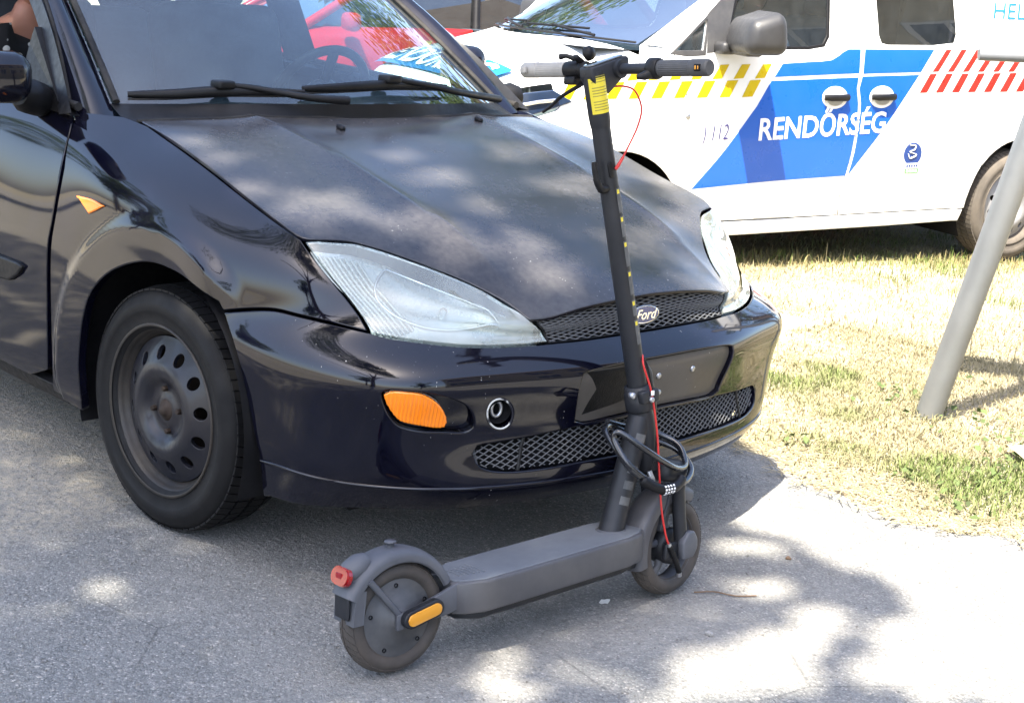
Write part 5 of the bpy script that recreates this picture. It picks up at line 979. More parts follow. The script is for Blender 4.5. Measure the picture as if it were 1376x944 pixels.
for s in (1, -1):
    mb = MB(); mb.tube([(-.068, s*.037, .208), (-.035, s*.040, .168), (-.002, s*.042, .128)], .0035, 6, flat=2.0); mb.build('fender_stay', M['scooter_dusty'], rf)
    # swing arm, axle cover and side reflector
    arm = MB(); arm.prism([(-.018, -.018), (.11, -.010), (.165, .005), (.165, .052), (.150, .055), (.05, .026), (-.018, .014)], (.008, s*.036+(.004 if s > 0 else -.0), RW), (1, 0, 0), (0, 0, 1), -.010 if s > 0 else .010, bev=.002); arm = arm.build('swing_arm', M['scooter_dusty'], sco)
    th = R(11); ex = V(math.cos(th), 0, math.sin(th)); ey = V(-math.sin(th), 0, math.cos(th))
    o = V(.046, s*.044, RW+.009)
    mb = MB(); mb.prism(stadium(.062, .0185, 8), o, ex, ey, -.018 if s > 0 else .018, bev=.003); ac = mb.build('axle_cover', M['scooter'], arm)
    mb = MB(); mb.prism(stadium(.058, .0125, 8), o+V(0, s*.0165, 0), ex, ey, -.004 if s > 0 else .004, bev=.0012); mb.build('reflector', M['amber_refl'], arm)
# deck
def deck_out(g=0.): return [(.130+g, -.040+g), (.150+g, -.058+g), (.195, -.074+g), (.30, -.075+g), (.60, -.073+g), (.648-g*.6, -.062+g), (.672-g, -.040), (.678-g, 0), (.672-g, .040), (.648-g*.6, .062-g), (.60, .073-g), (.30, .075-g), (.195, .074-g), (.150+g, .058-g), (.130+g, .040-g)]
def deck_top(x): return .166+.016*np.clip((x-.14)/.5, 0, 1)
def ring_loft(rings):
    mb = MB(); n = len(rings[0]); vs = [p for r in rings for p in r]; fs = []
    for k in range(len(rings)-1):
        for i in range(n): fs.append((k*n+i, k*n+(i+1) % n, (k+1)*n+(i+1) % n, (k+1)*n+i))
    mb.add(vs, fs, True); mb.add(rings[0], [tuple(range(n))[::-1]], False); mb.add(rings[-1], [tuple(range(n))], False); return mb
def dk(g, dz, zz=None): return [(x, y, (float(deck_top(x))+dz) if zz is None else zz+.018*min(1, max(0, (x-.14)/.5))) for x, y in redo(np.array(deck_out(g)), .022)]
body = ring_loft([dk(.010, 0, .096), dk(.002, 0, .100), dk(0, 0, .106), dk(0, -.008), dk(.001, -.003), dk(.004, -.0005), dk(.006, 0)]).build('deck', M['scooter_dusty2'], sco, sharp=40)
mb = ring_loft([dk(.007, -.001), dk(.007, .0015), dk(.009, .0025)]); mb.build('deck_mat', M['deck_mat'], body, sharp=40)
ring_loft([dk(.026, 0, .078), dk(.020, 0, .083), dk(.020, 0, .097)]).build('battery_cover', M['scooter'], body, sharp=40)
for k in range(6):
    mb = MB(); x = .162+.011*k; mb.tube([(x, -.020-.003*k, float(deck_top(x))+.0028), (x+.004, .0, float(deck_top(x))+.0028), (x, .022+.002*k, float(deck_top(x))+.0028)], .0022, 6); mb.build('mat_rib', M['deck_mat'], body)
mb = MB(); mb.tube([(.40, .055, .095), (.41, .10, .045), (.40, .135, .004)], [.008, .007, .006], 8); mb.build('kickstand', M['scooter'], sco)
# neck between deck and head
nb, ntp = V(.608, 0, .176), V(.690, 0, .425)
mb = MB(); mb.tube([nb-V(.004, 0, .012), nb, nb+(ntp-nb)*.3, nb+(ntp-nb)*.7, ntp, ntp+V(.012, 0, .02)], [.034, .0295, .0275, .027, .027, .024], 24); neck = mb.build('neck_tube', M['scooter'], sco)
mb = MB(); mb.lathe([(.036, .0), (.036, .004), (.030, .007)], nb+V(.0015, 0, .003), (.0, 0, 1), 28); mb.build('neck_collar', M['scooter_dusty'], neck)
nd = (ntp-nb).normalized(); 
for k, q in enumerate((.34, .50, .66, .98)):
    c = nb+(ntp-nb)*q*.86; mb = MB(); sx_ = nd.cross(V(0, 1, 0)).normalized()
    mb.grid(np.array([[tuple(c+nd*t+(V(0, -1, 0)*math.cos(a)+sx_*math.sin(a))*.0281) for t in np.linspace(-.0095, .0095, 3)] for a in np.linspace(R(-22)+.2, R(30)+.2, 8)])); mb.build('worn_sticker', M['worn_sticker'], neck)
# head: steering tube, folding collar, lower fork
mb = MB(); a, b_ = stem(.50), stem(.35); mb.tube([stem(.455), stem(.42), stem(.36), stem(.31)], [.0265, .029, .030, .030], 20); mb.build('head_tube', M['scooter'], sco)
mb = MB(); ct = stem(.505); mb.lathe([(.024, .058), (.030, .056), (.031, .040), (.0335, .038), (.0335, .004), (.031, 0), (.024, -.004)], stem(.448), -AX, 24); col_ = mb.build('folding_collar', M['scooter'], sco)
for (dy, dx) in ((-.030, -.014), (-.026, .022)):
    mb = MB(); mb.box(stem(.482)+V(dx, dy, 0), (.022, .020, .030), Matrix.Rotation(R(-12), 3, 'Y'), bev=.005); mb.build('clamp_lug', M['scooter'], col_)
for p_, r_ in ((stem(.486)+V(-.036, -.020, 0), .0075), (stem(.478)+V(.0, -.041, -.002), .0065), (stem(.480)+V(.040, -.022, .006), .006)):
    mb = MB(); mb.lathe([(0, .004), (r_*.6, .004), (r_, .002), (r_, -.012)], p_, (-.3, -1, 0), 12); mb.build('bolt', M['silver'], col_)
mb = MB(); mb.box(stem(.487)+V(.004, -.0415, .004), (.010, .002, .011), bev=.0006); mb.build('safety_mark', M['paper'], col_)
mb = MB(); q = [stem(.56)+V(.020, 0, 0), stem(.53)+V(.033, 0, 0), stem(.45)+V(.034, 0, 0), stem(.40)+V(.028, 0, 0)]; mb.tube(q, [.010, .014, .013, .008], 10); mb.build('latch_lever', M['scooter'], col_)
# stem
mb = MB(); pts = [stem(h) for h in (.47, .60, .80, 1.0, 1.085)]; mb.tube(pts, [.0218, .0218, .0214, .0208, .0205], 28); stm = mb.build('stem', M['scooter'], sco)
mb = MB(); mb.tube([stem(1.075), stem(1.085), stem(1.10), stem(1.165), stem(1.19)], [.0212, .0225, .0232, .0235, .022], 28); stup = mb.build('stem_head', M['scooter'], sco)
def wrap(name, h0, h1, a0, a1, r, mat, par, n=14, k=2):
    mb = MB(); A_ = -AX; S_ = V(0, -1, 0); F_ = A_.cross(S_).normalized()
    mb.grid(np.array([[tuple(stem(h)+(S_*math.cos(a)+F_*math.sin(a))*r) for h in np.linspace(h0, h1, k)] for a in np.linspace(a0, a1, n)])); return mb.build(name, mat, par)
for s0 in (1,): pass
wrap('warning_sticker', 1.105, 1.178, R(-75), R(62), .0240, M['sticker_yellow'], stup)
for k in range(13):
    if k % 5 != 4: wrap('sticker_line', 1.112+.0057*k, 1.1138+.0057*k, R(-60), R(30+10*math.sin(k*2.1)), .02425, M['sticker_ink'], stup)
hh = [(.60, .655), (.665, .70), (.712, .765), (.775, .83), (.84, .885), (.892, .945)]
for h0, h1 in hh:
    wrap('label_strip', h0, h1, R(-5), R(58), .0221, M['worn_sticker'], stm, 8)
    wrap('warning_mark', h1-.012, h1-.003, R(0), R(20), .0224, M['sticker_yellow'], stm, 5)
mb = MB(); c = stem(.985); mb.prism([(x, y) for x, y in stadium(.022, .007, 6)], c+V(-.006, -.0215, 0), AX, (0, 0, 1) if False else V(.9767, 0, .2145), -.004, bev=.001); mb.build('cable_port', M['black_plastic'], stm)
# bag hook on the back of the stem
hk = [stem(.945)+V(-.012, -.006, 0), stem(.945)+V(-.034, -.010, .000), stem(.955)+V(-.045, -.012, .006), stem(.985)+V(-.046, -.012, .0), stem(1.002)+V(-.044, -.012, 0)]
mb = MB(); mb.tube(spline(hk, 5), [.010]*6+[.008]*6+[.0065]*9, 10); mb.build('bag_hook', M['black_plastic'], stm)
# display pod
dk_ = [(-.024, -.010), (-.026, .012), (.075, .040), (.083, .036), (.082, .006), (.040, -.030), (.026, -.042), (.0, -.042)]
o = stem(1.185)
mb = MB(); mb.prism(dk_, o+V(.003, .020, 0), (1, 0, 0), (0, 0, 1), .040, bev=.005); pod = mb.build('display_pod', M['scooter'], sco)
o2 = o+V(.003, 0, 0); n2 = V(-.28, 0, 1).normalized(); e2 = V(1, 0, .277).normalized()
mb = MB(); mb.prism([(x, y) for x, y in stadium(.072, .0165, 7)], o2+e2*.026+V(0, 0, .0195)+V(0, 0, 0), e2, (0, 1, 0), .003, bev=.0008); mb.build('display_screen', M['screen'], pod)
# handlebar, turned with the wheel
bc = V(.586, 0, 1.196); fb = SR.to_3x3() @ V(0, 1, 0); fb = V(fb.x, fb.y, 0).normalized()
def hb(t, dz=0., ds=0.): return bc+fb*t+V(ds, 0, dz)
mb = MB(); mb.tube([hb(-.15), hb(.15)], .0115, 16); bar = mb.build('handlebar', M['scooter'], sco)
mb = MB(); mb.tube([hb(-.028), hb(.028)], .020, 16); mb.build('bar_clamp', M['scooter'], bar)
for s in (1, -1):
    m = M['grip_sunlit'] if s > 0 else M['grip']
    mb = MB(); X2 = V(0, 0, 1); Y2 = fb.cross(X2).normalized(); vs = []; fs = []
    tt = [.128, .132, .135, .205, .209, .211, .250, .2545]; rr = [.0165, .0175, .0170, .0170, .0165, .0178, .0175, .0150]; K = 48
    for t, r_ in zip(tt, rr):
        for k in range(K):
            a = 2*math.pi*k/K; q = r_*(1-.045*(k % 2)) if .133 < t < .207 else r_; vs.append(hb(s*t)+(X2*math.cos(a)+Y2*math.sin(a))*q)
    for i in range(len(tt)-1):
        for k in range(K): fs.append((i*K+k, i*K+(k+1) % K, (i+1)*K+(k+1) % K, (i+1)*K+k))
    mb.add(vs, fs, False); mb.add(vs[-K:], [tuple(range(K))], False); gp = mb.build('grip', m, bar)
    mb = MB(); mb.box(hb(s*.235, .0, -.006 if s > 0 else .0)+Y2*(.0165 if (Y2.x < 0) else -.0165), (.006, .016, .014), bev=.0015); ts = mb.build('turn_signal', M['dark'] if s < 0 else M['grip_sunlit'], gp)
    for k in ((-1, 1) if s < 0 else ()): mb = MB(); mb.box(hb(s*.235+.0035*k, .0, 0.)+Y2*(.0168 if (Y2.x < 0) else -.0168), (.0065, .0035, .008), bev=.0008); mb.build('signal_led', M['amber_refl'], ts)
mb = MB(); mb.tube([hb(-.100), hb(-.104), hb(-.124), hb(-.128)], [.018, .0225, .0225, .019], 20); mb.tube([hb(-.112, -.010, -.012), hb(-.108, -.016, -.024), hb(-.100, -.018, -.036)], [.012, .009, .005], 10); mb.build('throttle', M['black_plastic'], bar)
mb = MB(); mb.tube([hb(.085), hb(.090), hb(.122), hb(.127)], [.016, .019, .019, .016], 18); mb.box(hb(.105, -.024, -.005), (.028, .034, .018), bev=.004); lev = mb.build('brake_clamp', M['black_plastic'], bar)
lv = [hb(.085, -.030, .0), hb(.10, -.036, .006), hb(.13, -.045, .014), hb(.165, -.060, .018), hb(.19, -.078, .018), hb(.212, -.092, .014)]
mb = MB(); mb.tube(spline(lv, 4), np.linspace(.0062, .0042, 21), 8, flat=.8); mb.build('brake_lever', M['black_plastic'], lev)
mb = MB(); mb.tube([hb(.068), hb(.072), hb(.084), hb(.088)], [.016, .018, .018, .016], 16); mb.box(hb(.082, .020, -.012), (.030, .016, .010), Matrix.Rotation(R(30), 3, 'Y'), bev=.003); mb.tube([hb(.085, .022, -.02), hb(.10, .028, -.03), hb(.115, .026, -.034)], [.006, .005, .007], 8); bell = mb.build('bell', M['black_plastic'], bar)
mb = MB(); mb.lathe([(0, .013), (.010, .012), (.0155, .006), (.0165, -.004), (.0155, -.006)], hb(.070, .034, .004), V(.25, -.85, .25), 20); mb.build('bell_dome', M['black_plastic'], bell)
# cables
def cable(name, pts, r, mat, par): mb = MB(); mb.tube(spline(pts, 6), r, 8); return mb.build(name, mat, par)
cable('brake_cable', [(.577, -.006, 1.159), (.605, -.018, 1.160), (.632, -.024, 1.150), (.650, -.026, 1.114), (.640, -.025, 1.075), (.616, -.024, 1.035), (.590, -.0235, .998), (.580, -.022, .988)], .0022, M['red_cable'], stm)
mb = MB(); mb.tube([(.600, -.0245, 1.012), (.586, -.0235, .993), (.580, -.022, .986)], [.0030, .0040, .0036], 8); mb.build('cable_sleeve', M['red_cable'], stm)
cable('lower_brake_cable', [stem(.575)+V(.012, -.018, 0), (.672, -.029, .550), (.690, -.037, .49), (.705, -.042, .40), (.708, -.050, .30), (.711, -.056, .225), (.722, -.060, .165), (.735, -.060, .135)], .0024, M['red_cable'], stm)
cable('hose', [stem(.572)+V(.016, -.014, 0), (.690, -.024, .545), (.703, -.030, .48), (.712, -.034, .40), (.704, -.036, .33), (.690, -.030, .30)], .0022, M['black_plastic'], stm)
mb = MB(); bw = spline([(.735, -.060, .135), (.748, -.061, .112), (.762, -.060, .085), (.772, -.058, .066)], 8); mb.tube(bw, [.0075 if i % 2 else .0055 for i in range(len(bw))], 10); mb.build('cable_boot', M['black_plastic'], stm)
mb = MB(); mb.tube([(.772, -.058, .066), (.774, -.056, .056)], .006, 8); mb.tube([(.733, -.060, .142), (.736, -.060, .132)], .0055, 8); mb.build('cable_end', M['silver'], stm)
# suspension fork (turned)
fr = MB(); cr = [(.735, .30), (.742, .335), (.790, .322), (.800, .300), (.796, .272), (.745, .268)]
mb = MB(); mb.box((0, 0, 0), (.085, .115, .052), bev=.020, seg=4); o = mb.build('fork_crown', M['scooter'], sco); o.matrix_local = SR @ Matrix.Translation((.762, 0, .300)) @ Matrix.Rotation(R(12), 4, 'Y')
fork = o; FI = (SR @ Matrix.Translation((.762, 0, .300)) @ Matrix.Rotation(R(12), 4, 'Y')).inverted()
for s in (1, -1):
    mb = MB(); mb.tube([st((.772, s*.045, .285)), st((.776, s*.045, .268))], .0085, 14); mb.build('stanchion', M['chrome'], fork).matrix_parent_inverse = FI
    mb = MB(); mb.tube([st((.774, s*.045, .272)), st((.774, s*.045, .266)), st((.7745, s*.045, .262)), st((.776, s*.045, .255)), st((.778, s*.0455, .20)), st((.783, s*.047, .135))], [.016, .0175, .0175, .0155, .0155, .016], 16); mb.build('fork_leg', M['scooter'], fork).matrix_parent_inverse = FI
    mb = MB(); mb.prism([(-.026, -.028), (.012, -.028), (.028, -.008), (.028, .014), (.016, .034), (-.006, .034), (-.026, .012)], (.789, s*.052, RW+.008), (1, 0, 0), (0, 0, 1), -.020 if s > 0 else .020, bev=.005); mb.v = [tuple(st(p)) for p in mb.v]; mb.build('axle_cover', M['scooter_dusty'], fork).matrix_parent_inverse = FI
    mb = MB(); mb.prism([(-.058, -.020), (0, -.020), (0, .016), (-.052, .018)], (.775, s*.040, RW+.005), (1, 0, 0), (0, 0, 1), -.014 if s > 0 else .014, bev=.004); mb.v = [tuple(st(p)) for p in mb.v]; mb.build('brake_arm', M['scooter'], fork).matrix_parent_inverse = FI
mb = fender(AXL, .134, .074, R(62), R(192), n=48, e1=.002, lip=.022); mb.v = [tuple(st(p)) for p in mb.v]; ff = mb.build('front_mudguard', M['scooter_dusty2'], sco)
mb = MB(); mb.box((0, 0, 0), (.012, .085, .11), bev=.004); o = mb.build('mudguard_bracket', M['scooter'], ff); o.matrix_local = SR @ Matrix.Translation((.742, 0, .215)) @ Matrix.Rotation(R(25), 4, 'Y')
# ------------------------------------------------------------------ combination lock looped round the neck
lock = empty('cable_lock', 'black combination cable lock looped round the scooter neck', 'lock', SM @ Matrix.Translation((.66, 0, .30)))
LO = V(.66, 0, .30)
def lk(p): return Vector(p)-LO
l1 = [(.655, -.078, .300), (.610, -.062, .330), (.594, -.030, .372), (.603, .018, .405), (.640, .042, .410), (.70, .046, .385), (.765, .040, .362), (.815, .005, .338), (.818, -.040, .305), (.775, -.070, .285), (.715, -.082, .284)]
l2 = [(.655, -.080, .296), (.602, -.058, .345), (.592, -.022, .395), (.600, -.030, .412), (.640, -.062, .378), (.70, -.072, .338), (.75, -.066, .315), (.795, -.046, .315), (.812, -.005, .350), (.78, .035, .375), (.70, .048, .398), (.63, .040, .42)]
for l_ in (l1, l2):
    mb = MB(); mb.tube(spline([lk(p) for p in l_], 7), .0072, 12); mb.build('lock_cable', M['lock_cable'], lock)
mb = MB(); bd = [(.628, -.074, .310), (.640, -.080, .301), (.655, -.086, .292), (.68, -.092, .283), (.71, -.090, .281), (.728, -.086, .284), (.742, -.082, .290), (.752, -.078, .297)]
mb.tube(spline([lk(p) for p in bd], 4), [.008]+[.0115]*27+[.008], 14); mb.build('lock_body', M['black_plastic'], lock)
for k in range(4):
    t = .677+.0085*k; c = lk((t, -.091, .283)); mb = MB(); ax = V(1, -.05, -.05).normalized(); mb.tube([c-ax*.0034, c+ax*.0034], .0126, 14); rg = mb.build('digit_ring', M['black_plastic'], lock)
    for j, dg in enumerate(('0', '1', '2', '3')):
        a = R(-62+34*j); nrm = V(0, -math.cos(a), math.sin(a)); upv = V(0, math.sin(a), math.cos(a)); mb = MB(); mb.prism([(-.0022, -.0022), (.0022, -.0022), (.0022, .0022), (-.0022, .0022)], c+nrm*.0122, ax, upv, .0010); mb.build('digit_mark', M['white_film'], rg)
mb = MB(); mb.tube([lk((.668, -.055, .318)), lk((.672, -.062, .300)), lk((.675, -.062, .275))], .004, 8); mb.tube([lk((.676, -.052, .318)), lk((.681, -.058, .300)), lk((.684, -.058, .278))], .0035, 8); mb.build('lock_ferrule', M['silver'], lock)
# ---- police van: side surface and outlines in metres (x forward of the rear axle, z up)
VZ=np.array([.15,.25,.33,.42,.60,.85,1.05,1.15,1.30,1.55,1.75,1.82]);VY=np.array([.84,.868,.880,.893,.898,.893,.880,.868,.835,.765,.69,.64])
VXk=np.array([-1.0,-.85,-.6,0.,1.2,2.2,2.7,3.0,3.2,3.35,3.5,3.6]);VXf=np.array([.90,.95,.985,1.,1.,1.,.99,.965,.925,.87,.76,.62])
def vside(q):
    q=np.asarray(q,float);y=np.einsum('ni,i->n',card(VZ,q[:,1]),VY)*np.einsum('ni,i->n',card(VXk,q[:,0]),VXf)
    x,z=q[:,0],q[:,1]
    y=y-.010*ss(.47,.43,z)*0+.006*np.exp(-((z-(.44+.03*x/2.5))/.018)**2)*ss(2.4,2.2,x)*ss(.35,.5,x)   # swage above the sill
    for cx in (0.,2.681):
        r=np.hypot(x-cx,z-.33);y=y+.014*np.exp(-((r-.39)/.035)**2)*(z>.1)
    return np.stack([x,y,z],1)
# bonnet height and front profile
def vhood(q):
    q=np.asarray(q,float);x,y=q[:,0],np.abs(q[:,1])
    zc=np.interp(x,[2.1,2.5,2.7,2.9,3.1,3.3,3.42,3.50,3.56],[1.30,1.255,1.225,1.185,1.135,1.08,1.02,.95,.86])
    return np.stack([q[:,0],q[:,1],zc-.075*(y/.8)**2.5-.055*(y/.8)**6],1)
VB = {
'blue_top_front': [[1.7673,1.0592],[1.7169,1.1257],[1.6388,1.1297],[1.5599,1.1339],[1.4738,1.1366],[1.3999,1.1437],[1.3547,1.1645],[1.3235,1.1839],[1.2866,1.1992],[1.2045,1.1996],[1.2104,1.1384],[1.2134,1.0768],[1.2846,1.0745],[1.3552,1.0723],[1.4253,1.0701],[1.4948,1.0678],[1.5637,1.0656],[1.6321,1.0635],[1.7,1.0613]],
'blue_top_rear': [[1.1751,1.1997],[1.1082,1.1996],[1.0407,1.1996],[0.9728,1.1995],[0.9043,1.1994],[0.8353,1.1993],[0.7658,1.1992],[0.6957,1.1991],[0.744,1.1404],[0.7893,1.0815],[0.8569,1.0803],[0.924,1.079],[0.9906,1.0777],[1.0567,1.0764],[1.1224,1.0752],[1.1876,1.0739],[1.1828,1.137]],
'blue_low_front': [[1.7872,1.0402],[1.7181,1.0421],[1.6484,1.044],[1.5782,1.0459],[1.5073,1.0478],[1.4359,1.0498],[1.3638,1.0518],[1.2912,1.0537],[1.218,1.0557],[1.2276,0.9981],[1.2128,0.92],[1.2119,0.8793],[1.2144,0.8345],[1.2185,0.7803],[1.2245,0.7195],[1.2325,0.662],[1.2467,0.5993],[1.2626,0.5393],[1.3354,0.5375],[1.4076,0.5358],[1.4792,0.5342],[1.5502,0.5325],[1.6207,0.5307],[1.6908,0.5287],[1.7605,0.5263],[1.8223,0.5239],[1.8838,0.5212],[1.9449,0.5183],[2.0056,0.5153],[2.066,0.5122],[2.1259,0.5091],[2.1853,0.5061],[2.2443,0.5032],[2.2089,0.5388],[2.1731,0.5741],[2.137,0.6095],[2.1011,0.646],[2.0654,0.6841],[2.0333,0.7204],[2.0013,0.7581],[1.9692,0.7968],[1.9371,0.836],[1.9046,0.8752],[1.8716,0.914],[1.8439,0.956],[1.8158,0.9981]],
'blue_low_rear': [[1.1925,1.0599],[1.1153,1.0613],[1.0375,1.0628],[0.959,1.0642],[0.8799,1.0657],[0.8,1.0672],[0.8431,1.0139],[0.8853,0.9607],[0.9258,0.9095],[0.9585,0.8678],[0.99,0.8277],[1.0263,0.7835],[1.0574,0.7474],[1.0921,0.7082],[1.1292,0.667],[1.1675,0.6248],[1.2058,0.5826],[1.2425,0.5415],[1.2263,0.6],[1.2121,0.6614],[1.2046,0.7189],[1.1994,0.7799],[1.1959,0.8342],[1.1935,0.8791],[1.1944,0.9198],[1.2092,0.9979]],
'gap': [[1.2702,1.5028],[1.2649,1.4871],[1.2517,1.4468],[1.2344,1.392],[1.2164,1.3328],[1.2012,1.2796],[1.1929,1.2426],[1.1953,1.1996],[1.198,1.1598],[1.2006,1.1118],[1.2039,1.0684],[1.2123,1.032],[1.2184,0.998],[1.2119,0.9595],[1.2036,0.9199],[1.2027,0.8792],[1.2051,0.8343],[1.2078,0.795],[1.2114,0.7507],[1.2163,0.7051],[1.2232,0.6617],[1.2363,0.6118],[1.2523,0.5637],[1.2653,0.5174],[1.2793,0.4617],[1.2773,0.4066],[1.2722,0.3536],[1.268,0.3228]],
'gapA': [[2.2433,0.8648],[2.2453,0.8305],[2.2486,0.7704],[2.2511,0.727],[2.2537,0.6807],[2.2565,0.6344],[2.2602,0.5786],[2.2638,0.5226],[2.2658,0.4972]],
'door_low': [[2.0184,0.3174],[1.268,0.3228],[0.4089,0.3225]],
'sill_low': [[1.9198,0.2535],[1.1964,0.2456],[0.4216,0.2597]],
'swage': [[2.2156,0.4884],[1.7952,0.5247],[1.2583,0.5348],[0.6074,0.537]],
'win_front': [[2.007,1.5128],[2.0221,1.4605],[2.0373,1.4083],[2.0537,1.3546],[2.0753,1.3029],[2.1017,1.2465],[2.1184,1.1964],[2.1125,1.1638],[2.0472,1.1585],[1.9546,1.1709],[1.8948,1.1726],[1.8296,1.174],[1.7629,1.1754],[1.6989,1.1771],[1.6245,1.1792],[1.5521,1.1816],[1.4882,1.186],[1.3894,1.2029],[1.3421,1.2416],[1.3278,1.2781],[1.3169,1.324],[1.3032,1.369],[1.2874,1.4213],[1.2707,1.4767],[1.2546,1.5306],[1.3259,1.5289],[1.3965,1.5273],[1.4666,1.5256],[1.5361,1.524],[1.605,1.5223],[1.6734,1.5207],[1.7412,1.5191],[1.8085,1.5175],[1.8752,1.5159],[1.9414,1.5144]],
'win_rear': [[1.0707,1.535],[1.0738,1.4884],[1.0771,1.4419],[1.0804,1.3962],[1.0862,1.329],[1.0874,1.2712],[1.0775,1.2295],[1.0315,1.2186],[0.9798,1.2155],[0.9098,1.2149],[0.8295,1.2156],[0.7471,1.216],[0.6734,1.216],[0.5913,1.2165],[0.5054,1.2171],[0.4202,1.2177],[0.3407,1.2183],[0.2719,1.2186],[0.1743,1.2184],[0.0869,1.2181],[0.083,1.275],[0.0777,1.3318],[0.0714,1.3886],[0.0647,1.4454],[0.0582,1.5023],[0.0523,1.5592],[0.1291,1.5573],[0.2052,1.5555],[0.2806,1.5537],[0.3554,1.552],[0.4296,1.5502],[0.5031,1.5485],[0.5761,1.5467],[0.6484,1.545],[0.7202,1.5433],[0.7914,1.5416],[0.8621,1.5399],[0.9321,1.5383],[1.0017,1.5366]],
'win_quarter': [[2.3589,1.1851],[2.1914,1.3202],[2.2373,1.183]],
'win_quarter_frame': [[2.3904,1.1875],[2.3706,1.2129],[2.3238,1.2467],[2.2622,1.2856],[2.1985,1.3258],[2.1463,1.3637],[2.1055,1.4009],[2.069,1.4381],[2.0343,1.4755],[1.9986,1.513],[1.9233,1.5148],[1.956,1.4739],[1.9888,1.4328],[2.0213,1.3926],[2.0537,1.3546],[2.0985,1.3123],[2.1427,1.2725],[2.1661,1.2357],[2.1451,1.1955],[2.1289,1.1638],[2.1705,1.1519],[2.2397,1.1507],[2.2994,1.1528],[2.363,1.1604]],
'handle_f': [[1.379,0.9473]],
'handle_r': [[1.0464,0.9525]],
'lock': [[2.2888,0.8681]],
'crest': [[0.8044,0.6284]],
't112': [[2.203,0.749],[2.1536,0.7493],[2.0439,0.7496]],
'textA': [[1.8531,0.737],[1.0231,0.7558]],
'textT': [[1.8234,0.8349],[1.0375,0.8532]],
'yl': [[[1.9201,1.0435],[1.8524,1.0459],[1.9032,0.9621],[1.9672,0.96]],[[2.0597,1.0425],[1.9932,1.0449],[2.0434,0.9617],[2.1063,0.9596]],[[2.1968,1.0414],[2.1315,1.0438],[2.181,0.9613],[2.2429,0.9592]],[[2.3315,1.0404],[2.2673,1.0427],[2.3163,0.9609],[2.3769,0.9588]],[[2.4635,1.0392],[2.4006,1.0416],[2.4488,0.9604],[2.5082,0.9583]],[[2.5926,1.038],[2.5311,1.0404],[2.5785,0.9598],[2.6366,0.9576]],[[2.7188,1.0366],[2.6587,1.0391],[2.7053,0.959],[2.7619,0.9567]],[[2.8418,1.0351],[2.7833,1.0377],[2.8289,0.958],[2.8839,0.9556]],[[2.9611,1.0331],[2.9044,1.0359],[2.9488,0.9566],[3.002,0.954]],[[3.0762,1.0308],[3.0216,1.0338],[3.0645,0.9547],[3.1157,0.9518]],[[3.1866,1.0278],[3.1343,1.0311],[3.1756,0.9521],[3.2244,0.9488]],[[3.2916,1.024],[3.242,1.0277],[3.2813,0.9486],[3.3276,0.9448]]],
'yu': [[[1.8404,1.1229],[1.7858,1.1256],[1.8305,1.0553],[1.8916,1.0515]],[[1.9725,1.1212],[1.9188,1.1239],[1.963,1.0542],[2.0231,1.0504]],[[2.1024,1.1196],[2.0496,1.1222],[2.0932,1.053],[2.1523,1.0492]],[[2.2302,1.1179],[2.1782,1.1206],[2.2213,1.0518],[2.2794,1.0481]],[[2.3558,1.1162],[2.3047,1.1189],[2.3471,1.0506],[2.4042,1.0469]],[[2.479,1.1145],[2.4289,1.1172],[2.4706,1.0494],[2.5266,1.0456]],[[2.5996,1.1127],[2.5506,1.1154],[2.5916,1.0481],[2.6464,1.0443]],[[2.7177,1.1108],[2.6697,1.1135],[2.71,1.0466],[2.7636,1.0428]],[[2.8331,1.1088],[2.7863,1.1116],[2.8257,1.045],[2.8778,1.0411]],[[2.9452,1.1065],[2.8997,1.1094],[2.9381,1.0431],[2.9886,1.0391]],[[3.0537,1.1039],[3.0098,1.1069],[3.047,1.0409],[3.0957,1.0366]]],
'ru': [[[0.6099,1.1995],[0.5707,1.1997],[0.6655,1.0842],[0.7082,1.0828]],[[0.5005,1.2],[0.4608,1.2002],[0.5566,1.084],[0.5998,1.0826]],[[0.3897,1.2005],[0.3495,1.2007],[0.4463,1.0838],[0.4901,1.0824]],[[0.2775,1.201],[0.2367,1.2012],[0.3346,1.0836],[0.3789,1.0822]],[[0.1638,1.2015],[0.1225,1.2017],[0.2215,1.0834],[0.2664,1.082]],[[0.0486,1.202],[0.0067,1.2022],[0.1068,1.0831],[0.1523,1.0817]],[[-0.0682,1.2025],[-0.1107,1.2027],[-0.0093,1.0829],[0.0368,1.0815]],[[-0.1869,1.203],[-0.2302,1.2032],[-0.1272,1.0826],[-0.0804,1.0812]]],
'rl': [[[0.7231,1.0713],[0.6746,1.0726],[0.7395,0.9729],[0.7915,0.9719]],[[0.6085,1.072],[0.5594,1.0733],[0.6248,0.973],[0.6775,0.9719]],[[0.4923,1.0727],[0.4426,1.0741],[0.5086,0.973],[0.562,0.972]],[[0.3747,1.0734],[0.3242,1.0748],[0.3909,0.9731],[0.445,0.9721]],[[0.2554,1.0741],[0.2043,1.0755],[0.2716,0.9732],[0.3265,0.9721]],[[0.1345,1.0749],[0.0826,1.0762],[0.1506,0.9732],[0.2063,0.9722]],[[0.0118,1.0756],[-0.0408,1.0769],[0.0279,0.9733],[0.0844,0.9722]],[[-0.1127,1.0763],[-0.1662,1.0776],[-0.0966,0.9733],[-0.0393,0.9722]]],
'mirror': [[1.8807,1.2776],[2.1518,1.2031]],
}
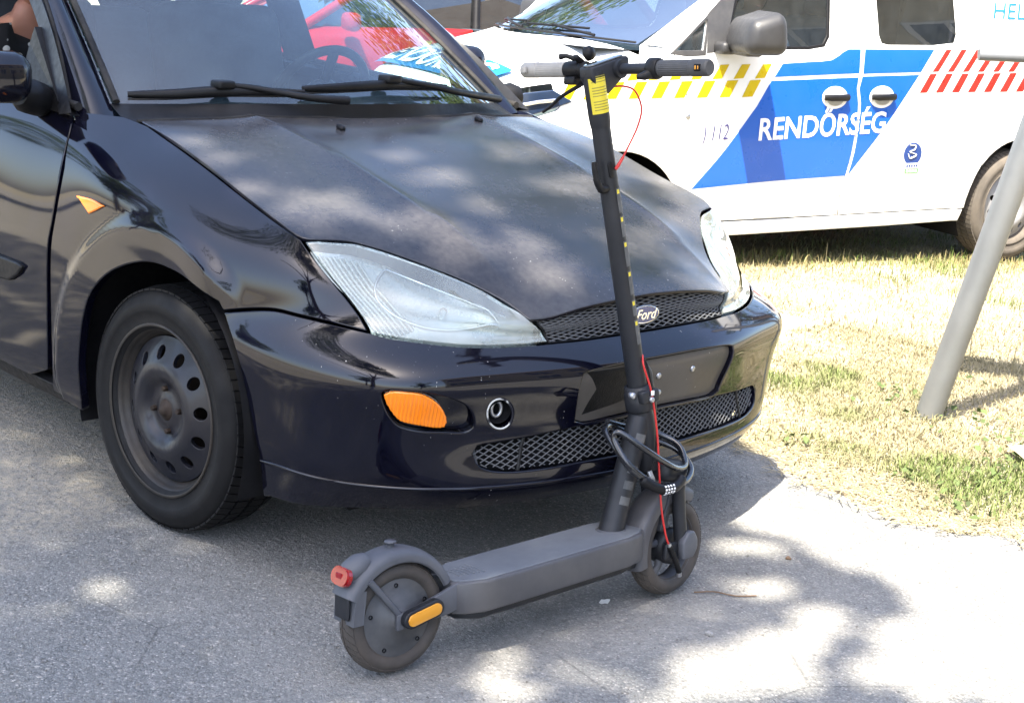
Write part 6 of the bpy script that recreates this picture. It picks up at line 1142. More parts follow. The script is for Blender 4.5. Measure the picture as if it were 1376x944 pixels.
# ------------------------------------------------------------------ POLICE VAN
def rot3(y, p, r): return Matrix.Rotation(y, 4, 'Z') @ Matrix.Rotation(p, 4, 'Y') @ Matrix.Rotation(r, 4, 'X')
VM = Matrix.Translation((-1.91924, 5.68637, .0)) @ rot3(-1.86432673, .0416251, -.0028678)
van = empty('police_van', 'white police van with blue RENDŐRSÉG door panels parked on the grass', 'van', VM)
vsR = lambda q: vside(q)*np.array([1, -1, 1])
Bv = {k: (np.array(v) if k not in ('yl', 'yu', 'ru', 'rl') else [np.array(x) for x in v]) for k, v in VB.items()}
for s in (1, -1):
    fn = vside if s > 0 else vsR; fl = -s; P = lambda mb, out, **k: patch(mb, fn, out, flip=fl, **k)
    g = Bv['gap']; g = g[g[:, 1] < 1.64]; gtop = np.array([(1.33, 1.72)])
    gB = np.concatenate([gtop, g, [(g[-1, 0], .325)]])[::1]
    arch = lambda cx, r=.375: np.array([(cx+r*math.cos(a), .33+r*math.sin(a)) for a in np.linspace(-.02, math.pi+.02, 26)])
    gA = np.array([(2.02, 1.62), (2.30, 1.30), (2.37, 1.22), (2.36, 1.10), (2.30, .98), (2.25, .86), (2.25, .68), (2.27, .50), (2.285, .33)])
    gA = spline(gA, 4)
    fr_in = np.concatenate([Bv['win_front']]); fr_in = np.minimum(fr_in, 1e9)
    wf = np.array([(1.99, 1.44), (2.03, 1.34), (2.06, 1.24), (2.0, 1.205), (1.75, 1.195), (1.55, 1.195), (1.44, 1.21), (1.405, 1.26), (1.38, 1.45), (1.375, 1.66), (1.62, 1.66), (1.80, 1.60)])
    wq = np.array([(2.365, 1.188), (2.17, 1.338), (2.205, 1.19)])
    door = np.concatenate([gA[::-1], [(1.85, 1.70)], (gB+[.004, 0])])
    mb = MB(); P(mb, door, holes=[wf, wq], step=.028, thick=.03, bev=.003, hole_thick=.02); fd = pbuild(mb, 'front_door', M['white_paint'], van)
    wr = np.array([(1.075, 1.62), (1.075, 1.27), (1.06, 1.232), (1.02, 1.222), (.70, 1.222), (.55, 1.235), (.53, 1.28), (.53, 1.62)])
    sd_rear = np.array([(.30, 1.72), (.30, 1.0), (.30, .565), (.335, .505), (.36, .435), (.373, .37), (.3745, .325)])
    mb = MB(); P(mb, np.concatenate([gB[::-1]-[.005, 0], sd_rear]), holes=[wr], step=.03, thick=.03, bev=.003); sdo = pbuild(mb, 'sliding_door', M['white_paint'], van)
    ar = arch(0.)
    wr2 = np.array([(.22, 1.62), (.22, 1.25), (.19, 1.23), (-.50, 1.24), (-.54, 1.28), (-.50, 1.62)])
    rq = np.concatenate([sd_rear[:3]-[.006, 0], ar[ar[:, 0] < .285], [(-.42, .30), (-.95, .34), (-.98, .9), (-.93, 1.3), (-.80, 1.74), (.0, 1.745)]])
    mb = MB(); P(mb, rq, holes=[wr2], step=.04, thick=.03, bev=.003); pbuild(mb, 'rear_quarter', M['white_paint'], van)
    fa = arch(2.681)
    fw = np.concatenate([fa[::-1][:0], gA[gA[:, 1] < 1.2]+[.006, 0], [(2.30, .30)], fa[::-1][1:-1], [(3.06, .36), (3.28, .40), (3.34, .60), (3.30, .82), (3.02, .90), (2.95, .985), (2.86, 1.03), (2.6, 1.10), (2.40, 1.155)]])
    mb = MB(); P(mb, fw, step=.025, thick=.03, bev=.003); pbuild(mb, 'front_wing', M['white_paint'], van)
    mb = MB(); P(mb, np.array([(.385, .318), (.40, .25), (.9, .245), (2.26, .245), (2.28, .318)]), step=.04, off=.003, thick=.05, bev=.008); pbuild(mb, 'sill', M['white_paint'], van)
    # cant rail + pillars
    mb = MB(); mb.tube([(x, s*.672, 1.745-.02*max(0, 1.0-abs(x-.6))*0) for x in np.linspace(1.55, -.85, 9)], .03, 8); mb.build('roof_rail', M['white_paint'], van)
    ap = np.array([(2.50, s*.735, 1.20), (2.30, s*.715, 1.325), (2.05, s*.69, 1.475), (1.80, s*.66, 1.62), (1.60, s*.63, 1.74)]); apw = np.array([(2.36, s*.82, 1.19), (2.21, s*.79, 1.36), (1.98, s*.75, 1.50), (1.75, s*.71, 1.63), (1.56, s*.66, 1.735)])
    mb = MB(); mb.grid(np.array([[tuple(a*(1-t)+b*t+np.array([.02, 0, .012])*math.sin(math.pi*t)) for t in np.linspace(0, 1, 6)] for a, b in zip(spline(ap, 4), spline(apw, 4))]), flip=(s < 0)); mb.build('a_pillar', M['white_paint'], van)
    # glass
    mb = MB(); P(mb, wf, step=.05, off=-.012, thick=.004, bev=.0005); pbuild(mb, 'door_glass', M['van_glass'], fd)
    mb = MB(); P(mb, wf, holes=[inset(wf if area2(wf) > 0 else wf[::-1], .018)], step=.02, off=-.004, thick=.01, bev=.003); pbuild(mb, 'window_seal', M['black_plastic'], fd)
    mb = MB(); P(mb, wq, step=.03, off=-.012, thick=.004, bev=.0005); pbuild(mb, 'quarter_glass', M['van_glass'], fd)
    wqo = np.array([(2.40, 1.172), (2.16, 1.365), (2.19, 1.165), (2.30, 1.160)]); wqi = wq
    mb = MB(); P(mb, wqo, holes=[wqi], step=.02, off=.003, thick=.01, bev=.003); pbuild(mb, 'quarter_frame', M['grey_plastic'], fd)
    tri = np.array([(2.165, 1.365), (2.185, 1.175), (2.06, 1.185), (2.04, 1.29), (1.985, 1.455), (2.05, 1.46)])
    mb = MB(); P(mb, tri, step=.02, off=.002, thick=.015, bev=.003); pbuild(mb, 'mirror_sail', M['grey_plastic'], fd)
    mb = MB(); P(mb, wr, step=.05, off=-.003, thick=.004, bev=.001); pbuild(mb, 'sliding_glass', M['privacy'], sdo)
    mb = MB(); P(mb, wr2, step=.06, off=-.003, thick=.004, bev=.001); pbuild(mb, 'rear_side_glass', M['privacy'], van)
    # handles
    for (hx, par) in ((1.372, fd), (1.055, sdo)):
        mb = MB(); P(mb, np.array([(hx+.084*math.cos(a), .952+.058*math.sin(a)) for a in np.linspace(0, 2*math.pi, 33)[:-1]]), step=.02, off=.008, thick=.01, bev=.006); cup = pbuild(mb, 'handle_cup', M['white_paint'], par)
        mb = MB(); P(mb, np.array([(hx+.050*math.cos(a), .935+.026*math.sin(a)) for a in np.linspace(0, 2*math.pi, 25)[:-1]]), step=.02, off=.0115, thick=.004, bev=.002); pbuild(mb, 'handle_recess', M['silver'], cup)
        mb = MB(); p = fn(np.array([(hx+.078, .955), (hx+.04, .953), (hx-.02, .953), (hx-.078, .953)]))+np.array([0, s*.03, 0]); p[0] -= [0, s*.014, 0]; p[3] -= [0, s*.014, 0]; mb.tube(p, [.012, .0145, .0145, .016], 10, flat=1.2); mb.build('handle', M['black_plastic'], cup)
    # mirror
    mb = MB(); mb.box((0, 0, 0), (.24, .34, .205), bev=.062, seg=5); q = [(x*(1-.25*max(0, (z+.115)/.23)), y, z-.03*(x > 0)*(z > 0)) for x, y, z in mb.v]; mb.v = q; mo = mb.build('mirror', M['mirror_grey'], fd); mo.location = (2.04, s*1.07, 1.292); mo.rotation_euler = (0, 0, R(-14*s))
    mb = MB(); mb.box((0, 0, 0), (.10, .26, .055), bev=.02); mm = mb.build('mirror_foot', M['mirror_grey'], fd); mm.location = (2.06, s*1.0, 1.205); mm.rotation_euler = (0, 0, R(-10*s))
    mb = MB(); mb.box((2.10, s*.90, 1.205), (.09, .10, .06), bev=.018); mb.build('mirror_arm', M['mirror_grey'], fd)
    mb = MB(); mb.box((-.078, 0, 0), (.006, .2, .16), bev=.002); mb.build('mirror_glass', M['chrome'], mo)
    # livery (film laid on the panels)
    for key, mat, par in (('blue_top_front', 'blue_film', fd), ('blue_top_rear', 'blue_film', sdo), ('blue_low_front', 'blue_film', fd), ('blue_low_rear', 'blue_film', sdo)):
        mb = MB(); P(mb, Bv[key], step=.03, off=.002, thick=.0015, bev=.0004); pbuild(mb, 'blue_panel', M[mat], par)
    for key, mat, par in (('yl', 'yellow_film', van), ('yu', 'yellow_film', van), ('ru', 'red_film', van), ('rl', 'red_film', van)):
        for q in Bv[key]:
            if q[:, 0].max() > 3.05: continue
            if key[0] == 'y': q = np.stack([q[:, 0], q[:, 1]], 1); 
            mb = MB(); P(mb, q, step=.03, off=.002, thick=.0015, bev=.0004); pbuild(mb, 'chevron', M[mat], par)
    for q in Bv['ru'][4:]: pass
    # seams and lettering
    for txt, ori, hgt, sxx, mat, b in (('RENDŐRSÉG', (1.852, .742), .108, None, 'white_film', .0045), (') 112', (2.205, .745), .078, None, 'ink', .0)):
        tm = text_mesh(txt, 1., shear=.05 if b else .2, extrude=0, bold=b*4.5); xs = [v.co.x for v in tm.vertices]; ys = [v.co.y for v in tm.vertices if True]
        wd = max(xs)-min(xs); want = .835 if b else .165; k = want/wd; kh = hgt/.69
        mb = MB()
        def put(c, s=s, ori=ori, k=k, kh=kh, x0=min(xs)):
            x = ori[0]-(c.x-x0)*k if s > 0 else ori[0]-want+(c.x-x0)*k; z = ori[1]+c.y*kh+(ori[0]-x)*.03
            return fn(np.array([(x, z)]))[0]+np.array([0, s*.0042, 0])
        mesh_into(mb, tm, put); mb.build('lettering', M[mat], fd)
    # crest sticker: white ring, blue field, pale emblem, tag
    cx, cz = Bv['crest'][0]
    for nm, mat, a, b, dz, o in (('sticker', 'white_film', .078, .076, .012, .002), ('sticker_field', 'crest_blue', .064, .062, .014, .0035)):
        mb = MB(); P(mb, np.array([(cx+a*math.cos(t), cz+dz+b*math.sin(t)) for t in np.linspace(0, 2*math.pi, 33)[:-1]]), step=.015, off=o, thick=.0012, bev=.0003); pbuild(mb, nm, M[mat], sdo)
    sq = spline([(.026, .050), (-.014, .046), (-.006, .024), (.024, .012), (-.024, -.004), (.018, -.022), (.034, .002)], 5)
    mb = MB(); mb.tube([fn(np.array([(cx+x, cz+.014+z)]))[0]+np.array([0, s*.0055, 0]) for x, z in sq], .0045, 6, flat=.5); mb.build('emblem', M['white_film'], sdo)
    for dz, mat, hh_ in ((-.050, 'white_film', .014), (-.078, 'green_film', .012)):
        mb = MB(); P(mb, np.array([(cx-.048, cz+dz-hh_), (cx+.048, cz+dz-hh_), (cx+.050, cz+dz+hh_), (cx-.050, cz+dz+hh_)]), step=.02, off=.0045, thick=.001, bev=.0003); tgp = pbuild(mb, 'sticker_tag', M[mat], sdo)
        for k in range(5 if dz > -.06 else 4): mb = MB(); w_ = .007; xx = cx-.034+.017*k if dz > -.06 else cx-.030+.020*k; P(mb, np.array([(xx-w_, cz+dz-.007), (xx+w_, cz+dz-.007), (xx+w_*.8, cz+dz+.007), (xx-w_*.8, cz+dz+.007)]), step=.02, off=.0055, thick=.0006, bev=.0002); pbuild(mb, 'tag_mark', M['crest_blue' if dz > -.06 else 'white_film'], tgp)
    lk_ = fn(np.array([Bv['lock'][0]]))[0]; mb = MB(); mb.lathe([(0, .006), (.012, .005), (.016, 0), (.016, -.004)], lk_, (0, s, 0), 16); mb.build('washer_cap', M['silver'], van)
    # wheels, arches
    for cx in (0., 2.681):
        mb = MB(); a = np.linspace(R(-25), R(205), 28); mb.grid(np.array([[(cx+.41*math.cos(t), s*y, .33+.41*math.sin(t)) for y in (-.872*-1, .80, .45)] for t in a])); mb.add([(cx+.41*math.cos(t), s*.45, .33+.41*math.sin(t)) for t in a], [tuple(range(len(a)))]); mb.build('wheel_arch_liner', M['dark'], van)
        car_wheel('wheel', (cx, s*.795, .317), 0, -s, van, 1.06, 'tyre_brown', 'wheel_silver', 'tyre_brown', 'silver')
    # headlight
    mb = MB(); hq = np.array([(2.94, .945), (3.06, .905), (3.22, .86), (3.32, .86), (3.30, .93), (3.18, .985), (3.04, 1.0)]); P(mb, hq, step=.025, off=.006, thick=.02, bev=.006); hl2 = pbuild(mb, 'headlight', M['lamp_dark'], van)
    mb = MB(); mb.tube([fn(np.array([(x, z)]))[0]+np.array([.0, s*.012, 0]) for x, z in ((3.02, .955), (3.12, .945), (3.22, .925), (3.29, .905))], .010, 8); mb.build('daytime_lamp', M['chrome'], hl2)
# bonnet, windscreen, roof, nose
def vh(q):
    return vhood(q)
ys = np.linspace(-1, 1, 25)
def bon_pt(y, t):
    a = min(1., abs(y)*.83/.735); xs = 2.815-.28*a*a-max(0, abs(y)*.83-.735)*.6; x = xs+(3.53-xs)*t; yy = y*min(.83, .83-.03*max(0, x-2.5)/.5-.17*max(0, x-3.0)); p = vh([(x, yy)])[0]
    return tuple(p+np.array([-.10*abs(y)**2.2*max(0, x-2.9)/.6, 0, .012*(1-t)**6]))
mb = MB(); mb.grid(np.array([[bon_pt(y, t) for y in ys] for t in np.linspace(0, 1, 24)])); bon = mb.build('bonnet', M['white_paint'], van)
def vws(a, b): return np.stack([2.80-.28*a*a-b*(1.16-.14*a*a), a*(.735-.11*b), 1.225-.02*a*a+b*(.53-.02*a*a)+.03*b*(1-b)], -1)
AA, BB = np.meshgrid(np.linspace(-1, 1, 25), np.linspace(0, 1, 13), indexing='ij')
mb = MB(); mb.grid(vws(AA, BB)); mb.build('windscreen', M['van_screen'], van)
mb = MB(); mb.tube([tuple(p+np.array([.01, 0, .008])) for p in vws(np.linspace(-1, 1, 25), np.full(25, .008))], .009, 6, flat=.6); mb.build('windscreen_band', M['black_plastic'], van)
for a0, a1 in ((-.85, -.05), (.02, .62)):
    aa = np.linspace(a0, a1, 9); mb = MB(); mb.tube([tuple(p+np.array([.010, 0, .010])) for p in vws(aa, .05+.02*np.linspace(0, 1, 9))], .006, 6); wb = mb.build('wiper_blade', M['black_plastic'], van)
    aa = np.linspace((a0+a1)/2, a1+.12, 5); mb = MB(); mb.tube([tuple(p+np.array([.016, 0, .016])) for p in vws(aa, np.linspace(.06, .015, 5))], .007, 6); mb.build('wiper_arm', M['black_plastic'], wb)
mb = MB(); mb.grid(np.array([[(x, y*.67, 1.765+.06*(1-y*y)*(1 if x < 1.4 else 1-(x-1.4)/.5)) for y in np.linspace(-1, 1, 15)] for x in np.linspace(1.62, -.85, 12)]), flip=True); mb.build('roof', M['white_paint'], van)
mb = MB(); prof = [(3.52, .95), (3.565, .86), (3.575, .72), (3.60, .62), (3.62, .52), (3.60, .40), (3.55, .27)]
def nose(y, k): x, z = prof[k]; return (x-.34*abs(y)**3.0-.0, y*(.80+.06*min(1, k/3)), z)
mb.grid(np.array([[nose(y, k) for y in ys] for k in range(len(prof))]), flip=True); fb_ = mb.build('front_bumper', M['white_paint'], van)
mb = MB(); mb.grid(np.array([[tuple(np.array(nose(y*.62, 0))*(1-t)+np.array(nose(y*.62, 2))*t+np.array([.016, 0, 0])) for y in ys] for t in np.linspace(0.1, .9, 5)]), flip=True); gr_ = mb.build('front_grille', M['black_plastic'], van)
for t in (.3, .7): mb = MB(); mb.tube([tuple(np.array(nose(y*.6, 0))*(1-t)+np.array(nose(y*.6, 2))*t+np.array([.022, 0, 0])) for y in ys], .010, 6); mb.build('grille_bar', M['chrome'], gr_)
mb = MB(); mb.grid(np.array([[tuple(np.array(nose(y*.7, 4))*(1-t)+np.array(nose(y*.7, 6))*t+np.array([.014, 0, 0])) for y in ys] for t in np.linspace(.1, .8, 4)]), flip=True); mb.build('lower_intake', M['black_plastic'], fb_)
for s in (1, -1):
    xs_ = np.linspace(2.34, 3.02, 18); zt = np.interp(xs_, [2.34, 2.37, 2.6, 2.86, 2.95, 3.02], [1.18, 1.17, 1.105, 1.035, .99, .91]); fn = vside if s > 0 else vsR
    ed_w = fn(np.stack([xs_, zt], 1)); inn = np.array([np.array(vh([(x, s*(.80-.17*max(0, x-3.0)))])[0])+[0, 0, -.004] if x > 2.5 else np.array([x, s*.74, 1.20]) for x in xs_])
    mb = MB(); mb.grid(np.array([[tuple(a*(1-t)+b*t+np.array([0, 0, .012*math.sin(math.pi*t)])) for t in np.linspace(0, 1, 5)] for a, b in zip(inn, ed_w)]), flip=(s > 0)); mb.build('wing_top', M['white_paint'], van)
# bonnet band with lettering
def hb_pt(u, w): 
    x = 3.17+.25*w-.10*(abs(u)/.8)**2.2*.8; p = vh([(x, u)])[0]; e = np.array([.3, 0, .95]); return p+e*.003+np.array([-.0, 0, 0])
mb = MB(); mb.grid(np.array([[tuple(hb_pt(u, w)+np.array([.0, 0, .006])) for u in np.linspace(-.64, .64, 25)] for w in np.linspace(.1, .95, 6)]), flip=False); bb = mb.build('blue_panel', M['light_blue_film'], bon)
tm = text_mesh('RENDŐRSÉG', 1., shear=.2, extrude=0, bold=.03); xs = [v.co.x for v in tm.vertices]; wd = max(xs)-min(xs); mb = MB()
mesh_into(mb, tm, lambda c: tuple(hb_pt(-.58+(c.x-min(xs))/wd*1.16, .82-.62*c.y/.7)+np.array([0, 0, .010]))); mb.build('lettering', M['white_film'], bb)
# interior
mb = MB(); mb.grid(np.array([[(x, y, float(np.interp(x, [1.85, 1.95, 2.3, 2.8], [.95, 1.12, 1.17, 1.19]))) for y in np.linspace(-.72, .72, 15)] for x in np.linspace(1.85, 2.80, 15)])); mb.add([(1.85, -.72, .95), (1.85, .72, .95), (1.85, .72, .5), (1.85, -.72, .5)], [(0, 1, 2, 3)]); vd = mb.build('dashboard', M['interior'], van)
mb = MB(); mb.box((2.52, .10, 1.225), (.05, .20, .06), bev=.015); rb_ = mb.build('radio_set', M['black_plastic'], vd)
for s in (-1, 1): mb = MB(); mb.tube([(2.52, .10+s*.11, 1.20), (2.52, .10+s*.14, 1.235), (2.52, .10+s*.11, 1.265)], .008, 6); mb.build('radio_handle', M['black_plastic'], rb_)
mb = MB(); c = V(1.78, .40, 1.10); sa = V(-.85, 0, .55).normalized(); sx = V(0, 1, 0); sy = sa.cross(sx); mb.tube([c+(sx*math.cos(a)+sy*math.sin(a))*.19 for a in np.linspace(0, 2*math.pi, 41)[:-1]], .015, 8, close=True); mb.tube([c-sx*.18, c, c+sx*.18], .015, 8); mb.lathe([(0, .02), (.06, .015), (.07, -.06)], c, sa, 18); mb.build('steering_wheel', M['black_plastic'], van)
for y in (.40, -.40):
    mb = MB(); mb.box((1.22, y, 1.02), (.15, .5, .66), Matrix.Rotation(R(-14), 3, 'Y'), bev=.06, seg=3); mb.box((1.46, y, .72), (.5, .5, .16), bev=.05, seg=3); sx_ = mb.build('front_seat', M['seat'], van)
    mb = MB(); mb.box((1.10, y, 1.44), (.1, .27, .19), Matrix.Rotation(R(-14), 3, 'Y'), bev=.045, seg=3); mb.build('headrest', M['seat'], sx_)
mb = MB(); mb.box((1.3, 0, .42), (4.2, 1.1, .3)); mb.box((1.32, 0, .42), (1.8, 1.62, .16)); mb.box((.0, 0, .6), (1.6, 1.0, .1)); mb.build('underbody', M['dark'], van)
mb = MB(); mb.grid(np.array([[(-.98-.03*math.sin(math.pi*t), y, .3+1.45*t) for y in np.linspace(-.84, .84, 5)] for t in np.linspace(0, 1, 8)])); mb.build('tailgate', M['white_paint'], van)
mb = MB(); mb.grid(np.array([[(.9, y, z) for y in np.linspace(-.78, .78, 3)] for z in (.45, 1.72)])); mb.build('bulkhead', M['interior'], van)
# ------------------------------------------------------------------ two more parked cars seen past the windscreens
def simple_car(name, label, paint, Mw):
    c = empty(name, label, 'car', Mw)
    st_ = [(-1.95, .60, .78, .95), (-1.85, .76, .55, 1.0), (-1.3, .84, .28, 1.0), (-.3, .86, .25, .98), (.6, .86, .25, .95), (1.0, .85, .27, .93), (1.5, .83, .28, .84), (1.85, .74, .32, .74), (2.02, .58, .42, .62)]
    def ring(x, w, lo, hi): return [(x, y*w, z) for y, z in ((-.9, lo), (-.98, lo+(hi-lo)*.25), (-1, lo+(hi-lo)*.55), (-.95, lo+(hi-lo)*.88), (-.82, hi), (-.4, hi+.025), (0, hi+.03), (.4, hi+.025), (.82, hi), (.95, lo+(hi-lo)*.88), (1, lo+(hi-lo)*.55), (.98, lo+(hi-lo)*.25), (.9, lo))]
    S = np.array([ring(*s) for s in st_]); S2 = spline(S.reshape(len(st_), -1), 4).reshape(-1, 13, 3)
    mb = MB(); mb.grid(S2); mb.add(S2[0], [tuple(range(13))]); mb.add(S2[-1], [tuple(range(13))[::-1]]); body = mb.build('body', M[paint], c)
    gl = [[(-1.75, .70, 1.0), (.72, .74, .96)], [(-1.45, .60, 1.36), (.02, .60, 1.38)]]
    mb = MB(); P = [(-1.80, -.72, .99), (-1.42, -.58, 1.37), (0.0, -.58, 1.40), (.80, -.70, .95)]; Q = [(x, -y, z) for x, y, z in P]
    mb.add(P+Q, [(0, 3, 2, 1), (4, 5, 6, 7), (0, 1, 5, 4), (3, 7, 6, 2)]); mb.build('windows', M['privacy'], c)
    mb = MB(); mb.grid(np.array([[(x, y*.60, 1.385+.05*(1-y*y)-.02*abs(x+.6)) for y in np.linspace(-1, 1, 9)] for x in np.linspace(.03, -1.46, 8)])); mb.build('roof', M[paint], c)
    for s in (1, -1):
        mb = MB(); mb.tube([(.80, s*.71, .95), (.42, s*.66, 1.18), (.0, s*.59, 1.40)], .035, 8); mb.build('a_pillar', M[paint], c)
        mb = MB(); mb.tube([(-.55, s*.73, .97), (-.60, s*.60, 1.38)], .03, 8); mb.build('b_pillar', M['black_plastic'], c)
        mb = MB(); mb.tube([(-1.75, s*.73, .98), (-1.42, s*.59, 1.37)], .05, 8); mb.build('c_pillar', M[paint], c)
        mb = MB(); mb.box((0, 0, 0), (.30, .22, .13), bev=.05, seg=3); o = mb.build('headlight', M['clear_lamp'], c); o.location = (1.80, s*.62, .70); o.rotation_euler = (0, R(14), R(-38*s))
        mb = MB(); mb.box((0, 0, 0), (.12, .10, .10), bev=.03); o2_ = mb.build('indicator', M['amber'], o); o2_.location = (-.08, s*.06, .01)
        mb = MB(); mb.box((-1.86, s*.66, .86), (.12, .14, .2), bev=.03); mb.build('tail_light', M['red_lens'], c)
        mb = MB(); mb.box((.55, s*.93, 1.0), (.1, .2, .13), bev=.045, seg=3); mb.build('mirror', M[paint], c)
        for x in (1.25, -1.25):
            w_ = car_wheel('wheel', (x, s*.76, .2985), 0, -s, c)
    mb = MB(); mb.box((1.97, 0, .58), (.06, .80, .12), bev=.02); mb.build('grille', M['black_plastic'], c)
    mb = MB(); mb.box((0, 0, .35), (3.2, 1.3, .25)); mb.build('underbody', M['dark'], c)
    return c
simple_car('red_car', 'bright red hatchback seen through the windscreen of the navy hatchback', 'red_paint', Matrix.Translation((-6.1, 4.65, 0)) @ Matrix.Rotation(R(-104), 4, 'Z'))
simple_car('maroon_car', 'dark maroon car behind the bonnet of the police van', 'maroon_paint', Matrix.Translation((-8.6, 8.2, 0)) @ Matrix.Rotation(R(-104), 4, 'Z'))
# ------------------------------------------------------------------ PEOPLE (seated inside the car and the van)
def skin_mesh(name, nodes, edges, sub=1):
    """nodes: (x, y, z, radius); the first one is the root"""
    me = bpy.data.meshes.new(name); me.from_pydata([n[:3] for n in nodes], edges, []); o = bpy.data.objects.new(name, me); COL.objects.link(o)
    o.modifiers.new('s', 'SKIN'); 
    for i, n in enumerate(nodes): me.skin_vertices[0].data[i].radius = (n[3], n[3]*(n[4] if len(n) > 4 else 1.)); me.skin_vertices[0].data[i].use_root = (i == 0)
    sb = o.modifiers.new('b', 'SUBSURF'); sb.levels = sub; sb.render_levels = sub
    dg = bpy.context.evaluated_depsgraph_get(); m2 = bpy.data.meshes.new_from_object(o.evaluated_get(dg)); bpy.data.objects.remove(o); bpy.data.meshes.remove(me); return m2
def arm_chain(N, E, root, sh, el, wr, ru=.046):
    i = len(N); N += [(*sh, .058), (*((Vector(sh)+Vector(el))/2), ru), (*el, ru*.84), (*((Vector(el)+Vector(wr))/2), ru*.76), (*wr, .026)]; E += [(root, i), (i, i+1), (i+1, i+2), (i+2, i+3), (i+3, i+4)]
    d = (Vector(wr)-Vector(el)).normalized(); side = d.cross(V(0, 0, 1)).normalized(); pm = Vector(wr)+d*.05; N.append((*pm, .030, .6)); E.append((i+4, i+5)); w = i+5
    for k, (o, L) in enumerate(((-.030, .072), (-.010, .082), (.010, .078), (.028, .062))):
        j = len(N); b = pm+d*.030+side*o; N += [(*b, .0095), (*(b+d*L*.5+V(0, 0, -.008)), .0088), (*(b+d*L*.85+V(0, 0, -.026)), .0075)]; E += [(w, j), (j, j+1), (j+1, j+2)]
    j = len(N); b = pm+side*-.034; N += [(*b, .011), (*(b+d*.035+side*-.020), .0095)]; E += [(w, j), (j, j+1)]
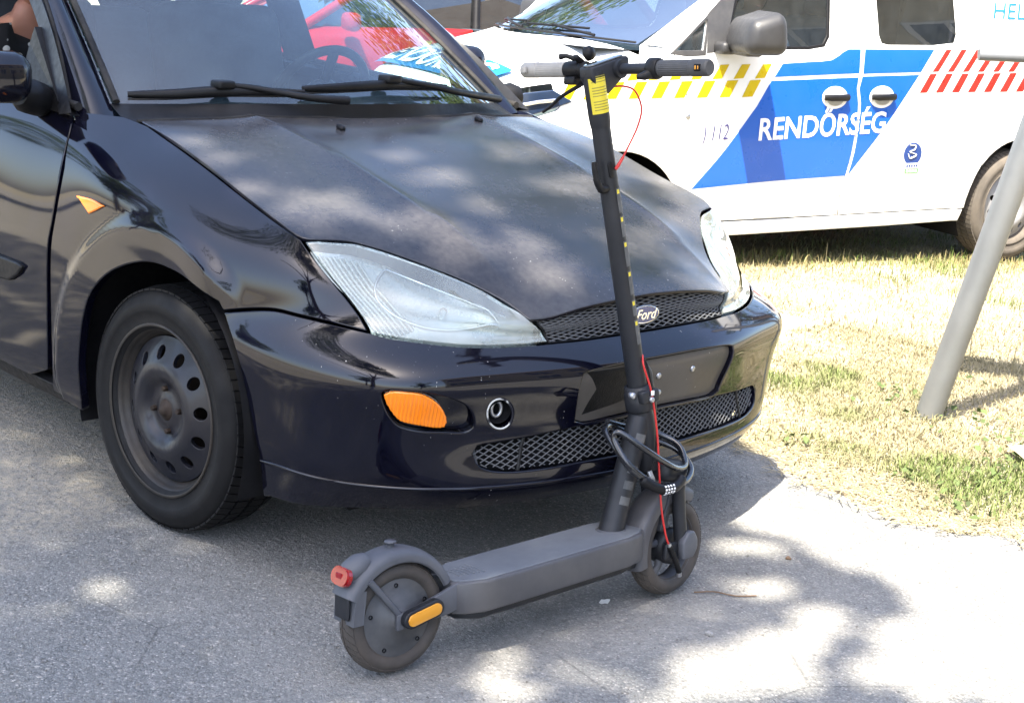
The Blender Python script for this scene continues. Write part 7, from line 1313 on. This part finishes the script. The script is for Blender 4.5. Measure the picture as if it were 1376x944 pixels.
def person(label, Mw, lean, yawh, hairc, cloth, shoulders=.175):
    p = empty('person', label, 'person', Mw)
    N = [(0, 0, .02, .125), (lean*.3, 0, .20, .115), (lean*.7, 0, .38, .125), (lean*.95, 0, .47, .085), (lean*1.1, 0, .545, .052), (lean*1.3, 0, .60, .05)]; E = [(0, 1), (1, 2), (2, 3), (3, 4), (4, 5)]
    for s in (1, -1):
        arm_chain(N, E, 3, (lean*.9, s*shoulders, .445), (lean*.6+.08, s*(shoulders+.055), .20), (lean*.5+.30, s*.14, .16))
        i = len(N); N += [(.06, s*.10, 0, .088), (.26, s*.12, .03, .075), (.46, s*.13, .05, .058), (.52, s*.13, -.14, .052), (.50, s*.13, -.34, .036), (.58, s*.13, -.38, .034, .7)]; E += [(0, i)]+[(i+k, i+k+1) for k in range(5)]
    body = skin_mesh('body', N, E)
    hd = V(lean*1.45, 0, .695); Rm_ = Matrix.Rotation(yawh, 3, 'Z'); mb = MB(); vs = []; fs = []; nu, nv = 36, 28
    for i in range(nv+1):
        ph = math.pi*i/nv; z = math.cos(ph)
        for j in range(nu):
            th = 2*math.pi*j/nu; x, y = math.sin(ph)*math.cos(th), math.sin(ph)*math.sin(th)
            k = 1-.26*max(0, -z-.1)*(1.1 if x < 0 else .7); X = .098*x*k; Y = .076*y*k*(1-.18*max(0, -z)); Z = .122*z
            if x > .5: 
                q = math.exp(-((y/.16)**2)); X += .026*q*math.exp(-((z+.10)/.13)**2)+.010*q*math.exp(-((z-.12)/.25)**2); X -= .010*math.exp(-((abs(y)-.36)/.16)**2-((z-.10)/.10)**2); X += .008*math.exp(-((y/.30)**2)-((z+.42)/.07)**2)+.006*math.exp(-((y/.3)**2)-((z+.56)/.06)**2)+.010*math.exp(-((y/.3)**2)-((z+.80)/.12)**2)
            if abs(y) > .86 and -.35 < z < .25 and x < .25: Y *= 1.16; X -= .012
            vs.append(hd+Rm_ @ V(X, Y, Z))
    for i in range(nv):
        for j in range(nu): fs.append((i*nu+j, (i+1)*nu+j, (i+1)*nu+(j+1) % nu, i*nu+(j+1) % nu))
    mb.add([v.co for v in body.vertices], [tuple(q.vertices) for q in body.polygons], True); mb.add(vs, fs, True); ob = mb.build('body', M['skin'], p)
    for s in (1, -1):
        mb = MB(); mb.lathe([(.0, .009), (.006, .007), (.009, 0), (.006, -.006)], hd+Rm_ @ V(.083, s*.029, .012), Rm_ @ V(1, 0, 0), 12); mb.build('eye', M['eye'], p)
    mb = MB(); mb.add([hd+Rm_ @ V(.080, y, -.054) for y in (-.022, 0, .022)]+[hd+Rm_ @ V(.090, y*.6, -.060) for y in (-.022, 0, .022)], [(0, 1, 4, 3), (1, 2, 5, 4)]); mb.build('mouth', M['lip'], p)
    mb = MB(); P = [[hd+Rm_ @ V((.098*math.sin(ph)*math.cos(th)-.012)*1.09, .076*math.sin(ph)*math.sin(th)*1.12, .122*math.cos(ph)*1.09+.004) for ph in np.linspace(0, (1.25 if math.cos(th) > .4 else 2.25), 14)] for th in np.linspace(0, 2*math.pi, 33)]; mb.grid(np.array([[tuple(q) for q in r] for r in P])); mb.build('hair', M[hairc], p)
    n0 = [0, 1, 2, 3]; Nc = [(*N[0][:3], .142), (*N[1][:3], .130), (*N[2][:3], .140), (*N[3][:3], .100), (lean*1.05, 0, .52, .062)]; Ec = [(0, 1), (1, 2), (2, 3), (3, 4)]
    for s in (1, -1):
        i = len(Nc); Nc += [(lean*.9, s*shoulders, .445, .070), (lean*.75+.04, s*(shoulders+.03), .32, .060), (lean*.6+.07, s*(shoulders+.05), .235, .056)]; Ec += [(3, i), (i, i+1), (i+1, i+2)]
    me = skin_mesh('shirt', Nc, Ec); me.polygons.foreach_set('use_smooth', [True]*len(me.polygons)); link('shirt', me, p, M[cloth])
    Nt = [(0, 0, .0, .145)]; Et = []
    for s in (1, -1): i = len(Nt); Nt += [(.06, s*.10, 0, .100), (.26, s*.12, .03, .088), (.46, s*.13, .05, .070), (.52, s*.13, -.14, .064), (.505, s*.13, -.30, .052)]; Et += [(0, i)]+[(i+k, i+k+1) for k in range(4)]
    me = skin_mesh('trousers', Nt, Et); me.polygons.foreach_set('use_smooth', [True]*len(me.polygons)); link('trousers', me, p, M['trousers'])
    return p
def dots():
    n = NT('polka_dot_cloth'); d = n.vor(26, n.mapc((1, 1, 1)), rand=.6); n.set(Base_Color=n.mix(n.rng(d, .26, .30), (.62, .62, .60), (.006, .006, .008)), Roughness=.8); return n.m
M['dots'] = dots(); M['blue_shirt'] = plain('pale_blue_shirt', (.42, .50, .60), .8, grime=.1); M['trousers'] = plain('dark_trousers', (.015, .017, .025), .8); M['eye'] = plain('eye', (.10, .08, .07), .1, coat=1.); M['lip'] = plain('lip', (.25, .07, .06), .5)
person('person in a black top with white dots sitting in the navy hatchback', Matrix.Translation((-1.50, -.44, .60)), .06, R(-35), 'hair', 'dots')
person('person in a pale blue shirt sitting at the wheel of the police van', VM @ Matrix.Translation((1.42, .42, .76)), .13, R(85), 'hair', 'blue_shirt')
